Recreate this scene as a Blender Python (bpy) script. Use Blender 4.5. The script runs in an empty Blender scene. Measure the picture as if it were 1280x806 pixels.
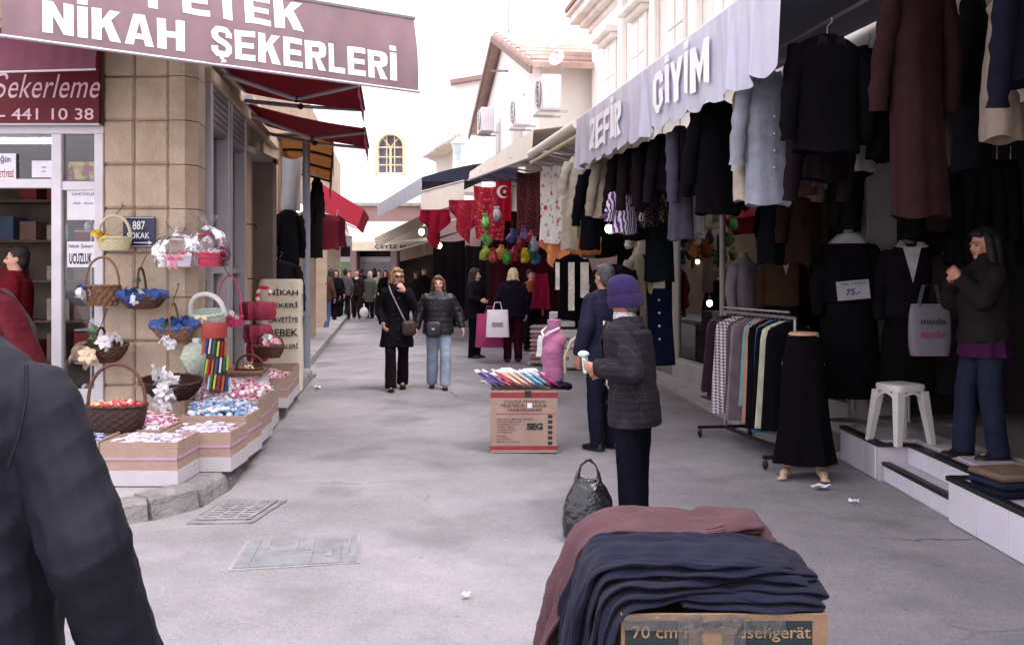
import bpy, bmesh, math, random
import numpy as np
from mathutils import Vector, Matrix

# ------------------------------------------------------------------ camera, world, sun, exposure
scene = bpy.context.scene
F, HOR, CZ = 1244.0, 338.0, 1.65          # focal length in photo pixels, horizon row, eye height
cam_data = bpy.data.cameras.new('camera')
cam_data.sensor_fit = 'HORIZONTAL'; cam_data.sensor_width = 36.0
cam_data.lens = 36.0 * F / 1280.0
cam_data.shift_y = -(403.0 - HOR) / 1280.0
cam_data.clip_start = 0.05; cam_data.clip_end = 1000.0
cam = bpy.data.objects.new('camera', cam_data)
scene.collection.objects.link(cam)
cam.location = (0, 0, CZ); cam.rotation_euler = (math.radians(90), 0, 0)
scene.camera = cam

world = bpy.data.worlds.new('World'); scene.world = world
world.use_nodes = True
wn = world.node_tree.nodes; wl = world.node_tree.links
bg = wn['Background']
sky = wn.new('ShaderNodeTexSky'); sky.sky_type = 'NISHITA'; sky.sun_disc = False
SUN_EL, SUN_AZ = 62.0, 130.0
sky.sun_elevation = math.radians(SUN_EL); sky.sun_rotation = math.radians(SUN_AZ)
sky.dust_density = 4.0
wmix = wn.new('ShaderNodeMix'); wmix.data_type = 'RGBA'     # an even layer of white cloud over the sky
wmix.inputs[0].default_value = 0.82
wmix.inputs[7].default_value = (9.0, 8.4, 9.35, 1)
wl.new(sky.outputs[0], wmix.inputs[6]); wl.new(wmix.outputs[2], bg.inputs[0])
bg.inputs[1].default_value = 0.13
sun_data = bpy.data.lights.new('sun', 'SUN'); sun_data.energy = 1.2
sun_data.angle = math.radians(30); sun_data.color = (1.0, 0.95, 0.97)
sun = bpy.data.objects.new('sun', sun_data); scene.collection.objects.link(sun)
_a, _e = math.radians(SUN_AZ), math.radians(SUN_EL)
_sd = Vector((math.sin(_a) * math.cos(_e), math.cos(_a) * math.cos(_e), math.sin(_e)))
sun.rotation_euler = _sd.to_track_quat('Z', 'Y').to_euler()
vs = scene.view_settings
vs.view_transform = 'Standard'; vs.look = 'None'; vs.gamma = 1.0; vs.exposure = 1.36
vs.use_curve_mapping = False
scene.cycles.max_bounces = 5; scene.cycles.diffuse_bounces = 3; scene.cycles.glossy_bounces = 3
scene.cycles.transparent_max_bounces = 12; scene.cycles.transmission_bounces = 4
scene.cycles.use_adaptive_sampling = True; scene.cycles.adaptive_threshold = 0.03

# ------------------------------------------------------------------ helpers
C = scene.collection
RND = random.Random(7)
def P(px, py, d):                 # the point at depth d metres that photo pixel (px, py) shows
    return Vector(((px - 640) / F * d, d, CZ - (py - HOR) / F * d))
def V(*a): return Vector(a)
def sr(r, g, b):                  # 0-255 sRGB to linear
    f = lambda c: (c / 255 / 12.92) if c / 255 <= .04045 else ((c / 255 + .055) / 1.055) ** 2.4
    return (f(r), f(g), f(b))

class MB:                          # collects shapes, builds ONE mesh
    def __init__(s): s.v = []; s.f = []
    def add(s, vs, fs):
        o = len(s.v); s.v.extend([tuple(p) for p in vs]); s.f.extend([tuple(i + o for i in q) for q in fs]); return s
    def obox(s, c, ax, ay, az, sx, sy, sz, bev=0.0):
        c = Vector(c); ax, ay, az = Vector(ax), Vector(ay), Vector(az)
        hx, hy, hz = sx / 2, sy / 2, sz / 2
        if bev <= 0:
            vs = [c + ax * (x * hx) + ay * (y * hy) + az * (z * hz) for x in (-1, 1) for y in (-1, 1) for z in (-1, 1)]
            return s.add(vs, [(0, 1, 3, 2), (4, 6, 7, 5), (0, 4, 5, 1), (2, 3, 7, 6), (0, 2, 6, 4), (1, 5, 7, 3)])
        b = min(bev, hx * .9, hy * .9, hz * .9)
        vs = []; ix = {}
        for x in (-1, 1):
            for y in (-1, 1):
                for z in (-1, 1):
                    for k in range(3):
                        h = [hx, hy, hz]
                        for j in range(3):
                            if j != k: h[j] -= b
                        ix[(x, y, z, k)] = len(vs)
                        vs.append(c + ax * (x * h[0]) + ay * (y * h[1]) + az * (z * h[2]))
        fs = []
        for x in (-1, 1): fs.append([ix[(x, y, z, 0)] for y, z in ((-1, -1), (1, -1), (1, 1), (-1, 1))][::x])
        for y in (-1, 1): fs.append([ix[(x, y, z, 1)] for x, z in ((-1, -1), (-1, 1), (1, 1), (1, -1))][::y])
        for z in (-1, 1): fs.append([ix[(x, y, z, 2)] for x, y in ((-1, -1), (1, -1), (1, 1), (-1, 1))][::z])
        for a in (-1, 1):
            for d in (-1, 1):
                fs.append([ix[(a, d, -1, 0)], ix[(a, d, 1, 0)], ix[(a, d, 1, 1)], ix[(a, d, -1, 1)]])
                fs.append([ix[(a, -1, d, 0)], ix[(a, 1, d, 0)], ix[(a, 1, d, 2)], ix[(a, -1, d, 2)]])
                fs.append([ix[(-1, a, d, 1)], ix[(1, a, d, 1)], ix[(1, a, d, 2)], ix[(-1, a, d, 2)]])
                for e in (-1, 1): fs.append([ix[(a, d, e, 0)], ix[(a, d, e, 1)], ix[(a, d, e, 2)]])
        return s.add(vs, fs)
    def box(s, x0, x1, y0, y1, z0, z1, bev=0.0):
        return s.obox(((x0 + x1) / 2, (y0 + y1) / 2, (z0 + z1) / 2), (1, 0, 0), (0, 1, 0), (0, 0, 1), x1 - x0, y1 - y0, z1 - z0, bev)
    def bar(s, a, b, w, h=None, up=(0, 0, 1)):
        a, b = Vector(a), Vector(b); d = b - a; L = d.length; d.normalize()
        u = Vector(up); x = d.cross(u)
        if x.length < 1e-4: x = d.cross(Vector((1, 0, 0)))
        x.normalize(); u = x.cross(d)
        return s.obox((a + b) / 2, x, d, u, w, L, h or w)
    def loft(s, rings, caps=True, closed=True):
        n = len(rings[0]); vs = [p for r in rings for p in r]; fs = []
        for i in range(len(rings) - 1):
            for j in range(n if closed else n - 1):
                k = (j + 1) % n
                fs.append((i * n + j, i * n + k, (i + 1) * n + k, (i + 1) * n + j))
        if caps and closed:
            for i, rev in ((0, True), (len(rings) - 1, False)):
                c = np.mean(np.array([tuple(p) for p in rings[i]]), axis=0); ci = len(vs); vs.append(tuple(c))
                for j in range(n):
                    a, b = i * n + j, i * n + (j + 1) % n
                    fs.append((ci, b, a) if rev else (ci, a, b))
        return s.add(vs, fs)
    def tube(s, pts, r, n=8, caps=True):
        pts = [Vector(p) for p in pts]; rs = r if isinstance(r, (list, tuple)) else [r] * len(pts)
        rings = []; ref = None
        for i, p in enumerate(pts):
            d = (pts[min(i + 1, len(pts) - 1)] - pts[max(i - 1, 0)]).normalized()
            if ref is None:
                ref = d.cross(Vector((0, 0, 1)))
                if ref.length < .05: ref = d.cross(Vector((1, 0, 0)))
            ref = (ref - d * ref.dot(d)).normalized(); u = d.cross(ref)
            rings.append([p + (ref * math.cos(2 * math.pi * k / n) + u * math.sin(2 * math.pi * k / n)) * rs[i] for k in range(n)])
        return s.loft(rings, caps)
    def lathe(s, prof, c=(0, 0, 0), n=20, caps=True):
        c = Vector(c)
        return s.loft([[c + Vector((r * math.cos(2 * math.pi * k / n), r * math.sin(2 * math.pi * k / n), z)) for k in range(n)] for r, z in prof], caps)
    def ell(s, c, r, m=None, n=14, k=9):
        c = Vector(c); rings = []
        for i in range(k + 1):
            t = math.pi * (i + .02) / (k + .04) - math.pi / 2
            ring = []
            for j in range(n):
                a = 2 * math.pi * j / n
                p = Vector((r[0] * math.cos(t) * math.cos(a), r[1] * math.cos(t) * math.sin(a), r[2] * math.sin(t)))
                ring.append(c + (m @ p if m else p))
            rings.append(ring)
        return s.loft(rings)
    def cap(s, p, q, r1, r2, n=12):          # capsule with two radii
        p, q = Vector(p), Vector(q); d = (q - p); L = d.length
        d = d / L if L > 1e-6 else Vector((0, 0, 1))
        pts, rs = [], []
        for a in (-84, -60, -30, 0): pts.append(p + d * (r1 * math.sin(math.radians(a)))); rs.append(r1 * math.cos(math.radians(a)))
        for a in (0, 30, 60, 84): pts.append(q + d * (r2 * math.sin(math.radians(a)))); rs.append(r2 * math.cos(math.radians(a)))
        return s.tube(pts, rs, n)
    def grid(s, fn, nu, nv):
        vs = [fn(i / nu, j / nv) for j in range(nv + 1) for i in range(nu + 1)]
        return s.add(vs, [(j * (nu + 1) + i, j * (nu + 1) + i + 1, (j + 1) * (nu + 1) + i + 1, (j + 1) * (nu + 1) + i) for j in range(nv) for i in range(nu)])
    def sheet(s, fn, nu, nv, th=.004):       # a cloth sheet with thickness
        g = np.array([[tuple(fn(i / nu, j / nv)) for i in range(nu + 1)] for j in range(nv + 1)])
        du = np.gradient(g, axis=1); dv = np.gradient(g, axis=0); nn = np.cross(du, dv)
        nn /= np.linalg.norm(nn, axis=2, keepdims=True) + 1e-9
        a = (g + nn * th / 2).reshape(-1, 3); b = (g - nn * th / 2).reshape(-1, 3); m = len(a); w = nu + 1
        fs = []
        for j in range(nv):
            for i in range(nu):
                q = (j * w + i, j * w + i + 1, (j + 1) * w + i + 1, (j + 1) * w + i)
                fs.append(q); fs.append(tuple(x + m for x in q[::-1]))
        rim = [i for i in range(w)] + [j * w + nu for j in range(1, nv + 1)] + [nv * w + i for i in range(nu - 1, -1, -1)] + [j * w for j in range(nv - 1, 0, -1)]
        for k in range(len(rim)):
            p, q = rim[k], rim[(k + 1) % len(rim)]; fs.append((q, p, p + m, q + m))
        return s.add(list(map(tuple, np.vstack([a, b]))), fs)
    def prism(s, pts, z0, z1):               # horizontal polygon raised from z0 to z1
        n = len(pts)
        vs = [(x, y, z0) for x, y in pts] + [(x, y, z1) for x, y in pts]
        return s.add(vs, [tuple(range(n))[::-1], tuple(range(n, 2 * n))] + [(i, (i + 1) % n, n + (i + 1) % n, n + i) for i in range(n)])
    def slab(s, poly, ext):                  # planar 3D polygon pushed along a vector
        n = len(poly); e = Vector(ext)
        vs = [Vector(p) for p in poly] + [Vector(p) + e for p in poly]
        return s.add(vs, [tuple(range(n))[::-1], tuple(range(n, 2 * n))] + [(i, (i + 1) % n, n + (i + 1) % n, n + i) for i in range(n)])
    def mesh(s, name, smooth=True, angle=40, fix=True):
        me = bpy.data.meshes.new(name); me.from_pydata([tuple(p) for p in s.v], [], s.f)
        if fix:
            bm = bmesh.new(); bm.from_mesh(me); bmesh.ops.recalc_face_normals(bm, faces=bm.faces); bm.to_mesh(me); bm.free()
        if smooth and len(me.polygons):
            me.polygons.foreach_set('use_smooth', [True] * len(me.polygons))
            try: me.set_sharp_from_angle(angle=math.radians(angle))
            except Exception: pass
        return me
    def build(s, name, mat, parent=None, world=True, smooth=True, angle=40, fix=True, loc=None, label=None, kind=None):
        return link(name, s.mesh(name, smooth, angle, fix), mat, parent, world, loc, label, kind)

def link(name, me, mat, parent=None, world=False, loc=None, label=None, kind=None):
    me.materials.clear(); me.materials.append(mat)
    o = bpy.data.objects.new(name, me); C.objects.link(o)
    if parent is not None:
        o.parent = parent
        if world: o.matrix_parent_inverse = wmat(parent).inverted()
    if loc is not None: o.location = loc
    if label: o['label'] = label
    if kind: o['kind'] = kind
    return o
def wmat(o):
    m = o.matrix_basis.copy()
    return (wmat(o.parent) @ o.matrix_parent_inverse @ m) if o.parent else m
def tag(o, label, cat, group=None):
    o['label'] = label; o['category'] = cat
    if group: o['group'] = group
    return o
def thing(name, label, cat, loc=(0, 0, 0), rz=0.0, group=None):
    o = bpy.data.objects.new(name, None); C.objects.link(o)
    o.location = loc; o.rotation_euler = (0, 0, rz); o.empty_display_size = .1
    return tag(o, label, cat, group)
def struct(o): o['kind'] = 'structure'; return o
def copy_tree(o, parent=None):
    c = o.copy(); C.objects.link(c); c.parent = parent
    for ch in list(o.children): copy_tree(ch, c)
    return c
def local(name, mb, mat, parent, **k): return mb.build(name, mat, parent, world=False, **k)

def remesh(mb, voxel, smooth_it=4, wrinkle=None):      # union of closed shapes as one continuous skin
    me = mb.mesh('tmp', smooth=False)
    o = bpy.data.objects.new('tmp', me); C.objects.link(o)
    m = o.modifiers.new('r', 'REMESH'); m.mode = 'VOXEL'; m.voxel_size = voxel; m.use_smooth_shade = True
    if smooth_it:
        m2 = o.modifiers.new('s', 'SMOOTH'); m2.factor = .5; m2.iterations = smooth_it
    dg = bpy.context.evaluated_depsgraph_get(); dg.update()
    out = bpy.data.meshes.new_from_object(o.evaluated_get(dg))
    bpy.data.objects.remove(o); bpy.data.meshes.remove(me)
    if wrinkle:
        n = len(out.vertices); co = np.empty(n * 3); out.vertices.foreach_get('co', co); co = co.reshape(-1, 3)
        no = np.empty(n * 3); out.vertex_normals.foreach_get('vector', no); no = no.reshape(-1, 3)
        co += no * wrinkle(co)[:, None]
        out.vertices.foreach_set('co', co.ravel()); out.update()
    out.polygons.foreach_set('use_smooth', [True] * len(out.polygons))
    return out
def wrinkles(amp, freq=16, seed=0, zs=1.0):
    r = np.random.RandomState(seed); K = [(r.normal(size=3) * freq * np.array([1, 1, zs]), r.uniform(0, 6.3), r.uniform(.4, 1)) for _ in range(7)]
    W = [(r.normal(size=3) * freq * .35, r.uniform(0, 6.3)) for _ in range(3)]
    def fn(co):
        wp = co + .035 * np.stack([np.sin(co @ k + p) for k, p in W], axis=1)
        t = sum(a * np.sin(wp @ k + p) for k, p, a in K) / 3.0
        t2 = sum(np.abs(np.sin(wp @ (k * 1.7) + p * 2)) for k, p, a in K[:3]) / 3 - .6
        return amp * (t * .7 - t2 * .8)
    return fn

# ------------------------------------------------------------------ materials
_mc = {}
def nd(nt, t, **k):
    n = nt.nodes.new(t)
    for a, b in k.items(): setattr(n, a, b)
    return n
def base_mat(name):
    m = bpy.data.materials.new(name); m.use_nodes = True; nt = m.node_tree
    return m, nt, nt.nodes['Principled BSDF']
def M(col, rough=.75, var=.15, scale=5.0, bump=.15, bscale=70.0, spec=.3, metal=0.0, sheen=0.0, name='surface', stain=0.0, coat=0.0):
    key = (tuple(round(c, 4) for c in col), rough, var, scale, bump, bscale, spec, metal, sheen, stain, coat)
    if key in _mc: return _mc[key]
    m, nt, b = base_mat(name); L = nt.links
    tc = nd(nt, 'ShaderNodeTexCoord')
    n1 = nd(nt, 'ShaderNodeTexNoise'); n1.inputs['Scale'].default_value = scale; n1.inputs['Detail'].default_value = 3; n1.inputs['Roughness'].default_value = .65
    L.new(tc.outputs['Object'], n1.inputs['Vector'])
    mix = nd(nt, 'ShaderNodeMix', data_type='RGBA')
    mix.inputs[6].default_value = (*[c * (1 - var) for c in col], 1); mix.inputs[7].default_value = (*[min(1, c * (1 + var)) for c in col], 1)
    rp = nd(nt, 'ShaderNodeMapRange'); rp.inputs[1].default_value = .3; rp.inputs[2].default_value = .7
    L.new(n1.outputs[0], rp.inputs[0]); L.new(rp.outputs[0], mix.inputs[0])
    out = mix.outputs[2]
    if stain > 0:
        n3 = nd(nt, 'ShaderNodeTexNoise'); n3.inputs['Scale'].default_value = scale * .35; n3.inputs['Detail'].default_value = 5; n3.inputs['Roughness'].default_value = .7
        mp = nd(nt, 'ShaderNodeMapping'); mp.inputs['Scale'].default_value = (1, 1, .35); L.new(tc.outputs['Object'], mp.inputs[0]); L.new(mp.outputs[0], n3.inputs['Vector'])
        r3 = nd(nt, 'ShaderNodeMapRange'); r3.inputs[1].default_value = .5; r3.inputs[2].default_value = .72; r3.inputs[4].default_value = stain
        L.new(n3.outputs[0], r3.inputs[0])
        mx = nd(nt, 'ShaderNodeMix', data_type='RGBA'); mx.inputs[7].default_value = (*[c * .38 for c in col], 1)
        L.new(r3.outputs[0], mx.inputs[0]); L.new(out, mx.inputs[6]); out = mx.outputs[2]
    L.new(out, b.inputs['Base Color'])
    b.inputs['Roughness'].default_value = rough; b.inputs['Metallic'].default_value = metal
    b.inputs['Specular IOR Level'].default_value = spec
    if sheen: b.inputs['Sheen Weight'].default_value = sheen; b.inputs['Sheen Roughness'].default_value = .5
    if coat: b.inputs['Coat Weight'].default_value = coat
    if bump:
        n2 = nd(nt, 'ShaderNodeTexNoise'); n2.inputs['Scale'].default_value = bscale; n2.inputs['Detail'].default_value = 2
        L.new(tc.outputs['Object'], n2.inputs['Vector'])
        bp = nd(nt, 'ShaderNodeBump'); bp.inputs['Strength'].default_value = bump; bp.inputs['Distance'].default_value = .02
        L.new(n2.outputs[0], bp.inputs['Height']); L.new(bp.outputs[0], b.inputs['Normal'])
    _mc[key] = m
    return m
def cloth(col, var=.18, fold=.25, rough=.9, name='cloth'):
    col = tuple(c * (.45 if max(col) < .09 else .62) for c in col)
    return M(col, rough=rough, var=var, scale=9, bump=fold, bscale=26, spec=(.035 if max(col) < .06 else .1), name=name)
def metal(col=(.45, .45, .46), rough=.4): return M(col, rough=rough, var=.12, scale=8, bump=.05, bscale=40, spec=.5, metal=.85, name='metal')
def paint(col, rough=.45): return M(col, rough=rough, var=.1, scale=3, bump=.04, bscale=30, spec=.45, name='paint')
def emit(col, s):
    key = ('emit', col, s)
    if key in _mc: return _mc[key]
    m, nt, b = base_mat('lamp_glow'); b.inputs['Base Color'].default_value = (*col, 1)
    b.inputs['Emission Color'].default_value = (*col, 1); b.inputs['Emission Strength'].default_value = s
    _mc[key] = m; return m
def glass(tint=(.92, .95, .95), refl=1.0, rough=.02, haze=0.0, ripple=0.0, name='glass'):
    key = ('glass', tint, refl, rough, haze, ripple)
    if key in _mc: return _mc[key]
    m = bpy.data.materials.new(name); m.use_nodes = True; nt = m.node_tree; nt.nodes.clear(); L = nt.links
    out = nd(nt, 'ShaderNodeOutputMaterial'); tr = nd(nt, 'ShaderNodeBsdfTransparent'); tr.inputs[0].default_value = (*tint, 1)
    gl = nd(nt, 'ShaderNodeBsdfGlossy'); gl.inputs['Roughness'].default_value = rough
    fr = nd(nt, 'ShaderNodeFresnel'); fr.inputs['IOR'].default_value = 1.5
    mu = nd(nt, 'ShaderNodeMath', operation='MULTIPLY_ADD'); mu.inputs[1].default_value = refl; mu.inputs[2].default_value = haze; mu.use_clamp = True
    L.new(fr.outputs[0], mu.inputs[0])
    mx = nd(nt, 'ShaderNodeMixShader'); L.new(mu.outputs[0], mx.inputs[0]); L.new(tr.outputs[0], mx.inputs[1]); L.new(gl.outputs[0], mx.inputs[2])
    if ripple:
        tc = nd(nt, 'ShaderNodeTexCoord'); n2 = nd(nt, 'ShaderNodeTexNoise'); n2.inputs['Scale'].default_value = 22; L.new(tc.outputs['Object'], n2.inputs['Vector'])
        bp = nd(nt, 'ShaderNodeBump'); bp.inputs['Strength'].default_value = ripple; bp.inputs['Distance'].default_value = .03
        L.new(n2.outputs[0], bp.inputs['Height']); L.new(bp.outputs[0], gl.inputs['Normal']); L.new(bp.outputs[0], fr.inputs['Normal'])
    L.new(mx.outputs[0], out.inputs[0]); _mc[key] = m; return m
def awn(col, trans=.35, name='awning_cloth'):        # thin woven awning cloth that lets some daylight through
    key = ('awn', col, trans)
    if key in _mc: return _mc[key]
    m = M(col, .8, .12, 3, .1, 16, name=name, stain=.2).copy(); nt = m.node_tree; L = nt.links
    b = nt.nodes['Principled BSDF']; out = [n for n in nt.nodes if n.type == 'OUTPUT_MATERIAL'][0]
    tr = nd(nt, 'ShaderNodeBsdfTranslucent'); mx = nd(nt, 'ShaderNodeMixShader'); mx.inputs[0].default_value = trans
    src = b.inputs['Base Color'].links[0].from_socket; L.new(src, tr.inputs[0])
    L.new(b.outputs[0], mx.inputs[1]); L.new(tr.outputs[0], mx.inputs[2]); L.new(mx.outputs[0], out.inputs[0])
    _mc[key] = m; return m
def pattern_cloth(kind, a, b, scale=10.0, c=None, ang=(0, 0, 0), mix=1.0):
    key = ('pat', kind, a, b, scale, c, ang, mix)
    if key in _mc: return _mc[key]
    m, nt, bs = base_mat('patterned_cloth'); L = nt.links
    tc = nd(nt, 'ShaderNodeTexCoord'); mp = nd(nt, 'ShaderNodeMapping'); mp.inputs['Rotation'].default_value = ang
    L.new(tc.outputs['Object'], mp.inputs[0])
    def band(axis, sc, lo, soft=.06):
        sp = nd(nt, 'ShaderNodeSeparateXYZ'); L.new(mp.outputs[0], sp.inputs[0])
        f1 = nd(nt, 'ShaderNodeMath', operation='MULTIPLY'); f1.inputs[1].default_value = sc; L.new(sp.outputs[axis], f1.inputs[0])
        f2 = nd(nt, 'ShaderNodeMath', operation='PINGPONG'); f2.inputs[1].default_value = .5; L.new(f1.outputs[0], f2.inputs[0])
        r = nd(nt, 'ShaderNodeMapRange'); r.inputs[1].default_value = lo - soft; r.inputs[2].default_value = lo + soft; L.new(f2.outputs[0], r.inputs[0])
        return r.outputs[0]
    def mixc(f, x, y):
        k = nd(nt, 'ShaderNodeMix', data_type='RGBA')
        L.new(f, k.inputs[0])
        for i, q in ((6, x), (7, y)):
            if isinstance(q, tuple): k.inputs[i].default_value = (*q, 1)
            else: L.new(q, k.inputs[i])
        return k.outputs[2]
    if kind == 'stripe': col = mixc(band(0, scale, .25), a, b)
    elif kind == 'hstripe': col = mixc(band(2, scale, .25), a, b)
    elif kind in ('gingham', 'plaid'):
        lo = .25 if kind == 'gingham' else .43
        u, v_ = band(0, scale, lo), band(2, scale, lo)
        s_ = nd(nt, 'ShaderNodeMath', operation='ADD'); L.new(u, s_.inputs[0]); L.new(v_, s_.inputs[1])
        h = nd(nt, 'ShaderNodeMath', operation='MULTIPLY'); h.inputs[1].default_value = .5; L.new(s_.outputs[0], h.inputs[0])
        col = mixc(h.outputs[0], a, b)
    elif kind == 'wave':
        w = nd(nt, 'ShaderNodeTexWave'); w.inputs['Scale'].default_value = scale; w.inputs['Distortion'].default_value = 6; L.new(mp.outputs[0], w.inputs[0])
        r = nd(nt, 'ShaderNodeMapRange'); r.inputs[1].default_value = .4; r.inputs[2].default_value = .6; L.new(w.outputs[1], r.inputs[0])
        col = mixc(r.outputs[0], a, b)
    else:   # floral, lace, dots: scattered blotches
        vo = nd(nt, 'ShaderNodeTexVoronoi'); vo.inputs['Scale'].default_value = scale; L.new(mp.outputs[0], vo.inputs['Vector'])
        r = nd(nt, 'ShaderNodeMapRange'); r.inputs[1].default_value = .28; r.inputs[2].default_value = .36; L.new(vo.outputs['Distance'], r.inputs[0])
        col = mixc(r.outputs[0], b, a)
        if c:
            v2 = nd(nt, 'ShaderNodeTexVoronoi'); v2.inputs['Scale'].default_value = scale * .6
            m2 = nd(nt, 'ShaderNodeMapping'); m2.inputs['Location'].default_value = (3.1, 1.7, .9); L.new(mp.outputs[0], m2.inputs[0]); L.new(m2.outputs[0], v2.inputs['Vector'])
            r2 = nd(nt, 'ShaderNodeMapRange'); r2.inputs[1].default_value = .2; r2.inputs[2].default_value = .3; L.new(v2.outputs['Distance'], r2.inputs[0])
            col = mixc(r2.outputs[0], c, col)
    no = nd(nt, 'ShaderNodeTexNoise'); no.inputs['Scale'].default_value = 30; L.new(tc.outputs['Object'], no.inputs['Vector'])
    hv = nd(nt, 'ShaderNodeHueSaturation'); L.new(col, hv.inputs['Color'])
    rr = nd(nt, 'ShaderNodeMapRange'); rr.inputs[3].default_value = .75; rr.inputs[4].default_value = 1.25; L.new(no.outputs[0], rr.inputs[0]); L.new(rr.outputs[0], hv.inputs['Value'])
    L.new(hv.outputs[0], bs.inputs['Base Color']); bs.inputs['Roughness'].default_value = .85; bs.inputs['Specular IOR Level'].default_value = .15
    bp = nd(nt, 'ShaderNodeBump'); bp.inputs['Strength'].default_value = .2; bp.inputs['Distance'].default_value = .02; L.new(no.outputs[0], bp.inputs['Height']); L.new(bp.outputs[0], bs.inputs['Normal'])
    _mc[key] = m; return m

def asphalt():
    m, nt, b = base_mat('asphalt'); L = nt.links
    tc = nd(nt, 'ShaderNodeTexCoord')
    def noise(s, d=6, r=.6, vec=None):
        n = nd(nt, 'ShaderNodeTexNoise'); n.inputs['Scale'].default_value = s; n.inputs['Detail'].default_value = d; n.inputs['Roughness'].default_value = r
        L.new(vec or tc.outputs['Object'], n.inputs['Vector']); return n
    def rng(o, a, bb, c=0, d=1):
        r = nd(nt, 'ShaderNodeMapRange'); r.inputs[1].default_value = a; r.inputs[2].default_value = bb; r.inputs[3].default_value = c; r.inputs[4].default_value = d
        L.new(o, r.inputs[0]); return r.outputs[0]
    def mixc(f, x, y):
        k = nd(nt, 'ShaderNodeMix', data_type='RGBA'); L.new(f, k.inputs[0])
        for i, q in ((6, x), (7, y)):
            if isinstance(q, tuple): k.inputs[i].default_value = (*q, 1)
            else: L.new(q, k.inputs[i])
        return k.outputs[2]
    big = noise(.33, 5, .6); mid = noise(3.2, 5, .7); fine = noise(160, 1)
    col = mixc(rng(big.outputs[0], .36, .62), (.19, .18, .186), (.335, .318, .325))
    col = mixc(rng(mid.outputs[0], .42, .75, 0, .45), col, (.19, .18, .187))
    sp = nd(nt, 'ShaderNodeTexVoronoi'); sp.inputs['Scale'].default_value = 95; L.new(tc.outputs['Object'], sp.inputs['Vector'])
    sc = nd(nt, 'ShaderNodeSeparateColor'); L.new(sp.outputs['Color'], sc.inputs[0])
    col = mixc(rng(sc.outputs[0], .75, .98, 0, .25), col, (.42, .4, .4))
    col = mixc(rng(sc.outputs[1], .8, 1, 0, .28), col, (.1, .095, .1))
    # dark gum spots and oil marks
    st = nd(nt, 'ShaderNodeTexVoronoi'); st.inputs['Scale'].default_value = 2.6; L.new(tc.outputs['Object'], st.inputs['Vector'])
    col = mixc(rng(st.outputs['Distance'], .02, .055, .55, 0), col, (.07, .068, .07))
    st2 = noise(1.1, 3, .5); col = mixc(rng(st2.outputs[0], .54, .7, 0, .6), col, (.14, .132, .138))
    # cracks
    wob = noise(2.0, 4); wv = nd(nt, 'ShaderNodeMix', data_type='RGBA'); wv.inputs[0].default_value = .22
    L.new(tc.outputs['Object'], wv.inputs[6]); L.new(wob.outputs[1], wv.inputs[7])
    ck = nd(nt, 'ShaderNodeTexVoronoi', feature='DISTANCE_TO_EDGE'); ck.inputs['Scale'].default_value = .75; L.new(wv.outputs[2], ck.inputs['Vector'])
    cm = noise(.5, 2); cr = nd(nt, 'ShaderNodeMath', operation='MULTIPLY'); L.new(rng(ck.outputs['Distance'], .002, .008, 1, 0), cr.inputs[0]); L.new(rng(cm.outputs[0], .56, .66, 0, .75), cr.inputs[1])
    col = mixc(cr.outputs[0], col, (.05, .048, .05))
    L.new(col, b.inputs['Base Color']); b.inputs['Roughness'].default_value = .92; b.inputs['Specular IOR Level'].default_value = .2
    h = nd(nt, 'ShaderNodeMath', operation='SUBTRACT'); L.new(fine.outputs[0], h.inputs[0]); L.new(cr.outputs[0], h.inputs[1])
    bp = nd(nt, 'ShaderNodeBump'); bp.inputs['Strength'].default_value = .55; bp.inputs['Distance'].default_value = .012; L.new(h.outputs[0], bp.inputs['Height'])
    bp2 = nd(nt, 'ShaderNodeBump'); bp2.inputs['Strength'].default_value = .35; bp2.inputs['Distance'].default_value = .06; L.new(mid.outputs[0], bp2.inputs['Height']); L.new(bp.outputs[0], bp2.inputs['Normal'])
    L.new(bp2.outputs[0], b.inputs['Normal'])
    return m

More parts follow.
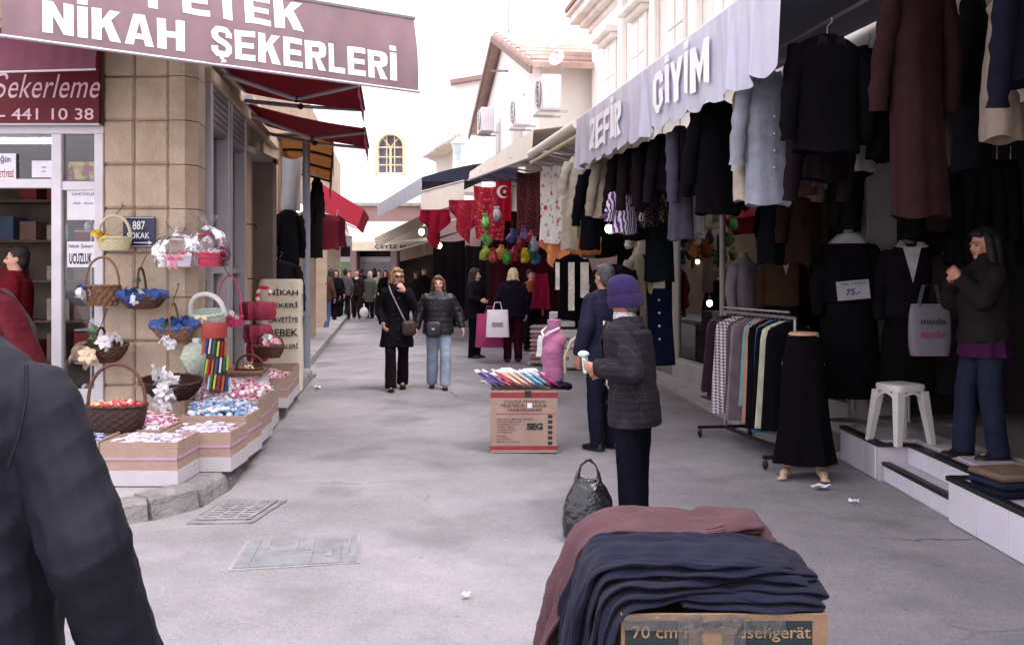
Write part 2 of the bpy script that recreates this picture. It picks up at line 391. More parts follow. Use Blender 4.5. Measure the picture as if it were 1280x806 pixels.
# ------------------------------------------------------------------ lettering
def _strip(o, i): return [(o[k], o[k + 1], i[k + 1], i[k]) for k in range(len(o) - 1)]
def _stroke(c, hx, hy):
    o, i = [], []
    for k, (x, y) in enumerate(c):
        a, b = c[max(k - 1, 0)], c[min(k + 1, len(c) - 1)]; dx, dy = b[0] - a[0], b[1] - a[1]; L = math.hypot(dx, dy); nx, ny = -dy / L, dx / L
        o.append((x + nx * hx, y + ny * hy)); i.append((x - nx * hx, y - ny * hy))
    return _strip(o, i)
def _glyph(ch):
    s, h = .33, .2
    R = lambda a, b, c, d: ((a, b), (c, b), (c, d), (a, d))
    mir = lambda q: tuple((1 - x, y) for x, y in q)[::-1]
    bowl = _strip([(s, 1), (.7, 1), (.93, .94), (1, .82), (1, .6), (.93, .48), (.7, .42), (s, .42)], [(s, 1 - h), (.6, 1 - h), (.66, .78), (.67, .75), (.67, .67), (.66, .64), (.6, .42 + h), (s, .42 + h)])
    S_ = _stroke([(.84, .66), (.84, .78), (.72, .9), (.5, .91), (.28, .9), (.16, .78), (.17, .66), (.3, .56), (.7, .44), (.83, .34), (.84, .22), (.72, .1), (.5, .09), (.28, .1), (.16, .22), (.16, .34)], .165, .1)
    g = {'E': (.6, [R(0, 0, s, 1), R(s, 0, 1, h), R(s, .41, .93, .59), R(s, 1 - h, 1, 1)]), 'F': (.58, [R(0, 0, s, 1), R(s, .38, .93, .56), R(s, 1 - h, 1, 1)]), 'L': (.55, [R(0, 0, s, 1), R(s, 0, 1, h)]),
         'H': (.7, [R(0, 0, s, 1), R(1 - s, 0, 1, 1), R(s, .4, 1 - s, .6)]), 'I': (.24, [R(0, 0, 1, 1)]), 'İ': (.24, [R(0, 0, 1, 1), R(0, 1.07, 1, 1.25)]), 'T': (.62, [R(0, 1 - h, 1, 1), R(.32, 0, .68, 1 - h)]),
         'P': (.64, [R(0, 0, s, 1)] + bowl), 'R': (.66, [R(0, 0, s, 1)] + bowl + [((.45, .42), (.7, .42), (1, 0), (.64, 0))]), 'K': (.7, [R(0, 0, s, 1), ((s, .36), (1, 1), (.63, 1), (s, .62)), ((.42, .446), (.66, .675), (1, 0), (.62, 0))]),
         'A': (.72, [((0, 0), (.3, 0), (.5, .76), (.5, 1), (.31, 1)), mir(((0, 0), (.3, 0), (.5, .76), (.5, 1), (.31, 1))), ((.353, .2), (.647, .2), (.6, .38), (.4, .38))]),
         'N': (.72, [R(0, 0, s, 1), R(1 - s, 0, 1, 1), ((s, 1), (s, .55), (1 - s, 0), (1 - s, .45))]), 'M': (.92, [R(0, 0, .25, 1), R(.75, 0, 1, 1), ((.25, 1), (.25, .55), (.5, .05), (.5, .5)), mir(((.25, 1), (.25, .55), (.5, .05), (.5, .5)))]),
         'S': (.62, S_), 'Ş': (.62, S_ + [((.4, -.02), (.4, -.08), (.6, -.08), (.6, -.02)), ((.44, -.2), (.72, -.16), (.68, -.08), (.5, -.08))]), 'G': (.66, _stroke([(.84, .66), (.84, .78), (.72, .9), (.5, .91), (.28, .9), (.16, .78), (.16, .22), (.28, .1), (.5, .09), (.72, .1), (.84, .22), (.84, .44), (.55, .44)], .165, .1)),
         'Y': (.68, [((0, 1), (.33, 1), (.5, .68), (.5, .4), (.33, .4)), mir(((0, 1), (.33, 1), (.5, .68), (.5, .4), (.33, .4))), R(.33, 0, .67, .4)]), 'Z': (.6, [R(0, 1 - h, 1, 1), R(0, 0, 1, h), ((0, h), (.42, h), (1, 1 - h), (.58, 1 - h))])}
    return g[ch]
def block_word(word, fn, mat, parent, gap=.09, fine=.045):     # heavy painted capitals; fn(u along the word, v of cap height)
    x = 0.0; polys = []
    for ch in word:
        w, q = _glyph(ch); polys.append([[(x + a * w, b) for a, b in p] for p in q]); x += w + gap
    W = x - gap
    for q in polys:                                             # every letter a piece of its own
        bm = bmesh.new()
        for p in q:
            try: bm.faces.new([bm.verts.new((a, b, 0)) for a, b in p])
            except ValueError: pass
        bmesh.ops.triangulate(bm, faces=bm.faces)
        for _ in range(5):
            ed = [e for e in bm.edges if e.calc_length() > fine]
            if not ed: break
            bmesh.ops.subdivide_edges(bm, edges=ed, cuts=1); bmesh.ops.triangulate(bm, faces=bm.faces)
        bm.verts.ensure_lookup_table(); bm.verts.index_update()
        mb = MB().add([tuple(fn(v.co.x / W, v.co.y)) for v in bm.verts], [tuple(v.index for v in f.verts) for f in bm.faces]); bm.free()
        mb.build('letter', mat, parent, smooth=False, fix=False)
def text_verts(s, weight=0.0, cuts=0, shear=0.0, spacing=1.0):
    cu = bpy.data.curves.new('t', 'FONT'); cu.body = s; cu.size = 1.0; cu.offset = weight; cu.shear = shear; cu.space_character = spacing
    cu.resolution_u = 4
    o = bpy.data.objects.new('t', cu); C.objects.link(o)
    dg = bpy.context.evaluated_depsgraph_get(); dg.update()
    me = bpy.data.meshes.new_from_object(o.evaluated_get(dg)); bpy.data.objects.remove(o)
    if cuts:
        bm = bmesh.new(); bm.from_mesh(me); bmesh.ops.triangulate(bm, faces=bm.faces)
        for _ in range(cuts):
            ed = [e for e in bm.edges if e.calc_length() > .12]
            if ed: bmesh.ops.subdivide_edges(bm, edges=ed, cuts=1); bmesh.ops.triangulate(bm, faces=bm.faces)
        bm.to_mesh(me); bm.free()
    v = np.array([tuple(x.co) for x in me.vertices]); f = [tuple(p.vertices) for p in me.polygons]
    v[:, :2] -= v[:, :2].min(axis=0); v[:, :2] /= (v[:, :2].max(axis=0) + 1e-9)      # 0..1 both ways
    bpy.data.meshes.remove(me)
    return v, f
def letters(s, fn, mat, parent, name='lettering', weight=.02, cuts=0, shear=0, spacing=1.0, world=True):
    v, f = text_verts(s, weight, cuts, shear, spacing)
    mb = MB(); mb.add([tuple(fn(p[0], p[1])) for p in v], f)
    o = mb.build(name, mat, parent, world=world, smooth=False, fix=False)
    if len(s) > 12: o['kind'] = 'stuff'
    return o
def flat_text(s, org, ux, uy, w, h, mat, parent, **k):      # lettering in the rectangle org + ux*w + uy*h
    org, ux, uy = Vector(org), Vector(ux), Vector(uy)
    return letters(s, lambda a, b: org + ux * (a * w) + uy * (b * h), mat, parent, **k)
X_, Y_, Z_ = Vector((1, 0, 0)), Vector((0, 1, 0)), Vector((0, 0, 1))
# ------------------------------------------------------------------ ground
m_asph = asphalt()
def ground_fn():
    xs = [-90, -50, -30, -15, -10] + list(np.linspace(-7, 7, 71)) + [10, 15, 30, 50, 90]
    ys = [-60, -30, -12, -4] + list(np.linspace(0, 40, 161)) + [46, 60, 90, 140, 200]
    mb = MB(); w = len(xs)
    vs = [(x, y, .006 * (math.sin(x * 2.1 + y * .7) * math.sin(y * 1.3 - x * .4)) - .006 + .003 * math.sin(5 * x + 2 * math.sin(3 * y))) for y in ys for x in xs]
    mb.add(vs, [(j * w + i, j * w + i + 1, (j + 1) * w + i + 1, (j + 1) * w + i) for j in range(len(ys) - 1) for i in range(w - 1)])
    return mb
struct(ground_fn().build('street', m_asph, fix=False))

# left side line of the street and right side line
dL = Vector((-.119, 1, 0)).normalized(); nL = Vector((1, .119, 0)).normalized()     # along the wall / out to the street
dR = Vector((-.151, 1, 0)).normalized(); nR = Vector((-1, -.151, 0)).normalized()
def WL(y, z=0.0, out=0.0): return Vector((-1.783 - .119 * y, y, z)) + nL * out
def WR(y, z=0.0, out=0.0): return Vector((4.7 - .151 * y, y, z)) + nR * out

m_conc = M((.27, .255, .25), .9, .22, 2.5, .5, 45, name='concrete', stain=.5)
m_kerb = M((.2, .19, .185), .92, .3, 4, .9, 28, name='rough_kerb', stain=.6)
m_pale = M((.36, .35, .35), .85, .14, 3, .3, 60, name='pale_paving', stain=.25)
KERB = [(-3.4, 6.28), (-2.75, 6.36), (-2.4, 6.58), (-2.19, 6.95), (-2.15, 7.5), (-2.24, 8.2)] + [(-2.24 - .119 * (y - 8.2), y) for y in (9.0, 9.8, 10.6, 11.4, 12.2, 13.0, 13.8, 14.6, 15.4)]
pav = [(-14, 6.4)] + [(x - .14, y + (.12 if i < 3 else 0)) for i, (x, y) in enumerate(KERB)] + [(-5.6, 34), (-14, 34)]
pv = struct(MB().prism(pav, -.05, .135).build('pavement', m_conc, smooth=False))
for i in range(len(KERB) - 1):
    a, b = Vector((*KERB[i], 0)), Vector((*KERB[i + 1], 0)); d = (b - a).normalized(); n = Vector((-d.y, d.x, 0))
    RND.seed(i); h = .145 + RND.uniform(-.012, .012)
    e = .012
    pts = [a + d * e, b - d * e, b - d * e + n * .16, a + d * e + n * .16]
    mb = MB(); ring = lambda z, s: [p + (n * s if k < 2 else Vector()) + Z_ * z for k, p in enumerate(pts)]
    mb.loft([ring(-.06, -.03), ring(h * .55, -.012 + RND.uniform(-.01, .01)), ring(h - .03, .0), ring(h, .03)])
    mb.build('kerb_stone', m_kerb, pv, smooth=False)
# low paved strip in front of the right-hand shops
mb = MB().prism([(2.84, 8.75), (2.42, 9.9), (2.12, 15.0), (1.3, 19.5), (-.4, 33), (4, 33), (4, 8.75)], -.05, .055)
sp = struct(mb.build('shop_pavement', m_pale, smooth=False))
for (y0, y1) in ((9.95, 11.6), (11.62, 13.3), (13.32, 14.95)):
    f = lambda y: 2.42 - .0588 * (y - 9.9)
    MB().prism([(f(y0), y0), (f(y1), y1), (4.65 - .151 * y1, y1), (4.65 - .151 * y0, y0)], .05, .068).build('paving_slab', m_pale, sp, smooth=False)
# doormat
t = tag(MB().obox((2.62, 12.1, .076), (1, 0, 0), dR, Z_, .42, .75, .014, .004).build('doormat', cloth(sr(96, 72, 58))), 'brown doormat lying on the pale step below the shop window', 'doormat')

# ------------------------------------------------------------------ manhole cover, drain grate, litter
m_cov = M((.23, .235, .245), .7, .2, 6, .5, 60, metal=.35, name='iron_cover')
m_dk = M((.03, .03, .032), .9, .2, 6, .2, name='dark_gap')
q = [P(290, 712, 0), P(450, 702, 0)]
def G(px, py, z=0.0):     # ground point under a pixel
    d = (CZ - z) * F / (py - HOR); return Vector(((px - 640) / F * d, d, z))
mh = thing('manhole_cover', 'rectangular grey metal manhole cover set in the road', 'manhole cover', G(370, 690))
c0, c1, c2, c3 = G(290, 712), G(446, 703), G(446, 669), G(312, 677)
def quad(mb, a, b, c, d, z0, z1): return mb.prism([(p.x, p.y) for p in (a, b, c, d)], z0, z1)
mid = (c0 + c1 + c2 + c3) / 4
sc = lambda p, s: mid + (p - mid) * s
quad(MB(), *[sc(p, 1.06) for p in (c0, c1, c2, c3)], -.03, .005).build('surround', m_conc, mh, smooth=False)
def lerp4(u, v): return (c0 * (1 - u) + c1 * u) * (1 - v) + (c3 * (1 - u) + c2 * u) * v
for (u0, u1) in ((.0, .12), (.13, .62), (.63, .86), (.87, 1.0)):
    quad(MB(), lerp4(u0, 0), lerp4(u1, 0), lerp4(u1, 1), lerp4(u0, 1), -.02, .011).build('cover_plate', m_cov, mh, smooth=False)
for (u, v, w, h) in ((.74, .2, .05, .22), (.2, .6, .012, .3), (.46, .55, .012, .3), (.3, .48, .3, .012), (.93, .3, .012, .5)):
    quad(MB(), lerp4(u, v), lerp4(u + w, v), lerp4(u + w, v + h), lerp4(u, v + h), .005, .0165).build('cast_rib', m_conc, mh, smooth=False)
dg_ = thing('drain_grate', 'iron storm drain grate with slots beside the kerb corner', 'drain grate', G(300, 638))
c0, c1, c2, c3 = G(246, 651), G(312, 650), G(347, 627), G(284, 627)
mid = (c0 + c1 + c2 + c3) / 4
quad(MB(), *[sc(p, 1.25) for p in (c0, c1, c2, c3)], -.03, .003).build('surround', m_kerb, dg_, smooth=False)
quad(MB(), c0, c1, c2, c3, -.02, .006).build('pit', m_dk, dg_, smooth=False)
m_gr = M((.25, .245, .25), .75, .3, 9, .4, 40, metal=.3, name='worn_iron')
for k in range(9):
    v0 = k / 8 * .93
    quad(MB(), lerp4(0, v0), lerp4(1, v0), lerp4(1, v0 + .055), lerp4(0, v0 + .055), -.01, .014).build('grate_bar', m_gr, dg_, smooth=False)
for u0 in (0, .32, .64, .94):
    quad(MB(), lerp4(u0, 0), lerp4(u0 + .06, 0), lerp4(u0 + .06, 1), lerp4(u0, 1), -.01, .0125).build('cross_bar', m_gr, dg_, smooth=False)
m_paper = M((.75, .74, .76), .8, .05, 20, .1, name='paper')
def scrap(px, py, w, lab, seed):
    r = random.Random(seed); c = G(px, py)
    a = r.uniform(0, 3); ux, uy = Vector((math.cos(a), math.sin(a), 0)), Vector((-math.sin(a), math.cos(a), 0))
    def fn(u, v): return c + ux * ((u - .5) * w) + uy * ((v - .5) * w * .6) + Z_ * (.012 + .012 * math.sin(u * 7 + seed) * math.sin(v * 5 + 1) + .01)
    tag(MB().sheet(fn, 8, 6, .002).build('paper_scrap', m_paper), lab, 'litter', 'paper scraps on the road')
scrap(1026, 610, .13, 'crumpled white paper scrap on the road beside the skirt form feet', 1)
scrap(1067, 629, .07, 'tiny white paper scrap nearest the white tiled step', 2)
scrap(584, 747, .05, 'tiny white paper scrap alone in the middle foreground of the road', 3)
scrap(662, 455, .1, 'small white scrap on the road behind the handkerchief carton', 4)
scrap(397, 485, .12, 'small pale scrap lying at the foot of the grey pole', 5)
scrap(604, 478, .1, 'small white scrap on the road right of the woman in jeans', 6)

# ------------------------------------------------------------------ left corner building
m_stone = M(sr(186, 167, 144), .88, .14, 3.5, .55, 34, name='beige_stone', stain=.35)
m_stoneb = M(sr(176, 157, 135), .9, .14, 3, .4, 30, name='beige_plaster', stain=.4)
m_alu = M(sr(176, 172, 176), .45, .08, 4, .05, 30, spec=.5, metal=.3, name='aluminium')
m_white = paint(sr(214, 210, 212), .5)
m_red = M(sr(100, 18, 32), .55, .12, 2, .05, 30, name='red_board')
m_int = M(sr(120, 108, 100), .9, .2, 2, .1, name='interior_wall')
m_glass = glass()
cs = thing('corner_shop_building', 'beige stone corner building with a sweet shop and panelled pilaster', 'building', (-4.5, 11.5, 0))
b = MB()
b.box(-3.60, -2.90, 8.86, 9.25, .1, 9.5).build('pilaster_core', m_stoneb, cs, smooth=False)
for k in range(-1, 13):
    z0 = .24 + .392 * k; z1 = z0 + .384
    if k == -1: z0 = .13
    RND.seed(50 + k)
    for (xa, xb) in ((-3.62, -3.352), (-3.345, -3.045)):
        dx = RND.uniform(-.003, .003)
        mb = MB(); c = Vector(((xa + xb) / 2, 8.855, (z0 + z1) / 2))
        mb.obox(c, X_, Y_, Z_, xb - xa, .07 + dx * 2, z1 - z0, .02)
        # raised inner cushion
        mb2 = mb.build('stone_block', m_stone, cs, angle=20)
    mb = MB()
    pa = WL(9.32, 0, .02); pb = WL(8.93, 0, .03)
    mb.prism([(-3.038, 8.82), (-2.90, 8.82), (pb.x, pb.y), (pa.x, pa.y), (pa.x - .3, pa.y), (-3.038, 9.1)], z0, z1)
    mb.build('stone_block', m_stone, cs, smooth=False)
# side wall: lintel, plinth, beige pier, showcases
def wl_box(y0, y1, z0, z1, o0, o1, name, mat, bev=0.0):
    c = (WL(y0, 0, 0) + WL(y1, 0, 0)) / 2; L = (WL(y1) - WL(y0)).length
    return MB().obox(c + nL * ((o0 + o1) / 2) + Z_ * ((z0 + z1) / 2), nL, dL, Z_, o1 - o0, L, z1 - z0, bev).build(name, mat, cs, smooth=bev > 0, angle=25)
wl_box(9.33, 14.9, 3.42, 9.5, -.35, 0, 'upper_wall', m_stoneb)
wl_box(9.33, 11.6, .1, .42, -.35, -.02, 'plinth', m_stoneb)
wl_box(11.62, 12.35, .1, 3.42, -.35, .02, 'pier', m_stone, .01)
wl_box(12.36, 13.6, .1, 3.42, -.35, -.04, 'pier', m_stoneb, .01)
wl_box(13.61, 14.9, .1, 3.42, -.35, .01, 'pier', m_stone, .01)
wl_box(9.33, 14.9, 3.42, 3.56, 0, .09, 'string_course', m_stone, .02)
m_shut = M(sr(120, 116, 118), .5, .1, 5, .05, metal=.4, name='shutter')
for (y0, y1, red) in ((9.36, 10.42, 1), (10.5, 11.58, 0)):
    for (ya, yb) in ((y0, y0 + .1), (y1 - .1, y1)): wl_box(ya, yb, .42, 3.42, -.12, .07, 'showcase_frame', m_alu, .008)
    wl_box(y0 + .1, y1 - .1, 3.0, 3.42, -.12, .05, 'shutter_box', m_shut, .01)
    for k in range(6): wl_box(y0 + .1, y1 - .1, 3.02 + k * .065, 3.07 + k * .065, .05, .062, 'shutter_slat', m_shut)
    wl_box(y0 + .1, y1 - .1, 1.62, 1.68, -.1, .02, 'rail', m_alu)
    wl_box(y0 + .1, y1 - .1, .42, 3.0, -.052, -.046, 'pane', m_glass)
    wl_box(y0 + .1, y1 - .1, .42, 3.0, -.35, -.33, 'backing', m_int)
    if red: wl_box(y0 + .3, y1 - .2, 1.75, 2.9, -.3, -.28, 'red_poster', m_red)
    else: wl_box(y0 + .3, y1 - .3, 1.2, 2.6, -.3, -.28, 'white_poster', m_white)
    for k in range(5): wl_box(y0 + .1, y1 - .1, .55 + k * .3, .565 + k * .3, -.32, -.08, 'shelf', m_white)
# iron hooks and pipes on the pier
for y, z in ((11.9, 2.2), (12.0, 1.55), (13.9, 2.4)):
    MB().tube([WL(y, z, 0), WL(y, z, .12), WL(y, z - .06, .15)], .008, 6).build('wall_hook', m_dk, cs)
MB().tube([WL(14.7, .2, .06), WL(14.7, 3.3, .06)], .03, 8).build('drain_pipe', M(sr(150, 92, 66), .6, .2), cs)
# street-facing shop front
zt, zm = 2.86, 2.38
b = lambda *a: MB().box(*a)
b(-7.2, -3.63, 8.9, 9.2, 3.9, 9.5).build('upper_wall', m_stoneb, cs, smooth=False)
for (x0, x1, z0, z1, n) in ((-4.08, -3.99, .14, 2.86, 'mullion'), (-3.70, -3.62, .14, 2.86, 'mullion'), (-5.2, -3.62, 2.86, 2.93, 'transom_bar'), (-5.2, -4.08, 2.38, 2.46, 'transom_bar'), (-3.99, -3.70, 2.36, 2.44, 'transom_bar'), (-3.99, -3.70, .14, .6, 'bottom_panel')):
    MB().box(x0, x1, 8.82 if n != 'mullion' else 8.81, 8.9, z0, z1, .006).build(n, m_white, cs, angle=25)
b(-5.2, -4.08, 8.855, 8.861, 2.46, 2.86).build('pane', m_glass, cs, smooth=False)
b(-3.99, -3.70, 8.855, 8.861, 2.44, 2.86).build('pane', m_glass, cs, smooth=False)
b(-3.99, -3.70, 8.855, 8.861, .6, 2.36).build('pane', m_glass, cs, smooth=False)
b(-7.2, -3.1, 8.9, 13.2, .1, .16).build('shop_floor', M(sr(120, 110, 105), .5), cs, smooth=False)
b(-7.2, -3.1, 8.9, 13.2, 3.05, 3.12).build('shop_ceiling', M(sr(150, 146, 142), .9), cs, smooth=False)
b(-7.2, -3.1, 12.9, 13.1, .1, 3.1).build('back_wall', m_int, cs, smooth=False)
b(-3.66, -3.52, 9.26, 12.9, .1, 3.1).build('inner_wall', m_int, cs, smooth=False)
b(-7.4, -7.2, 8.9, 13.2, .1, 9.5).build('end_wall', m_stoneb, cs, smooth=False)
b(-7.4, -3.45, 8.9, 14.9, 9.5, 9.65).build('roof', m_conc, cs, smooth=False)
b(-3.62, -3.45, 13.1, 14.9, .1, 9.5).build('rear_wall', m_stoneb, cs, smooth=False)

# red sign board over the shop
b(-7.2, -3.58, 8.92, 9.2, 2.94, 3.9).build('fascia_wall', m_stoneb, cs, smooth=False)
sb = thing('shop_sign', 'red sign board with pale script and phone number above the sweet shop door', 'sign', (-4.4, 8.75, 2.95))
b(-6.2, -3.63, 8.74, 8.80, 2.94, 3.78).build('board', m_red, sb, smooth=False)
MB().box(-6.24, -3.625, 8.735, 8.81, 2.925, 2.94).build('edge_trim', m_alu, sb, smooth=False)
m_let = M(sr(226, 190, 198), .6, .05, name='sign_lettering')
flat_text('Şekerleme', P(-9, 131, 8.735), X_, Z_, 134 / F * 8.735, 40 / F * 8.735, m_let, sb, weight=.0, shear=.35, spacing=1.05)
flat_text('0 256 83 - 441 10 38', P(-98, 150, 8.735), X_, Z_, 215 / F * 8.735, 14.5 / F * 8.735, m_let, sb, weight=.008)

# street name plate
sn = thing('street_name_plate', 'dark blue street plate with white number on the stone pilaster', 'sign', P(174, 290, 8.79))
pl = P(174, 290, 8.79)
MB().obox(pl, X_, Y_, Z_, .285, .012, .27, .004).build('plate', paint(sr(24, 30, 66), .3), sn)
m_wht = M((.78, .78, .78), .6, .04, name='white_lettering')
b2 = P(153, 309, 8.782); W = 42 / F * 8.78
MB().box(b2.x, b2.x + .28, 8.7815, 8.783, b2.z + .258, b2.z + .263).build('border', m_wht, sn, smooth=False)
MB().box(b2.x, b2.x + .28, 8.7815, 8.783, b2.z + .006, b2.z + .011).build('border', m_wht, sn, smooth=False)
flat_text('887', V(b2.x + .09, 8.782, b2.z + .155), X_, Z_, .11, .075, m_wht, sn, weight=.015)
flat_text('SOKAK', V(b2.x + .04, 8.782, b2.z + .075), X_, Z_, .2, .055, m_wht, sn, weight=.012)
MB().box(b2.x + .1, b2.x + .23, 8.7815, 8.783, b2.z + .035, b2.z + .044).build('arrow_shaft', m_wht, sn, smooth=False)
MB().slab([(b2.x + .23, 8.783, b2.z + .022), (b2.x + .23, 8.783, b2.z + .057), (b2.x + .262, 8.783, b2.z + .039)], (0, -.0015, 0)).build('arrow_head', m_wht, sn, smooth=False)

# notices on the shop glass
m_ink = M((.03, .03, .035), .8, .05, name='black_ink'); m_rink = M(sr(150, 40, 60), .8, .05, name='red_ink')
def notice(px0, py0, px1, py1, d, lab, lines, name='paper_notice'):
    a, c = P(px0, py1, d), P(px1, py0, d); w, h = c.x - a.x, c.z - a.z
    t = thing(name, lab, 'notice', a)
    MB().box(a.x, c.x, d - .003, d + .003, a.z, c.z).build('sheet', m_paper, t, smooth=False)
    for (s, u0, v0, u1, v1, mt, wt) in lines:
        flat_text(s, V(a.x + u0 * w, d - .0045, a.z + v0 * h), X_, Z_, (u1 - u0) * w, (v1 - v0) * h, mt, t, weight=wt)
notice(84, 302, 118, 334, 8.84, 'white notice lettered in black hung on the display pane', [('Nikah Şekeri', .06, .72, .94, .9, m_ink, .01), ('UCUZLUK', .08, .12, .92, .55, m_ink, .03)])
notice(84, 236, 125, 275, 8.84, 'pale paper notice at the top of the tall display pane', [('DAVETİYELER', .15, .78, .85, .9, m_ink, .0), ('nikah   sünnet', .2, .5, .8, .58, m_ink, 0)])
notice(-6, 192, 20, 226, 8.83, 'white notice with blue and red words in the transom window', [('Düğün', -.1, .62, .75, .92, M(sr(60, 70, 120), .8), .02), ('DAVETİYESİ', -.2, .12, .9, .42, m_rink, .02)])
notice(40, 201, 69, 222, 8.83, 'small white card in the transom window under the tube lamp', [('nikah', .42, .55, .62, .68, m_ink, .0), ('şekeri', .42, .3, .62, .42, m_ink, .0)])

# tube lamp in the shop, lit
tl = thing('tube_lamp', 'lit white fluorescent tube lamp above the sweet shop door', 'lamp', (-4.7, 9.6, 2.72))
MB().box(-5.6, -4.25, 9.3, 9.4, 2.89, 2.95).build('fitting', m_white, tl, smooth=False)
MB().tube([(-5.55, 9.35, 2.86), (-4.3, 9.35, 2.86)], .022, 10).build('tube', emit((.9, .95, 1.0), 7.0), tl)

# ------------------------------------------------------------------ awnings
def folds(u, seed, n=5):
    r = random.Random(seed); return sum(math.sin(u * r.uniform(8, 60) + r.uniform(0, 6)) * r.uniform(.3, 1) for _ in range(n)) / n
m_mauve = M(sr(128, 105, 109), .75, .1, 3, .12, 18, name='faded_awning', stain=.25)
m_cream = M(sr(226, 220, 205), .8, .06, 3, .1, 14, name='cream_awning')
# large lettered awning at the corner
A0, A1 = P(2, 45, 6.5), P(523, 115, 8.0)
pa = thing('lettered_awning', 'large faded maroon awning front with white capital letters over the corner', 'awning', (A0 + A1) / 2)
dA = (A1 - A0); LA = dA.length; nA = Vector((dA.y, -dA.x, 0)).normalized()      # towards the camera
def paf(u, v):
    h = .60 + .02 * u
    p = A0 + dA * u + Z_ * (v * h)
    bulge = .02 * folds(u, 3) * (1 - .5 * v) + .025 * math.sin(v * 3.1) + .012 * math.sin(u * 70) * math.sin(v * 3.1) ** 2
    return p + nA * bulge - nA * .10 * v
MB().sheet(paf, 110, 14, .006).build('valance', m_mauve, pa)
bk = Vector((-.50, .86, 0)).normalized() * 1.25 + Z_ * .62
MB().sheet(lambda u, v: paf(u, 1.0).lerp(V(-4.6, 8.78, 4.3).lerp(V(-2.35, 9.75, 4.25), u), v) + Z_ * (-.06 * math.sin(v * 3.1) * (1 + .3 * math.sin(u * 9))), 30, 10, .006).build('canopy', m_cream, pa)  # overexposed top of the awning put into a cream colour
MB().tube([paf(-.004, 1.0), paf(1.004, 1.0)], .025, 8).build('front_bar', m_alu, pa)
MB().tube([paf(-.004, 0), paf(1.004, 0)], .012, 8).build('hem_rod', m_alu, pa)
for u in (.12, .62):
    a = paf(u, 1.0); e = a + bk * .98 - Z_ * .12
    MB().tube([a, (a + e) / 2 + dA.normalized() * .3 - Z_ * .1, e], .022, 8).build('folding_arm', m_alu, pa)
m_wl = M((.8, .78, .78), .75, .05, 4, .05, name='awning_white_letters')
def on_pa(u0, u1, v0, v1): return lambda a, b_: paf(u0 + (u1 - u0) * a, v0 + (v1 - v0) * b_) + nA * .006
# horizontal place of each word from the photo columns
def upx(px):
    k = (px - 640) / F; return (A0.x - k * A0.y) / (k * dA.y - dA.x)
block_word('NİKAH', on_pa(upx(53), upx(231), .10, .46), m_wl, pa)
block_word('ŞEKERLERİ', on_pa(upx(264), upx(496), .10, .46), m_wl, pa)
block_word('PETEK', on_pa(upx(186), upx(382), .565, .93), m_wl, pa)

# small mauve awning flap further left
B0, B1 = P(-60, 92, 8.0), P(119, 87, 8.3)
sa = thing('small_awning', 'short plain mauve awning flap hanging left of the red sign', 'awning', (B0 + B1) / 2)
fnb = lambda u, v: B0.lerp(B1, u) + Z_ * (v * .3) + Vector((0, .012 * folds(u, 8) + .05 * v, 0))
MB().sheet(fnb, 40, 6, .005).build('valance', M(sr(120, 70, 84), .75, .12, 3, .1, 18, stain=.2), sa)
MB().sheet(lambda u, v: fnb(u, 1) + Vector((0, .55 * v, .16 * v)), 10, 4, .005).build('canopy', M(sr(120, 70, 84), .75, .12, 3, .1, 18, stain=.2), sa)
MB().tube([fnb(0, 1), fnb(1, 1)], .018, 8).build('front_bar', m_alu, sa)
MB().tube([fnb(0, 0), fnb(1.005, 0)], .009, 8).build('hem_rod', m_white, sa)

# dark red arm awnings along the side wall
m_dred = awn(sr(128, 30, 48), .45)
def arm_awning(y0, y1, zw, reach, zo, val, lab, mat, name='folding_arm_awning', seed=0, arms=True, sag=.03, group=None):
    t = thing(name, lab, 'awning', WL((y0 + y1) / 2, zo, .1), group=group)
    f = lambda u, v: WL(y0 + (y1 - y0) * u, zw + (zo - zw) * v - sag * math.sin(v * 3.1) * (1 + .2 * math.sin(u * 11)), .05 + (reach - .05) * v)
    MB().sheet(f, 16, 12, .006).build('canopy', mat, t)
    MB().sheet(lambda u, v: f(u, 1) - Z_ * (val * v * (1 + .08 * math.sin(u * 40))) + nL * (.015 * folds(u, seed) * v), 40, 4, .005).build('valance', mat, t)
    MB().tube([f(0, 1), f(1, 1)], .022, 8).build('front_bar', m_dk if arms else m_alu, t)
    MB().tube([WL(y0, zw + .05, .07), WL(y1, zw + .05, .07)], .06, 10).build('roller', m_alu, t)
    if arms:
        for u in (.08, .92):
            a = WL(y0 + (y1 - y0) * u, zw - .12, .08); e = f(u, 1) - Z_ * .03; k = (a + e) / 2 + dL * (.55 if u < .5 else -.55) - Z_ * .1
            MB().tube([a, k], .024, 8).build('upper_arm', m_alu, t); MB().tube([k, e], .02, 8).build('forearm', m_alu, t)
            MB().ell(k, (.035, .035, .035)).build('elbow_joint', m_dk, t)
    return t
arm_awning(9.75, 11.6, 3.72, 1.42, 3.55, .16, 'dark red folding arm awning nearest above the side showcases', m_dred, seed=1)
arm_awning(11.75, 13.6, 3.62, 1.42, 3.35, .18, 'second dark red folding arm awning above the plain beige pier', m_dred, seed=2)

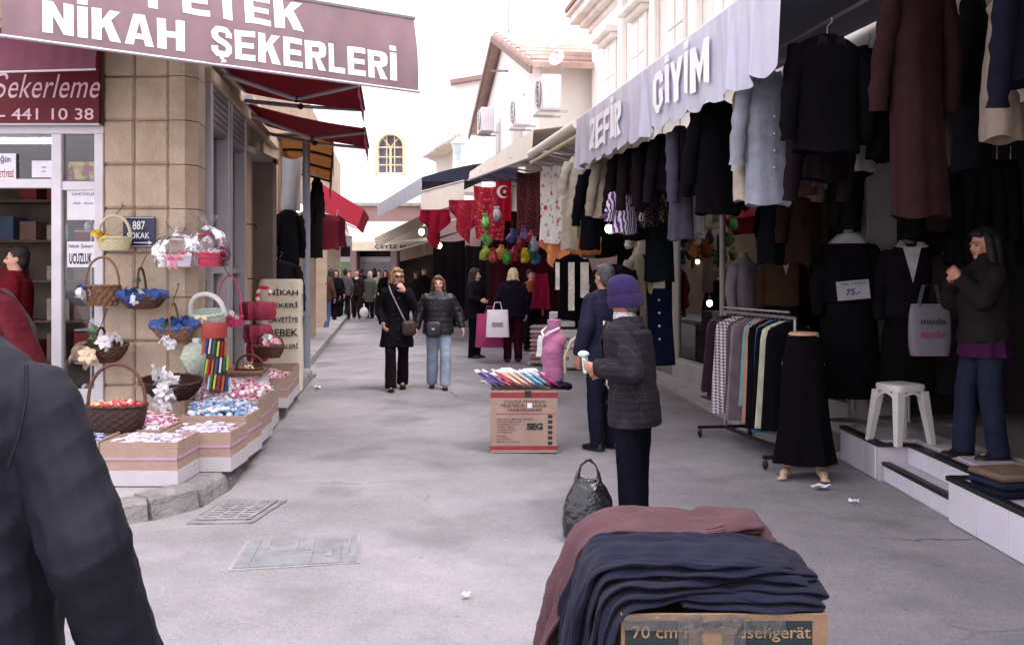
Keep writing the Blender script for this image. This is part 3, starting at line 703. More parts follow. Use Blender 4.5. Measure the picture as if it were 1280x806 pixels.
# ------------------------------------------------------------------ right-hand building (pale, two storeys) over three shops
m_plast = M(sr(236, 230, 222), .9, .06, 1.5, .15, 30, name='white_plaster', stain=.12)
m_trim = M(sr(224, 218, 210), .85, .1, 2, .2, 30, name='stucco_trim', stain=.3)
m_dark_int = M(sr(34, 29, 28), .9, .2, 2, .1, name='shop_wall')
rb = thing('stucco_building', 'pale two storey stucco building with moulded cornice and tall window hoods', 'building', WR(14, 0, -.5))
def wr_box(y0, y1, z0, z1, o0, o1, name, mat, par=None, bev=0.0, **k):
    c = (WR(y0) + WR(y1)) / 2; L = (WR(y1) - WR(y0)).length
    return MB().obox(c + nR * ((o0 + o1) / 2) + Z_ * ((z0 + z1) / 2), nR, dR, Z_, o1 - o0, L, z1 - z0, bev).build(name, mat, par or rb, smooth=bev > 0, angle=25, **k)
YN, YF = -5.0, 21.6
wr_box(YN, YF, 3.25, 7.0, -.6, -.3, 'upper_wall', m_plast)
wr_box(YN, YF, 3.0, 3.25, -.6, 0.02, 'lintel', M(sr(205, 196, 178), .85, .1, 2, .2, stain=.2))
for (z0, z1, o) in ((6.85, 7.0, .0), (7.0, 7.12, .16), (7.12, 7.3, .34), (7.3, 7.38, .42)):
    wr_box(YN, YF + o + .3, z0, z1, -.6, o - .28, 'cornice_moulding', m_trim, bev=.015)
wr_box(YN, YF + .6, 7.38, 7.46, -4.5, .18, 'roof', M(sr(150, 120, 108), .9, .2))
wr_box(YF - .3, YF, 0, 7.0, -4.5, -.32, 'end_wall', m_plast)
for yy in np.arange(7.0, 21.4, 2.1):
    wr_box(yy - .85, yy - .55, 3.6, 6.85, -.3, -.2, 'pilaster', m_plast, bev=.01)
    wr_box(yy - .3, yy + .9, 6.3, 6.42, -.3, -.02, 'window_hood', m_trim, bev=.02)
    wr_box(yy - .24, yy + .84, 6.2, 6.3, -.3, -.14, 'hood_bed_moulding', m_trim, bev=.01)
    w = wr_box(yy - .15, yy + .75, 4.3, 6.2, -.3, -.26, 'window_surround', m_trim, bev=.008)
    wr_box(yy - .06, yy + .66, 4.38, 6.12, -.26, -.252, 'window_pane', M(sr(236, 234, 234), .5, .04, name='pale_blind'), w)
    wr_box(yy + .28, yy + .32, 4.38, 6.12, -.252, -.235, 'glazing_bar', m_trim, w)
    wr_box(yy - .06, yy + .66, 5.5, 5.54, -.252, -.235, 'glazing_bar', m_trim, w)
    wr_box(yy - .22, yy + .82, 4.2, 4.3, -.3, -.12, 'window_sill', m_trim, bev=.01)
# ground floor: piers, rooms
m_post = M(sr(160, 156, 152), .6, .1, 3, .1, name='white_post', stain=.15)
wr_box(9.25, 9.47, .06, 3.0, -.3, .0, 'pier', m_post, bev=.01)
wr_box(14.82, 14.98, .06, 3.0, -.3, .03, 'pier', m_post, bev=.01)
wr_box(21.3, 21.6, .0, 3.0, -.3, .0, 'pier', m_post, bev=.01)
for (y0, y1) in ((YN, 9.25), (9.47, 14.82), (14.98, 21.3)):
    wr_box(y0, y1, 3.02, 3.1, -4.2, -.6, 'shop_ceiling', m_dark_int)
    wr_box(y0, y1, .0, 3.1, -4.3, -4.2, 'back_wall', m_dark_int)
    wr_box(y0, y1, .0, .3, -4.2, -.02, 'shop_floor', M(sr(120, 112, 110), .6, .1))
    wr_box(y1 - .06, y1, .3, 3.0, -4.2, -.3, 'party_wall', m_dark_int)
wr_box(YN - .2, YN, 0, 7.0, -4.5, -.0, 'end_wall', m_plast)
# middle shop glazing
m_sill = M(sr(170, 168, 168), .7, .12, 3, .2, name='stone_sill', stain=.2)
wr_box(9.47, 14.82, .06, .32, -.02, .05, 'window_plinth', m_sill, bev=.01)
for (ya, yb) in ((9.47, 9.53), (11.2, 11.27), (12.95, 13.02), (14.75, 14.82)):
    wr_box(ya, yb, .32, 3.0, -.04, .02, 'window_mullion', m_post)
for (ya, yb) in ((9.53, 11.2), (11.27, 12.95), (13.02, 14.75)):
    wr_box(ya, yb, .32, 2.98, -.014, -.008, 'window_pane', m_glass)
    wr_box(ya, yb, .32, .36, -.04, .02, 'bottom_rail', m_post)

# tiled platform of the near shop
m_tile = M(sr(205, 203, 210), .3, .05, 5, .03, 20, spec=.5, name='white_tile')
m_nose = M((.012, .012, .014), .4, .2, 8, .1, name='black_nosing')
m_top = M(sr(186, 180, 186), .5, .12, 3, .1, name='platform_top')
pf = struct(MB().prism([(2.89, 3.0), (2.89, 6.58), (3.13, 6.58), (3.13, 7.86), (2.89, 7.86), (2.89, 8.72), (3.6, 8.72), (3.6, 7.2), (4.4, 3.0)], -.03, .27).build('shop_platform', m_top, smooth=False))
MB().box(2.93, 3.12, 6.6, 7.84, -.03, .125).build('lower_step', m_top, pf, smooth=False)
def tiles(x, y0, y1, z0, z1, n):
    w = (y1 - y0) / n
    for k in range(n): MB().box(x - .012, x, y0 + k * w + .003, y0 + (k + 1) * w - .003, z0, z1, .002).build('tile', m_tile, pf, angle=20)
tiles(2.888, 7.88, 8.72, 0, .262, 3); tiles(2.888, 3.0, 6.56, 0, .262, 9); tiles(2.93, 6.62, 7.82, 0, .118, 4); tiles(3.128, 6.6, 7.84, .128, .262, 4)
for k in range(8):     # floor tiles on the platform's top
    for j in range(2): MB().box(2.95 + j * .33, 3.27 + j * .33, 4.9 + k * .33 if j == 0 and False else 8.70 - (k + 1) * .33, 8.695 - k * .33, .268, .281, .002).build('tile', M(sr(176, 170, 172), .35, .1, 4, .03), pf, angle=20) if not (j == 0 and 6.5 < 8.70 - (k + 1) * .33 + .16 < 7.9) else None
for (x0, x1, y0, y1, z) in ((2.872, 2.945, 3.0, 6.6, .27), (2.872, 2.945, 7.84, 8.74, .27), (3.112, 3.185, 6.6, 7.84, .27), (2.912, 2.975, 6.6, 7.84, .125)):
    MB().box(x0, x1, y0, y1, z - .008, z + .022, .004).build('nosing', m_nose, pf, angle=20)
MB().box(2.9, 3.13, 6.575, 6.612, .262, .292).build('nosing', m_nose, pf, smooth=False)
MB().box(2.9, 3.13, 7.826, 7.863, .262, .292).build('nosing', m_nose, pf, smooth=False)

# blue-grey lettered awning over the near shops
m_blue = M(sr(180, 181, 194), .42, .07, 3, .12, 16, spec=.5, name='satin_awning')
T0, T1 = V(.85, 12.4, 3.52), V(1.75, 6.3, 3.56)          # far end, near end of the front tube
za = thing('satin_awning', 'pale blue satin awning with scalloped hem and white capital letters', 'awning', (T0 + T1) / 2)
dZ = T1 - T0; nZ = Vector((-1, -.148, 0)).normalized(); LZ = dZ.length
def zfn(u, v, off=0.0):
    sc_ = .065 * abs(math.sin(u * math.pi * 13))
    h = (.63 - .055 + sc_) * v
    fold = (.034 * math.sin(u * 97 + 2 * math.sin(u * 11)) + .02 * math.sin(u * 190 + 3 * math.sin(u * 23)) + .04 * folds(u, 21, 7)) * (.2 + v)
    calm = lambda a, b_: max(0.0, min(1.0, (u - a) / .05, (b_ - u) / .05))
    fold *= 1 - .75 * calm(.5, .85) - .65 * calm(.1, .42)
    sl = .09 * v * math.sin(u * 8)
    return T0 + dZ * u - Z_ * h + nZ * (.04 + fold + off) + dZ.normalized() * (fold * .5 - sl * .2)
MB().sheet(zfn, 420, 12, .004).build('valance', m_blue, za)
MB().tube([T0 - dZ * .012, T1 + dZ * .012], .035, 12).build('front_tube', m_alu, za)
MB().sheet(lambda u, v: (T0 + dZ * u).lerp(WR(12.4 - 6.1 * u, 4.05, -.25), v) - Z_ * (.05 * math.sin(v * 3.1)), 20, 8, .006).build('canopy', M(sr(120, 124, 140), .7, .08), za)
for u in (.02, .5, .98):
    a = T0 + dZ * u - Z_ * .03; e = WR(12.4 - 6.1 * u, 3.7, -.2)
    MB().bar(a, e, .035).build('canopy_strut', m_alu, za)
MB().tube([T0.lerp(WR(12.4, 3.6), .35) - Z_ * .1, T1.lerp(WR(6.3, 3.6), .35) - Z_ * .1], .015, 8).build('hanging_rail', m_alu, za)
m_zl = M((.82, .82, .84), .5, .04, name='awning_letters')
block_word('ZEFİR', lambda a, b_: zfn(.139 + .231 * a, .80 - .58 * b_, .03), m_zl, za, fine=.03)
block_word('GİYİM', lambda a, b_: zfn(.55 + .243 * a, .76 - .56 * b_, .03), m_zl, za, fine=.03)

# dark canopy of the nearest stretch with bare frame bars
m_can = M(sr(58, 50, 48), .85, .2, 3, .1, name='dark_canopy')
nc = thing('frame_canopy', 'dark canopy on bare wooden frame bars above the near hanging coats', 'canopy', (2.4, 5.0, 3.6))
MB().sheet(lambda u, v: V(1.8 + .9 * u, 6.15 - 9 * u, 3.62).lerp(WR(6.15 - 9 * u, 4.0, -.2), v) - Z_ * .04 * math.sin(v * 3.1), 12, 8, .01).build('canopy', m_can, nc)
m_wood = M(sr(150, 122, 96), .75, .2, 6, .3, 40, name='frame_wood')
for k in range(5):
    y = 6.1 - k * .8; MB().bar(V(1.8 + .07 * k, y, 3.56), WR(y, 3.75, -.1), .035, .05).build('frame_bar', m_wood, nc)
for v in (.02, .35, .7): MB().bar(V(1.8, 6.15, 3.53).lerp(WR(6.15, 3.68), v), V(2.1, 2.6, 3.53).lerp(WR(2.6, 3.68), v), .03, .04).build('frame_bar', m_wood, nc)

# cream awning over the stalls further on
N0, N1 = P(664, 195, 16.5), P(586, 224, 24.0)
ca = thing('cream_awning', 'cream awning with plain front flap over the red cloth stall', 'awning', (N0 + N1) / 2)
dN = N1 - N0
fnc = lambda u, v: N0 + dN * u + Z_ * (v * (.43 - .25 * u)) + nR * (.02 * folds(u, 5) - .03 * v)
MB().sheet(fnc, 50, 5, .005).build('valance', m_cream, ca)
MB().sheet(lambda u, v: fnc(u, 1).lerp(WR(16.5 + 7.5 * u, 4.25, -.25), v), 10, 8, .006).build('canopy', m_cream, ca)
MB().tube([N0 - Z_ * .02, N1 - Z_ * .02], .03, 8).build('front_bar', m_alu, ca)
for k in range(5):
    u = k / 4; MB().bar(N0 + dN * u + Z_ * .1, WR(16.5 + 7.5 * u, 3.4, -.1), .03).build('truss_bar', m_alu, ca)
for k in range(4):
    u = k / 4; MB().bar(N0 + dN * u + Z_ * .1, WR(16.5 + 7.5 * (u + .25), 3.4, -.1), .025).build('truss_brace', m_alu, ca)
# rolled awning between the two
ra = thing('rolled_awning', 'half rolled cream awning between the satin awning and the cloth stall', 'awning', P(700, 165, 14))
R0, R1 = P(722, 155, 12.6), P(664, 193, 16.2)
MB().tube([R0, R1], .07, 10).build('roll', m_cream, ra); MB().tube([R0 - Z_ * .16, R1 - Z_ * .14], .03, 8).build('front_bar', M(sr(190, 180, 140), .6), ra)
MB().sheet(lambda u, v: R0.lerp(R1, u) + (Z_ * .05) + (-nR) * (1.5 * v) + Z_ * (.28 * v), 8, 6, .006).build('canopy', m_cream, ra)
for u in (.1, .5, .9):
    a = R0.lerp(R1, u) - Z_ * .14; MB().bar(a, a - nR * 1.6 - Z_ * .25, .03).build('truss_bar', m_alu, ra); MB().bar(a - nR * .1 + Z_ * .1, a - nR * .8 - Z_ * .14, .022).build('truss_brace', m_alu, ra)
# flap beyond
fl = thing('awning_flap', 'small off white awning flap hanging beyond the cream awning', 'awning', P(553, 245, 24.5))
f4 = [P(526, 268, 24.6), P(580, 254, 24.2), P(580, 226, 24.2), P(526, 240, 24.6)]
ff = lambda u, v: (f4[0].lerp(f4[1], u)).lerp(f4[3].lerp(f4[2], u), v) + Vector((0, .02 * folds(u, 31), 0))
MB().sheet(ff, 24, 5, .006).build('valance', m_cream, fl)
MB().sheet(lambda u, v: ff(u, 1) + Vector((.25, 1.9, .25)) * v, 8, 6, .006).build('canopy', m_cream, fl); MB().tube([ff(0, 1), ff(1, 1)], .025, 8).build('front_bar', m_alu, fl)
# navy canopy
nv = thing('navy_canopy', 'dark navy rounded canopy with pale blue side valance further down the street', 'canopy', P(530, 240, 29))
V0, V1 = P(527, 222, 25.2), P(472, 256, 33.0)
fv = lambda u, v: V0.lerp(V1, u) - Z_ * (.42 * v) + Vector((.02 * folds(u, 41) * v, 0, 0))
MB().sheet(fv, 40, 4, .006).build('valance', M(sr(186, 196, 210), .6, .1), nv)
m_navy = M(sr(30, 34, 58), .7, .2)
MB().sheet(lambda u, v: fv(u, 0) + Vector((2.6 * v, 0, .38 * math.sin(min(1, v * 1.3) * 1.57))), 12, 10, .01).build('canopy', m_navy, nv)
MB().slab([V0 + Vector((2.6 * v, 0, .38 * math.sin(min(1, v * 1.3) * 1.57) if k else -.1)) for k, v in [(1, i / 8) for i in range(9)] + [(0, i / 8) for i in range(8, -1, -1)]], (0, .02, 0)).build('end_panel', m_navy, nv)
# red awning on the left, further on
m_rred = awn(sr(150, 24, 46), .3)
rw = thing('red_awning', 'bright red awning sloping over the street from the left wall', 'awning', P(425, 255, 21))
r4 = [P(392, 258, 20), P(446, 284, 20.5), P(455, 262, 21), P(392, 224, 20.5)]
MB().slab(r4, (0, .012, 0)).build('side_panel', m_rred, rw, smooth=False)
MB().sheet(lambda u, v: (r4[3].lerp(r4[2], v)) + Vector((-.35 * u, 3.2 * u, 0)), 8, 6, .008).build('canopy', m_rred, rw)
MB().sheet(lambda u, v: (r4[2].lerp(r4[1], v)) + Vector((-.35 * u + .04 * math.sin(u * 25) * v, 3.2 * u, 0)), 24, 4, .006).build('valance', m_rred, rw)
MB().bar(r4[0] - Z_ * .03, r4[1] - Z_ * .03, .03).build('side_bar', m_alu, rw)
# tan canopy held by the grey pole
m_tan = awn(sr(190, 148, 100), .4)
tn = thing('tan_canopy', 'tan canopy with dark ribs and ragged hem beside the grey pole', 'canopy', P(380, 190, 15.4))
ft = lambda u, v: P(338, 168, 14.6).lerp(P(417, 175, 14.8), u).lerp(P(338, 215, 19).lerp(P(412, 225, 19), u), v) + Z_ * .06 * math.sin(u * 3.1)
MB().sheet(ft, 12, 12, .008).build('canopy', m_tan, tn)
for v in (.0, .33, .66, 1.0): MB().tube([ft(i / 6, v) - Z_ * .03 for i in range(7)], .025, 6).build('rib', m_dk, tn)
MB().sheet(lambda u, v: ft(1, u) - Z_ * (v * (.35 + .15 * math.sin(u * 19))), 24, 4, .006).build('ragged_hem', M(sr(70, 58, 60), .9), tn)
gp = thing('grey_pole', 'tall grey metal pole standing on the left kerb', 'pole', G(383, 470))
pb = G(383, 471); MB().tube([pb, pb + Z_ * 3.82], .06, 12).build('shaft', M(sr(128, 132, 142), .5, .12, 5, .1, metal=.2), gp)
MB().box(pb.x - .13, pb.x + .13, pb.y - .13, pb.y + .13, .0, .05, .01).build('base_plate', m_kerb, gp)
MB().bar(pb + Z_ * 3.78, WL(15.0, 3.82, 0), .05).build('brace', m_alu, gp)

# ------------------------------------------------------------------ buildings beyond
m_wall2 = M(sr(240, 234, 226), .9, .05, .8, .1, 20, name='far_plaster', stain=.08)
m_tiles = M(sr(196, 168, 156), .85, .2, 3, .3, 20, name='roof_tiles', stain=.3)
m_eave = M(sr(140, 116, 106), .8, .2)
# gabled house, gable towards the street
def LN(y, z): return Vector((3.95 - .151 * y, y, z))
gh = thing('gabled_house', 'white house with red tiled gable roof above the stall awnings', 'house', LN(26.5, 0) + X_ * 2)
g = [LN(21.9, 3.0), LN(32.8, 3.0), LN(32.8, 6.35), LN(27.6, 8.05), LN(21.9, 6.2)]
MB().slab(g, (6, .9, 0)).build('wall', m_wall2, gh, smooth=False)
for (a, b_) in ((LN(27.6, 8.13), LN(21.2, 5.98)), (LN(27.6, 8.13), LN(33.5, 6.2))):
    rf = MB().slab([a + X_ * -.3, b_ + X_ * -.3, b_ + X_ * -.3 + Z_ * .12, a + X_ * -.3 + Z_ * .12], (6.5, 1, 0)).build('roof', m_tiles, gh, smooth=False)
    MB().bar(a + X_ * -.34 - Z_ * .06, b_ + X_ * -.34 - Z_ * .06, .06, .16).build('barge_board', m_eave, rf, smooth=False)
    for k in range(9):
        p = a.lerp(b_, (k + .5) / 9) + Z_ * .13; MB().tube([p - X_ * .3, p + X_ * 5.5 + Y_ * .85], .09, 6).build('tile_ridge', m_tiles, rf)
for yy in (24.6, 28.6):
    w = MB().obox(LN(yy, 5.3) - X_ * .01, nR, dR, Z_, .05, .9, 1.3).build('window', m_trim, gh, smooth=False)
    MB().obox(LN(yy, 5.3) - X_ * .03, nR, dR, Z_, .05, .7, 1.1).build('pane', M(sr(150, 156, 165), .2), w, smooth=False)
MB().bar(P(615, 89, 27.2), P(634, 89, 26.6), .05).build('wall_bracket', m_eave, gh)
MB().tube([P(636, 45, 26.6), P(636, -20, 26.6)], .012, 6).build('aerial', m_dk, gh)
# lower storey behind the stalls
fs = thing('stall_building', 'plain low building with open stalls under the cream awning', 'building', WR(26, 0, -1))
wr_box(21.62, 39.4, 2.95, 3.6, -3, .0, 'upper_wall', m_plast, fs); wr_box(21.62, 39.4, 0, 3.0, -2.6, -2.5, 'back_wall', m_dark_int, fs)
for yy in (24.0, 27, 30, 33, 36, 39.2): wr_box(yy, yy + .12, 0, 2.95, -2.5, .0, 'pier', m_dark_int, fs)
# two further houses
h2 = thing('far_house', 'pale far house with dark flat eave left of the gabled house', 'house', (-1.5, 38, 0))
MB().slab([P(608, 225, 38), P(566, 225, 38), P(566, 106, 38), P(608, 98, 38)], (3, 6, 0)).build('wall', m_wall2, h2, smooth=False)
MB().bar(P(563, 104, 37.9), P(611, 96, 37.9), .5, .16).build('eave', m_eave, h2, smooth=False)
for (px, py) in ((580, 150), (596, 150)):
    MB().obox(P(px, py, 37.97), X_, Y_, Z_, .3, .1, .8).build('window', M(sr(205, 200, 205), .3), h2, smooth=False)
h3 = thing('scalloped_eave_house', 'pale far house with scalloped eave and cream soffit beside the mosque', 'house', (-2.6, 41, 0))
MB().slab([P(604, 240, 42), P(545, 240, 42), P(545, 196, 42), P(604, 160, 42)], (3, 5, 0)).build('wall', m_wall2, h3, smooth=False)
e4 = [P(528, 205, 39), P(545, 205, 44), P(604, 205, 44), P(578, 166, 36)]
MB().slab([P(529, 196, 41), P(549, 205, 44), P(578, 190, 44), P(577, 165, 36.5)], (0, 0, .12)).build('eave', M(sr(226, 214, 190), .9), h3, smooth=False)
for k in range(12):
    p = P(529, 196, 41).lerp(P(577, 165, 36.5), (k + .5) / 12); MB().ell(p + Z_ * .02, (.12, .2, .13), n=8, k=5).build('eave_scallop', m_trim, h3)
# mosque-like hall at the end with arched window
hl = thing('white_hall', 'tall white hall with small arched window closing the street', 'building', (-8, 50, 0))
ac = P(488, 197, 50); aw, az0, az1 = .62, P(488, 216, 50).z, P(488, 184, 50).z
def arch(r, z0, zc, n=12): return [(ac.x - r, z0), *[(ac.x - r * math.cos(math.pi * k / n), zc + r * math.sin(math.pi * k / n)) for k in range(n + 1)], (ac.x + r, z0)]
wallpoly = [(-22, 0), (-22, 16), (9, 16), (9, 0)]
o = arch(aw, az0, az1)
top = 16.0
mbw = MB()
for (x0, x1, z0, z1) in ((-22, ac.x - aw, 0, top), (ac.x + aw, 9, 0, top), (ac.x - aw, ac.x + aw, 0, az0)): mbw.box(x0, x1, 50, 52, z0, z1)
arc = o[1:-1]
mbw.slab([Vector((x, 50, z)) for x, z in [(ac.x - aw, top)] + arc + [(ac.x + aw, top)]], (0, 2, 0))
mbw.build('wall', m_wall2, hl, smooth=False)
m_arch = M(sr(222, 196, 156), .8, .1)
ring_o, ring_i = arch(aw + .16, az0 - .1, az1), arch(aw, az0 - .1, az1)
mbr = MB()
for k in range(len(ring_o) - 1):
    mbr.slab([Vector((ring_o[k][0], 49.94, ring_o[k][1])), Vector((ring_o[k + 1][0], 49.94, ring_o[k + 1][1])), Vector((ring_i[k + 1][0], 49.94, ring_i[k + 1][1])), Vector((ring_i[k][0], 49.94, ring_i[k][1]))], (0, .05, 0))
wn_ = mbr.build('window_surround', m_arch, hl, smooth=False)
MB().slab([Vector((x, 50.5, z)) for x, z in o], (0, .05, 0)).build('pane', M(sr(120, 120, 135), .3, .3, 2), wn_, smooth=False)
for dx in (-.2, .2): MB().box(ac.x + dx - .025, ac.x + dx + .025, 50.1, 50.16, az0, az1 + .55).build('bar', m_arch, wn_, smooth=False)
MB().box(ac.x - .05, ac.x + .05, 50.05, 50.15, az0, az1).build('bar', m_arch, wn_, smooth=False)
for z in (az0 + .4, az0 + .8, az1): MB().box(ac.x - aw, ac.x + aw, 50.08, 50.14, z - .03, z + .03).build('bar', m_arch, wn_, smooth=False)
for a in (50, 130): MB().bar((ac.x, 50.12, az1), (ac.x + .6 * math.cos(math.radians(a)), 50.12, az1 + .6 * math.sin(math.radians(a))), .05).build('bar', m_arch, wn_, smooth=False)
# shop row closing the street
er = thing('end_shop_row', 'low pinkish shop row with doors closing the far end of the street', 'building', (-5, 40, 0))
m_pink = M(sr(150, 122, 120), .9, .1, 1, .1, name='pink_plaster', stain=.15)
MB().box(-16, 4, 39.5, 41, 2.6, 4.2).build('upper_wall', m_pink, er, smooth=False)
MB().box(-16, 4, 39.3, 41.2, 4.2, 4.32).build('roof_slab', m_conc, er, smooth=False)
MB().box(-16, 4, 40.6, 40.8, 0, 2.6).build('back_wall', M(sr(64, 52, 48), .9, .4, .8), er, smooth=False)
for x in (-9.4, -7.8, -6.3, -4.7, -2.8, -.8): MB().box(x - .12, x + .12, 39.5, 40.5, 0, 2.6).build('pier', m_pink, er, smooth=False)
for i, (x0, x1) in enumerate(((-7.66, -6.44), (-6.16, -4.84))):
    f = MB().box(x0, x1, 40.3, 40.36, 0, 2.2).build('shop_door', m_white, er, smooth=False); MB().box(x0 + .12, x1 - .12, 40.26, 40.3, .2, 2.0).build('pane', M((sr(120, 150, 110), sr(150, 150, 150))[i], .3, .4, 2), f, smooth=False)
# beige awning at the end
bw = thing('beige_awning', 'broad beige awning with dark lettering at the far end of the street', 'awning', P(485, 300, 36))
fb = lambda u, v: P(440, 302, 36).lerp(P(535, 302, 36), u).lerp(P(432, 277, 39.2).lerp(P(522, 277, 39.2), u), v)
m_beige = M(sr(214, 204, 182), .8, .08)
MB().sheet(fb, 12, 6, .01).build('canopy', m_beige, bw)
MB().sheet(lambda u, v: fb(u, 0) - Z_ * (.33 * v), 30, 3, .008).build('valance', m_beige, bw)
a = fb(.3, 0) - Z_ * .28 + Vector((0, -.02, 0)); flat_text('ÇEYİZ BEBE', a, X_, Z_, 1.5, .2, m_ink, bw, weight=.02)
MB().bar(P(470, 303, 30), P(527, 276, 31), .05, .3).build('side_beam', m_beige, bw, smooth=False)
def plain_awning(lab, a, b_, drop, back, mat):
    t = thing('lane_awning', lab, 'awning', (a + b_) / 2, group='awnings far down the lane')
    MB().sheet(lambda u, v: a.lerp(b_, u) - Z_ * (drop * v) + Y_ * (.02 * math.sin(u * 31)), 24, 3, .008).build('valance', mat, t)
    MB().sheet(lambda u, v: a.lerp(b_, u) + Vector(back) * v, 8, 5, .01).build('canopy', mat, t); MB().tube([a, b_], .025, 6).build('front_bar', m_alu, t)
plain_awning('grey awning low over the far lane left of the beige one', P(404, 290, 31), P(440, 296, 33), .3, (-.8, 2.5, .5), M(sr(130, 124, 124), .8))
plain_awning('brown awning over the dark stalls right of the beige awning', P(500, 312, 33), P(545, 300, 30), .4, (1.2, 2.0, .5), M(sr(120, 96, 82), .8))
plain_awning('dull cream awning deep in the lane under the navy canopy', P(478, 292, 35), P(540, 282, 31), .35, (1.0, 2.5, .4), M(sr(170, 160, 146), .8))
# air conditioners
def aircon(px, py, d, w, lab):
    c = P(px, py, d); t = thing('air_conditioner', lab, 'air conditioner', c, group='air conditioners above the awnings')
    MB().obox(c, dR, nR, Z_, .85 * w, .34 * w, .6 * w, .02).build('casing', m_white, t)
    f = c + nR * (.18 * w) - dR * (.12 * w)
    rot = nR.to_track_quat('Z', 'Y').to_matrix()
    mb = MB(); mb.add([f + rot @ Vector((.24 * w * math.cos(a / 24 * 6.283), .24 * w * math.sin(a / 24 * 6.283), 0)) for a in range(24)], [tuple(range(24))]); mb.build('fan_opening', M(sr(96, 98, 108), .7), t, smooth=False)
    for r_ in (.09, .17, .24): MB().tube([f + nR * .012 + rot @ Vector((r_ * w * math.cos(a / 16 * 6.283), r_ * w * math.sin(a / 16 * 6.283), 0)) for a in range(17)], .008, 5).build('fan_guard', m_white, t)
    for s_ in (-1, 1): MB().bar(c + dR * (.3 * w * s_) - Z_ * (.32 * w) - nR * .3, c + dR * (.3 * w * s_) - Z_ * (.32 * w) + nR * .2, .04).build('bracket', m_alu, t)
aircon(684, 120, 17.5, 1.0, 'white air conditioner with dark round fan nearest on the stucco wall')
aircon(650, 142, 21.6, 1.0, 'white air conditioner second along below the gabled house')
aircon(607, 152, 25.5, 1.0, 'white air conditioner furthest left above the cream awning')
dish = P(697, 74, 21)
t = thing('satellite_dish', 'small satellite dish on a bracket at the roof corner', 'satellite dish', dish)
MB().lathe([(.03, 0), (.1, .015), (.17, .05), (.18, .06), (.165, .06), (.1, .03), (.02, .015)], (0, 0, 0), 18).build('bowl', m_white, t, world=False)
t.rotation_euler = (math.radians(70), 0, math.radians(-30))
MB().tube([(0, 0, .02), (0, -.15, -.3)], .02, 6).build('mast', m_alu, t, world=False)
MB().tube([(0, .15, .05), (0, .03, .2)], .012, 6).build('feed_arm', m_alu, t, world=False)
# street lantern
sl = thing('street_lantern', 'small glass street lantern fixed under the scalloped eave', 'lantern', P(573, 190, 36))
lp = P(573, 190, 36)
MB().lathe([(.12, -.3), (.26, .3)], lp, 6).build('glass', M(sr(190, 205, 205), .3), sl, smooth=False); MB().lathe([(.3, .3), (.05, .52)], lp, 6).build('cap', m_trim, sl, smooth=False)
MB().tube([lp + Z_ * .5, lp + V(.5, .4, .7)], .03, 6).build('bracket', m_alu, sl)
# ------------------------------------------------------------------ people
m_skin = M(sr(214, 164, 140), .55, .1, 14, .06, 60, spec=.35, name='skin')
m_skin2 = M(sr(172, 122, 100), .55, .12, 14, .06, 60, spec=.35, name='skin')
m_eye = M((.02, .018, .016), .3, .05, name='eye'); m_lip = M(sr(150, 78, 72), .5, .1, name='lip')
m_black = cloth(sr(38, 36, 44), name='black_wool'); m_jean = M(sr(146, 158, 176), .9, .22, 7, .3, 40, spec=.1, name='light_denim')
m_djean = M(sr(30, 34, 50), .9, .25, 8, .3, 40, spec=.1, name='dark_denim'); m_leather = M(sr(23, 22, 28), .5, .2, 10, .25, 30, spec=.5, name='black_leather')  # dark denim, coloured darker still in place of platform shade
m_shoe = M((.012, .011, .011), .4, .2, 10, .1, name='shoe_leather')
def HAIR(c): return M(c, .55, .35, 24, .6, 90, spec=.35, name='hair')
def rotz(a): return Matrix.Rotation(a, 3, 'Z')
def ring(c, hw, hd, n=24, e=2.3, ph=0):
    out = []
    for k in range(n):
        a = 2 * math.pi * k / n; ca, sa = math.cos(a), math.sin(a)
        out.append(Vector((c[0] + hw * math.copysign(abs(ca) ** (2 / e), ca), c[1] + hd * math.copysign(abs(sa) ** (2 / e), sa), c[2])))
    return out
DEF = {'sh': (.178, 0, 1.395), 'el': (.245, .03, 1.12), 'wr': (.262, -.05, .885), 'hip': (.088, 0, .9), 'kn': (.098, -.012, .49), 'an': (.1, .02, .09)}
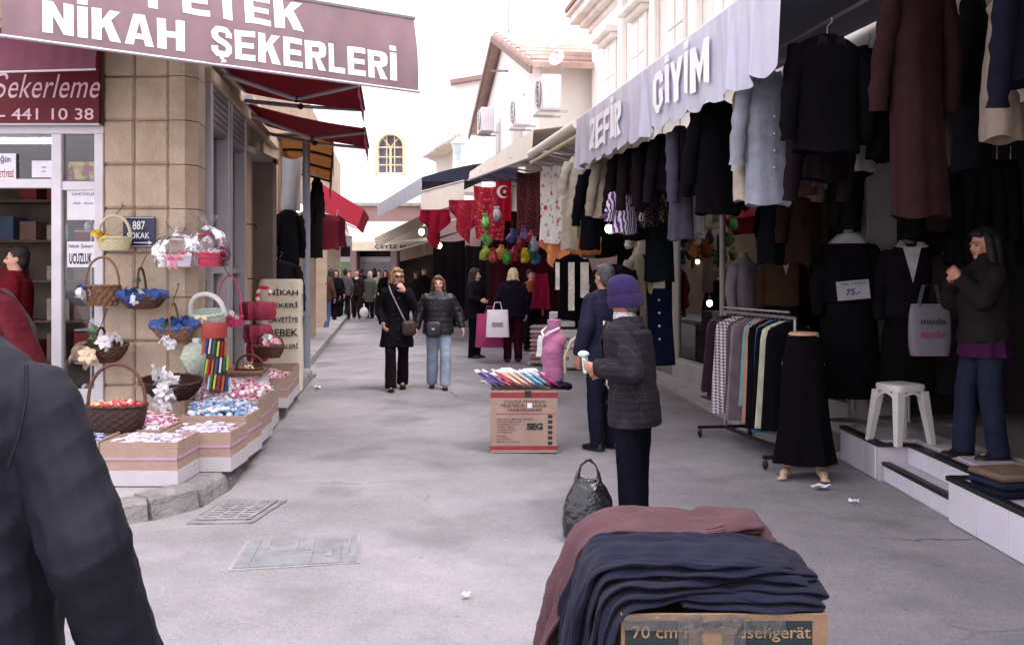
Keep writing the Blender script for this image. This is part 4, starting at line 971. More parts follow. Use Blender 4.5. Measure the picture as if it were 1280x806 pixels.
def person(name, label, loc, rz, H=1.7, pose=None, top=None, bottom=None, hair=None, skin=None, vox=.012, lean=0.0, head=(0, 0), build=1.0, shoe=None, face=True, group=None, extras=None, seed=0, no_body_legs=False):
    pose = pose or {}; k = H / 1.7; skin = skin or m_skin
    J = {}
    for s in (-1, 1):
        for j, (x, y, z) in DEF.items():
            J[j, s] = Vector(pose.get((j, s), (x * s * (build if j in ('sh', 'el', 'wr') else 1), y, z)))
    t = thing(name, label, 'person', loc, rz, group)
    def fin(mb):
        for i, p in enumerate(mb.v):
            x, y, z = p
            if lean and z > .85: y -= lean * (z - .85)
            mb.v[i] = (x * k, y * k, z * k)
        return mb
    hp = Vector((0, .005, 1.475)); hr = rotz(head[0]) @ Matrix.Rotation(head[1], 3, 'X')
    def hd(x, y, z): return hp + hr @ Vector((x, y, z))
    B = MB()
    # torso, pelvis
    B.loft([ring((0, .0, 1.47), .055, .055), ring((0, 0, 1.42), .12 * build, .08), ring((0, 0, 1.36), .17 * build, .1 * build), ring((0, 0, 1.2), .15 * build, .105 * build), ring((0, 0, 1.05), .13 * build, .095 * build), ring((0, 0, .95), .15 * build, .1 * build), ring((0, 0, .86), .14 * build, .1 * build)])
    B.cap((0, .005, 1.40), hd(0, .0, .06), .056, .052)
    # head
    B.ell(hd(0, .012, .135), (.074, .092, .092), hr); B.ell(hd(0, -.02, .085), (.058, .07, .085), hr); B.ell(hd(0, -.05, .03), (.034, .035, .03), hr)
    B.ell(hd(0, -.098, .085), (.012, .02, .02), hr); B.cap(hd(0, -.085, .12), hd(0, -.1, .088), .009, .012)
    for s in (-1, 1): B.ell(hd(s * .076, .012, .1), (.01, .018, .03), hr); B.ell(hd(s * .03, -.078, .128), (.024, .012, .008), hr); B.ell(hd(s * .035, -.062, .075), (.022, .02, .022), hr)
    for s in (-1, 1):
        B.cap(J['sh', s] + Vector((-.035 * s, 0, -.05)), J['el', s], .042, .038); B.cap(J['el', s], J['wr', s], .04, .027)
        d = (J['wr', s] - J['el', s]).normalized()
        pn = Vector(pose.get(('palm', s), (-s, 0, 0))); pn = (pn - d * pn.dot(d)).normalized(); sd = d.cross(pn)
        if sd.y > 0 and ('palm', s) not in pose: sd = -sd
        if pose.get(('flip', s)): sd = -sd
        w = J['wr', s]; curl = pose.get(('curl', s), .5)
        B.cap(w, w + d * .03, .025, .03)
        mt = Matrix((sd, pn, d)).transposed(); B.ell(w + d * .06, (.042, .019, .052), mt)
        for i, L in enumerate((.07, .078, .073, .058)):
            o = w + d * .1 + sd * (.03 - .02 * i); d1 = (d * math.cos(curl) + pn * math.sin(curl) + sd * (.12 - .08 * i)).normalized(); d2 = (d * math.cos(curl * 2.2) + pn * math.sin(curl * 2.2) + sd * (.1 - .07 * i)).normalized()
            e1 = o + d1 * L * .55; B.cap(o - d * .02, e1, .0098, .009, 8); B.cap(e1, e1 + d2 * L * .5, .009, .0075, 8)
        th = w + d * .035 + sd * .034; dt = (d * .7 + sd * .75 + pn * .35).normalized(); e1 = th + dt * .035
        B.cap(th, e1, .0125, .0105, 8); B.cap(e1, e1 + (d * .85 + sd * .25 + pn * .4).normalized() * .032, .0105, .008, 8)
        B.cap(J['hip', s], J['kn', s], .085, .055); B.cap(J['kn', s], J['an', s], .052, .037)
        fy = pose.get(('toe', s), 0.0); fdir = rotz(fy) @ Vector((0, -1, 0)); a = J['an', s]
        B.cap(a, a - Z_ * .045, .037, .036); B.cap(Vector((a.x, a.y, a.z - .055)) - fdir * .03, Vector((a.x, a.y, a.z - .06)) + fdir * .13, .035, .026)
    link('body', remesh(fin(B), vox * k, 2), skin, t)
    if face:
        for s in (-1, 1):
            local('eye', fin(MB().ell(hd(s * .031, -.082, .112), (.011, .008, .0065), hr, 10, 7)), m_eye, t)
            local('eyebrow', fin(MB().cap(hd(s * .016, -.092, .132), hd(s * .048, -.08, .133), .004, .003, 6)), m_eye, t)
        local('mouth', fin(MB().ell(hd(0, -.087, .05), (.021, .007, .006), hr, 10, 7)), m_lip, t)
    # bottom garment
    bt = bottom or {}
    if bt.get('mat'):
        Q = MB(); r = bt.get('r', (.102, .08, .07)); zb = bt.get('z', .035)
        Q.loft([ring((0, 0, 1.0), .135 * build, .1 * build), ring((0, 0, .93), .16 * build, .112 * build), ring((0, .005, .85), .165 * build, .118 * build), ring((0, 0, .79), .13 * build, .1 * build)])
        for s in (-1, 1):
            a = J['an', s] + Vector((0, 0, zb - .09)); kn = J['kn', s]
            Q.cap(J['hip', s] - Z_ * .02, kn, r[0] * build, r[1]); Q.tube([kn + Z_ * .02, kn.lerp(a, .5), a.lerp(kn, .05), a], [r[1], (r[1] + r[2]) / 2, r[2], r[2] * .98], 14)
        link('trousers', remesh(fin(Q), max(vox, .009) * k, 2, wrinkles(.006, 17, seed + 3, .8)), bt['mat'], t)
    if bt.get('skirt'):
        Q = MB(); n = 40; rr = []
        for i in range(12):
            u = i / 11; z = 1.0 - u * (1.0 - bt['len']); w = .13 + .07 * min(1, u * 4) + bt.get('flare', .08) * u
            rr.append([Vector((w * (1 + .07 * u * math.sin(9 * a)) * math.cos(a), w * .72 * (1 + .07 * u * math.sin(9 * a)) * math.sin(a), z)) for a in [2 * math.pi * j / n for j in range(n)]])
        local('skirt', fin(Q.loft(rr)), bt['skirt'], t)
    # shoes
    for s in (-1, 1):
        a = J['an', s]; fy = pose.get(('toe', s), 0.0); R = rotz(fy); tip = pose.get(('heel', s), 0.0)
        prof = [(.075, .026, .05), (.06, .036, .085), (.02, .038, .1), (-.03, .036, .085), (-.08, .042, .062), (-.13, .044, .052), (-.165, .036, .042), (-.185, .02, .03)]
        rr = []
        for (y, w, h) in prof:
            pts = []
            for j in range(12):
                an = math.pi * j / 11; pts.append(Vector((w * math.cos(an), y, h * math.sin(an) ** .8)))
            pts += [Vector((-w * .9, y, 0)), Vector((w * .9, y, 0))]
            rr.append([Vector((a.x, a.y, a.z - .09)) + R @ p + Z_ * (tip * (y + .185)) for p in pts])
        local('shoe', fin(MB().loft(rr)), shoe or m_shoe, t)
    # top garment
    if top:
        Q = MB(); pf = top.get('puff', .02); hem = top['hem']; fl = top.get('flare', .02); bb = build
        rr = [ring((0, .005, 1.475), .07, .066), ring((0, .0, 1.445), .115 * bb, .085), ring((0, 0, 1.41), .168 * bb, .1), ring((0, 0, 1.36), (.185 + pf * .4) * bb, .115 + pf), ring((0, 0, 1.25), (.18 + pf) * bb, .125 + pf), ring((0, 0, 1.1), (.165 + pf) * bb, .118 + pf), ring((0, 0, 1.0), (.16 + pf) * bb, .118 + pf)]
        z = .9
        zs = [q for q in (.92, .8, .7, .6) if q > hem + .03] + [hem + .015, hem]
        for i, z in enumerate(zs):
            u = (1.0 - z); rr.append(ring((0, 0, z), (.168 + pf + fl * u * 2) * bb * (1 if i < len(zs) - 1 else .96), .122 + pf + fl * u * 1.2))
        Q.loft(rr)
        sl = top.get('sleeve', 'long'); sr_ = top.get('sr', (.078, .066, .053))
        if sl:
            for s in (-1, 1):
                e, w = J['el', s], J['wr', s]; sh = J['sh', s]
                Q.cap(Vector((sh.x * .93, sh.y, sh.z - .035)), e, sr_[0] * .92, sr_[1]); d = (w - e).normalized()
                Q.tube([e - d * .01, e.lerp(w, .5), w - d * .0, w + d * .012], [sr_[1], (sr_[1] + sr_[2]) / 2, sr_[2], sr_[2] * .93], 14)
        if top.get('hood'): Q.ell((0, .1, 1.43), (.12, .06, .09)); Q.cap((-.09, .05, 1.46), (.09, .05, 1.46), .045, .045)
        c = top.get('collar')
        if c: Q.loft([ring((0, .0, 1.44), .085, .085), ring((0, .01, 1.5 + c), .072, .075)])
        w1 = wrinkles(top.get('wr', .008), top.get('wf', 14), seed, top.get('wz', 1.2)); wq = None
        if top.get('quilt'):
            w2 = w1; w1 = lambda co: w2(co) * .8 + .0035 * np.abs(np.sin(co[:, 2] * 38 / k)) - .0015
        o = link(top.get('name', 'coat'), remesh(fin(Q), max(vox, .008) * k, 2, w1), top['mat'], t)
        if top.get('front'):     # closure strip with buttons
            n = top.get('buttons', 4); z1 = 1.36; dep = .125 + pf
            for i in range(n):
                z = hem + .12 + (z1 - hem - .2) * i / max(1, n - 1)
                local('button', fin(MB().ell((.02, -dep - fl * .3 - .004, z), (.012, .006, .012), None, 8, 5)), top['front'], t)
        if top.get('lapel'):
            for s in (-1, 1):
                pts = [(s * .02, -.118 - pf, 1.16), (s * .1, -.108 - pf, 1.36), (s * .085, -.06, 1.46), (s * .045, -.085 - pf * .5, 1.43)]
                local('lapel', fin(MB().slab(pts, (0, -.012, 0))), top['lapel'], t)
        if top.get('shirt'):
            local('shirt', fin(MB().slab([(-.07, -.09 - pf, 1.44), (.07, -.09 - pf, 1.44), (.0, -.121 - pf, 1.18)], (0, -.008, 0))), top['shirt'], t)
    # hair
    if hair:
        st, hm = hair[0], hair[1]; Q = MB()
        if st != 'bald':
            Q.ell(hd(0, .03, .15), (.084, .096, .095), hr)
            Q.ell(hd(0, .055, .1), (.078, .065, .09), hr); Q.ell(hd(0, -.045, .2), (.06, .04, .03), hr)
        if st in ('bob', 'long', 'wavy'):
            low = {'bob': .03, 'long': -.06, 'wavy': -.09}[st]
            for s in (-1, 1): Q.cap(hd(s * .07, .0, .15), hd(s * .085, .01, low), .03, .032); Q.cap(hd(s * .05, .07, .14), hd(s * .06, .075, low - .01), .045, .045)
            Q.cap(hd(0, .085, .14), hd(0, .09, low - .015), .05, .05); Q.cap(hd(-.045, -.06, .195), hd(.05, -.06, .19), .022, .022)
        if st == 'bun': Q.ell(hd(0, .12, .16), (.05, .045, .05), hr); Q.cap(hd(-.05, -.055, .19), hd(.06, -.05, .175), .025, .022)
        if st == 'scarf': Q.ell(hd(0, .02, .1), (.094, .1, .13), hr); Q.cap(hd(0, .04, .0), hd(0, .05, -.07), .08, .11)
        w = {'wavy': wrinkles(.012, 40, seed, .5), 'scarf': wrinkles(.004, 20, seed)}.get(st, wrinkles(.005, 55, seed, .25))
        link('headscarf' if st == 'scarf' else 'hair', remesh(fin(Q), max(vox * .75, .007) * k, 2, w), hm, t)
    t['_k'] = k
    return t, (lambda mb: fin(mb)), hd, hr, J

def strap(t, fin, pts, w, mat, name='strap'):
    local(name, fin(MB().tube(pts, w, 6)), mat, t)
def rounded_bag(c, w, d, h, rot=0.0, puff=.15, n=28):
    mb = MB(); rr = []
    for i in range(11):
        u = i / 10; s = 1 - .35 * abs(2 * u - 1) ** 6
        rr.append([Vector(c) + rotz(rot) @ (p - Vector((0, 0, 0))) for p in ring((0, 0, (u - .5) * h), w / 2 * s, d / 2 * s * (1 + puff * math.sin(3.1 * u)), n, 4)])
    return mb.loft(rr)

m_bag = M((.014, .013, .015), .45, .2, 8, .2, 30, spec=.5, name='bag_leather')
# woman with sunglasses, hand at her mouth
pos = G(496, 487)
t, fin, hd, hr, J = person('person', 'woman in long black coat and sunglasses, hand raised to her mouth, walking', pos, math.radians(8), 1.68,
    pose={('el', 1): (.23, -.08, 1.17), ('wr', 1): (.1, -.17, 1.375), ('palm', 1): (-.4, .9, 0), ('curl', 1): .9, ('el', -1): (-.25, .04, 1.13), ('wr', -1): (-.2, -.1, .95), ('kn', 1): (.09, .05, .49), ('an', 1): (.085, .2, .12), ('kn', -1): (-.09, -.1, .5), ('an', -1): (-.085, -.13, .09), ('heel', 1): -.25},
    top={'hem': .6, 'mat': m_black, 'puff': .02, 'flare': .07, 'collar': .0, 'front': m_bag, 'buttons': 5}, bottom={'mat': cloth(sr(44, 34, 40)), 'r': (.1, .075, .085)}, hair=('bob', HAIR(sr(146, 112, 84))), head=(.35, 0), seed=11, vox=.011)
local('sunglasses', fin(MB().cap(hd(-.05, -.088, .112), hd(-.014, -.097, .112), .016, .016, 8).cap(hd(.014, -.097, .112), hd(.05, -.088, .112), .016, .016, 8).cap(hd(-.02, -.097, .116), hd(.02, -.097, .116), .005, .005, 6)), m_eye, t)
strap(t, fin, [(-.11, -.06, 1.455), (-.08, -.135, 1.36), (.02, -.165, 1.15), (.13, -.17, .93)], .011, M(sr(140, 130, 128), .6))
local('shoulder_bag', fin(rounded_bag((.16, -.2, .87), .2, .09, .2, .2)), M(sr(60, 44, 40), .5, .3, 20, .2), t)
# woman in jeans with crossbody bag
pos = G(548, 485)
t, fin, hd, hr, J = person('person', 'woman in black padded leather jacket and pale jeans with a crossbody bag, walking', pos, math.radians(4), 1.57,
    pose={('el', 1): (.3, .02, 1.15), ('wr', 1): (.36, -.04, .93), ('el', -1): (-.29, .02, 1.14), ('wr', -1): (-.33, -.04, .92), ('kn', 1): (.11, -.09, .5), ('an', 1): (.1, -.12, .09), ('kn', -1): (-.09, .03, .49), ('an', -1): (-.1, .14, .1)},
    top={'hem': .82, 'mat': m_leather, 'puff': .045, 'flare': .03, 'quilt': 1, 'hood': 1, 'sr': (.088, .078, .06), 'wr': .008, 'name': 'padded_jacket'}, bottom={'mat': m_jean, 'r': (.105, .085, .085), 'z': .05}, hair=('bob', HAIR(sr(92, 58, 44))), seed=12, vox=.011, build=1.08)
strap(t, fin, [(.1, -.08, 1.46), (.09, -.17, 1.32), (.02, -.185, 1.1), (-.05, -.2, .98)], .009, m_bag)
local('crossbody_bag', fin(rounded_bag((-.07, -.22, .9), .24, .09, .24)), m_bag, t)
local('bag_tag', fin(MB().box(-.1, -.055, -.276, -.27, .9, .93)), m_alu, t)

# man in purple hat and checked jacket
hatpos = V(.775, 6.3, 0)
m_plaid = pattern_cloth('plaid', sr(34, 30, 36), sr(56, 51, 58), 24.0)
th = math.radians(-112)
t, fin, hd, hr, J = person('person', 'man in purple knitted hat and dark checked jacket holding out a tissue pack', hatpos, th, 1.57,
    pose={('el', 1): (.27, .1, 1.12), ('wr', 1): (.21, -.17, 1.13), ('palm', 1): (-1, 0, .2), ('curl', 1): .8, ('el', -1): (-.26, .02, 1.13), ('wr', -1): (-.16, -.2, 1.08), ('an', 1): (.1, .03, .09), ('an', -1): (-.11, -.03, .09)},
    top={'hem': .73, 'mat': m_plaid, 'puff': .04, 'flare': .045, 'sr': (.094, .084, .066), 'wr': .011, 'wf': 12, 'name': 'jacket'}, bottom={'mat': cloth(sr(30, 30, 42)), 'r': (.108, .09, .095), 'z': .03}, hair=('short', HAIR(sr(90, 84, 84))), head=(-.15, .12), seed=21, vox=.0075, lean=.1, build=1.08, skin=m_skin2)
m_hat = M(sr(48, 37, 74), .95, .12, 12, .5, 140, spec=.08, sheen=.05, name='purple_knit')
hatc = lambda prof, n=36: MB().loft([[hd(*(Vector((r * 1.0 * math.cos(2 * math.pi * j / n), r * 1.16 * math.sin(2 * math.pi * j / n) + .018, z)))) for j in range(n)] for r, z in prof])
hat = local('knitted_hat', fin(hatc([(.088, .1), (.1, .13), (.101, .18), (.094, .225), (.074, .26), (.036, .28), (.004, .284)])), m_hat, t)
local('turned_up_brim', fin(hatc([(.092, .062), (.106, .06), (.111, .08), (.111, .128), (.106, .142), (.094, .138)])), m_hat, hat)
local('shirt_collar', fin(MB().loft([ring((0, .0, 1.42), .086, .088), ring((0, -.005, 1.475), .078, .08), ring((0, -.005, 1.5), .072, .074)])), pattern_cloth('gingham', sr(210, 205, 196), sr(120, 130, 128), 60.0), t)
local('jacket_collar', fin(MB().loft([ring((0, .03, 1.4), .105, .1), ring((0, .03, 1.45), .096, .09), ring((0, .035, 1.475), .084, .078)])), m_plaid, t)
local('shirt_front', fin(MB().slab([(-.075, -.13, 1.43), (.06, -.135, 1.44), (.05, -.16, 1.0), (-.03, -.165, .95)], (0, -.012, 0))), M(sr(196, 192, 180), .85), t)
for s in (-1, 1): local('lapel', fin(MB().slab([(s * .03, -.168, 1.08), (s * .13, -.155, 1.3), (s * .1, -.1, 1.44), (s * .055, -.14, 1.4)], (0, -.014, 0))), m_plaid, t)
local('pocket_flap', fin(MB().obox((.218, .02, .9), (0, 1, 0), (1, 0, .12), Z_, .16, .02, .055, .005)), m_plaid, t)
for z in (1.0, .88): local('button', fin(MB().ell((.03, -.185, z), (.012, .008, .012), None, 8, 5)), m_bag, t)
# tissue pack in his hand
w = Matrix.Rotation(th, 3, 'Z'); kk = 1.57 / 1.7
hp_ = hatpos + w @ (Vector((.155, -.275 - .1 * .28, 1.15)) * kk)
tp = thing('tissue_pack', 'small white and green tissue pack in the hand of the man with the purple hat', 'tissue pack', hp_)
MB().obox(hp_ + V(0, 0, .0), V(.35, .9, .2).normalized(), V(.9, -.35, 0).normalized(), V(-.1, .1, 1).normalized(), .05, .028, .11, .006).build('packet', M(sr(206, 214, 216), .35, .1, 30), tp)
MB().ell(hp_ + V(-.012, -.01, .062), (.036, .034, .022), None, 12, 8).build('tissue', M(sr(190, 222, 210), .7, .2, 40, .5, 60), tp)

# man in navy jacket behind him
t, fin, hd, hr, J = person('person', 'grey haired man in navy jacket seen from behind beside the purple hat', V(.85, 9.25, 0), math.radians(-140), 1.70,
    top={'hem': .78, 'mat': M(sr(30, 30, 50), .7, .2, 9, .25, 26, spec=.12, name='navy_nylon'), 'puff': .045, 'sr': (.09, .08, .062), 'wr': .011, 'collar': .0, 'name': 'jacket'}, bottom={'mat': cloth(sr(42, 44, 62))}, hair=('short', HAIR(sr(70, 66, 70))), head=(-.1, 0), seed=31, vox=.011, skin=m_skin2)
strap(t, fin, [(.25, .0, 1.1), (.32, -.1, 1.0), (.34, -.16, .85), (.3, -.2, .7)], .014, M(sr(190, 176, 150), .7), 'bag_strap')

# man in the left foreground, back turned
m_jk = M(sr(17, 19, 30), .66, .12, 6, .22, 420, spec=.25, name='slate_jacket')
t, fin, hd, hr, J = person('person', 'man in dark slate jacket cut off at the left edge, back turned, nearest the camera', V(-1.265, 2.2, 0), math.radians(176), 1.76,
    pose={('el', -1): (-.35, .05, 1.02), ('wr', -1): (-.385, -.06, .73), ('sh', -1): (-.225, 0, 1.345), ('an', 1): (.1, -.1, .09)},
    top={'hem': .7, 'mat': m_jk, 'puff': .055, 'flare': .03, 'sr': (.098, .088, .075), 'wr': .010, 'wf': 12, 'wz': 1.3, 'collar': .0, 'name': 'jacket'}, bottom={'mat': cloth(sr(40, 40, 46))}, hair=('short', HAIR(sr(50, 44, 42))), seed=44, vox=.0085, build=1.1)
local('back_seam', fin(MB().tube([(-.2, .165, 1.2), (-.1, .182, 1.195), (.0, .186, 1.193), (.1, .182, 1.195), (.2, .165, 1.2)], .005, 6)), m_jk, t)

local('shoulder_seam', fin(MB().tube([(-.235, .075 , 1.40), (-.25, .1, 1.34), (-.245, .12, 1.26), (-.225, .125, 1.2)], .004, 6)), m_jk, t)
# woman smoking on the shop platform; shade put into her clothes, hair, skin colours
m_olive = M(sr(30, 28, 26), .85, .2, 8, .25, 24, spec=.06, name='olive_jacket'); m_plum = cloth(sr(84, 36, 76))
t, fin, hd, hr, J = person('person', 'woman in dark jacket and jeans standing on the shop platform, hands at her chin', V(3.46, 7.3, .272), math.radians(-84), 1.68,
    pose={('el', 1): (.2, -.12, 1.17), ('wr', 1): (.07, -.22, 1.33), ('palm', 1): (-.7, .5, 0), ('curl', 1): 1.0, ('el', -1): (-.2, -.14, 1.16), ('wr', -1): (-.06, -.22, 1.31), ('palm', -1): (.7, .5, 0), ('curl', -1): 1.0, ('an', 1): (.1, .06, .09), ('an', -1): (-.1, -.1, .09), ('kn', -1): (-.1, -.08, .49)},
    top={'hem': .86, 'mat': m_olive, 'puff': .04, 'sr': (.088, .078, .06), 'wr': .01, 'collar': .02, 'name': 'jacket'}, bottom={'mat': m_djean, 'r': (.1, .08, .08), 'skirt': m_plum, 'len': .76, 'flare': .03}, hair=('long', HAIR(sr(26, 20, 20))), seed=51, vox=.01, head=(.1, .1), skin=m_skin2)

# women at the stall
t, fin, hd, hr, J = person('person', 'woman all in black at the red cloth stall, face turned up to the goods', G(594, 447) + V(0, 0, 0), math.radians(62), 1.68, top={'hem': .74, 'mat': m_black, 'puff': .04, 'wr': .01}, bottom={'mat': cloth(sr(30, 28, 34))}, hair=('long', HAIR(sr(40, 30, 30))), head=(.3, .12), seed=61, vox=.014,
    pose={('el', -1): (-.25, -.05, 1.14), ('wr', -1): (-.15, -.2, 1.1)})
bl = G(641, 452)
t, fin, hd, hr, J = person('person', 'blonde woman in dark hooded jacket and maroon trousers seen from behind at the stall', bl, math.radians(190), 1.68, top={'hem': .8, 'mat': cloth(sr(40, 36, 52)), 'puff': .055, 'hood': 1, 'sr': (.092, .08, .064), 'wr': .01, 'name': 'jacket'}, bottom={'mat': cloth(sr(78, 30, 46)), 'r': (.11, .085, .075)}, hair=('wavy', HAIR(sr(206, 186, 150))), seed=62, vox=.013, pose={('el', 1): (.28, -.02, 1.13), ('wr', 1): (.24, -.16, .98)})
for (px, py, w_, h_, col, lab, d, ltr) in ((606, 413, .52, .6, sr(160, 50, 100), 'magenta carrier bag hanging beside the blonde woman', 17.9, 0), (616, 404, .42, .48, sr(226, 222, 226), 'white carrier bag with handles in front of the magenta bag', 17.6, 1)):
    c = P(px + 6, py, d); tb = thing('carrier_bag', lab, 'bag', c)
    mb = MB(); rr = []
    for i in range(9):
        u = i / 8; rr.append([c + p for p in ring((0, 0, (u - .5) * h_), w_ / 2 * (1 - .12 * u), .1 * (1 - .75 * u ** 2) + .01, 24, 4)])
    mb.loft(rr).build('bag_body', M(col, .5, .08, 8, .4, 14), tb)
    for s in (-1, 1): MB().tube([c + V(-.08, .02 * s, h_ / 2 - .02), c + V(-.05, .02 * s, h_ / 2 + .13), c + V(.05, .02 * s, h_ / 2 + .13), c + V(.08, .02 * s, h_ / 2 - .02)], .008, 6).build('handle', M(col, .5, .08, 8, .4, 14), tb)
    if ltr: MB().obox(c + V(0, -.1, -.02), X_, Y_, Z_, .2, .012, .08).build('printed_mark', M(sr(170, 150, 160), .6), tb, smooth=False)
# stall keeper with orange scarf
t, fin, hd, hr, J = person('person', 'person in black with an orange shawl standing inside the red cloth stall', P(664, 440, 20.4) * 1 - Z_ * P(664, 440, 20.4).z, math.radians(40), 1.66, top={'hem': .8, 'mat': m_black, 'puff': .03}, bottom={'mat': m_black}, hair=('short', HAIR(sr(40, 30, 28))), seed=63, vox=.016)
local('shawl', fin(MB().loft([ring((0, 0, 1.47), .09, .08), ring((0, 0, 1.42), .17, .12), ring((0, 0, 1.32), .235, .165), ring((0, 0, 1.24), .25, .18)])), cloth(sr(180, 104, 60)), t)

# people far down the street
def far(px, fy, h, rz, lab, top, tm, bm_, hair, seed, **k):
    return person('person', lab, G(px, fy), math.radians(rz), h, top=dict({'hem': top, 'mat': tm, 'puff': .03, 'wr': .008}, **k.pop('tk', {})), bottom={'mat': bm_}, hair=hair, seed=seed, vox=.02, group='people at the far end of the street', **k)
hd_ = HAIR(sr(44, 36, 34)); ST = {('kn', 1): (.1, -.1, .5), ('an', 1): (.1, -.14, .09), ('an', -1): (-.1, .16, .1)}
far(405, 415, 1.76, 170, 'man in brown jacket and blue jeans walking away past the grey pole', .82, cloth(sr(96, 66, 58)), M(sr(60, 78, 120), .9, .2), ('short', hd_), 71, pose=ST)
far(420, 401, 1.66, 20, 'woman in black with dark hair right of the brown jacket', .6, m_black, m_black, ('long', hd_), 72)
far(431, 399, 1.7, 200, 'man in grey jacket and dark trousers seen from behind in the far crowd', .8, cloth(sr(116, 106, 112)), cloth(sr(50, 44, 50)), ('short', hd_), 73, pose=ST)
far(446, 398, 1.68, 5, 'man in dark brown suit and white shirt carrying a small white bag', .76, cloth(sr(70, 52, 48)), cloth(sr(62, 50, 46)), ('short', hd_), 74, tk={'shirt': m_paper, 'lapel': cloth(sr(60, 44, 42))}, pose=ST)
far(462, 398, 1.6, -20, 'woman in grey green coat with pale headscarf in the far crowd', .6, cloth(sr(110, 116, 108)), cloth(sr(40, 40, 50)), ('scarf', M(sr(206, 196, 192), .8)), 75)
far(474, 394, 1.66, 30, 'person in pale beige jacket at the back of the far crowd', .8, cloth(sr(190, 180, 150)), cloth(sr(60, 56, 58)), ('short', hd_), 76)
far(452, 390, 1.7, 160, 'person in dark coat behind the brown suit at the street end', .6, cloth(sr(50, 44, 50)), m_black, ('short', hd_), 78)
far(530, 397, 1.72, 10, 'man in black jacket in the gap between the two walking women', .75, m_black, m_black, ('short', hd_), 79)
c = P(455, 391, 32.5); tb = thing('carrier_bag', 'small white plastic bag carried by the man in the brown suit', 'bag', c)
MB().ell(c, (.15, .1, .19), None, 14, 9).build('bag_body', M(sr(232, 230, 232), .5, .05, 8, .5, 12), tb); MB().tube([c + Z_ * .17, c + Z_ * .3], .025, 6).build('handle', M(sr(232, 230, 232), .5, .05, 8, .5, 12), tb)

more = [(414, 405, 1.7, 185, 'man in black jacket half hidden behind the brown jacket', (36, 34, 40)), (437, 393, 1.64, 30, 'woman in plum coat between the two far men', (84, 44, 62)), (468, 391, 1.72, 175, 'tall man in navy coat behind the pale headscarf', (40, 42, 60)), (482, 396, 1.66, 10, 'person in black beside the sunglasses woman on the left', (30, 28, 32)),
        (490, 389, 1.7, 200, 'man in grey coat right behind the sunglasses woman', (90, 86, 90)), (520, 400, 1.6, -15, 'woman in dark brown coat between the two walking women', (58, 44, 42)), (571, 408, 1.66, 150, 'woman in black coat with back turned right of the jeans woman', (30, 28, 34)), (580, 398, 1.7, 20, 'man in dark jacket deep in the lane near the black stall', (44, 40, 46)), (424, 388, 1.7, 10, 'man in tan jacket furthest back on the left of the lane', (120, 100, 80)), (506, 386, 1.68, 190, 'person in charcoal coat furthest back in the lane', (50, 48, 52))]
for i, (px, fy, h, rz, lab, c) in enumerate(more): far(px, fy, h, rz, lab, (.6, .8, .7)[i % 3], cloth(sr(*c)), cloth(sr(*(((36, 34, 40), (50, 56, 80), (60, 52, 48))[i % 3]))), (('long', 'short', 'bob')[i % 3], hd_), 120 + i, pose=ST if i % 2 else None)
# people in the left shop
t, fin, hd, hr, J = person('person', 'man in dark red sweater standing inside the sweet shop doorway', V(-4.86, 9.75, .16), math.radians(-70), 1.72, top={'hem': .86, 'mat': cloth(sr(132, 28, 42)), 'puff': .035, 'name': 'sweater'}, bottom={'mat': cloth(sr(60, 46, 46))}, hair=('short', hd_), seed=81, vox=.012, pose={('el', 1): (.26, -.02, 1.12), ('wr', 1): (.2, -.2, 1.05)})
t, fin, hd, hr, J = person('person', 'person in red padded vest with grey sleeves bending at the shop door', V(-4.08, 8.3, .135), math.radians(-100), 1.58, top={'hem': .8, 'mat': M(sr(104, 24, 40), .7, .15), 'puff': .04, 'sleeve': None, 'quilt': 1, 'name': 'padded_vest'}, bottom={'mat': cloth(sr(70, 56, 52))}, hair=('short', hd_), seed=82, vox=.012, lean=.55)
for s in (-1, 1): local('sleeve', fin(MB().cap(J['sh', s], J['el', s], .07, .062).cap(J['el', s], J['wr', s], .06, .045)), cloth(sr(120, 112, 112)), t)
# man behind the shop window
t, fin, hd, hr, J = person('person', 'man in black behind the shop window looking down at his hands', V(3.02, 13.35, .3), math.radians(-55), 1.74, top={'hem': .8, 'mat': m_black, 'puff': .03, 'name': 'sweater'}, bottom={'mat': m_black}, hair=('short', hd_), seed=91, vox=.013, head=(0, .35), pose={('el', 1): (.25, -.05, 1.13), ('wr', 1): (.1, -.24, 1.2), ('el', -1): (-.25, -.05, 1.13), ('wr', -1): (-.08, -.24, 1.2)})
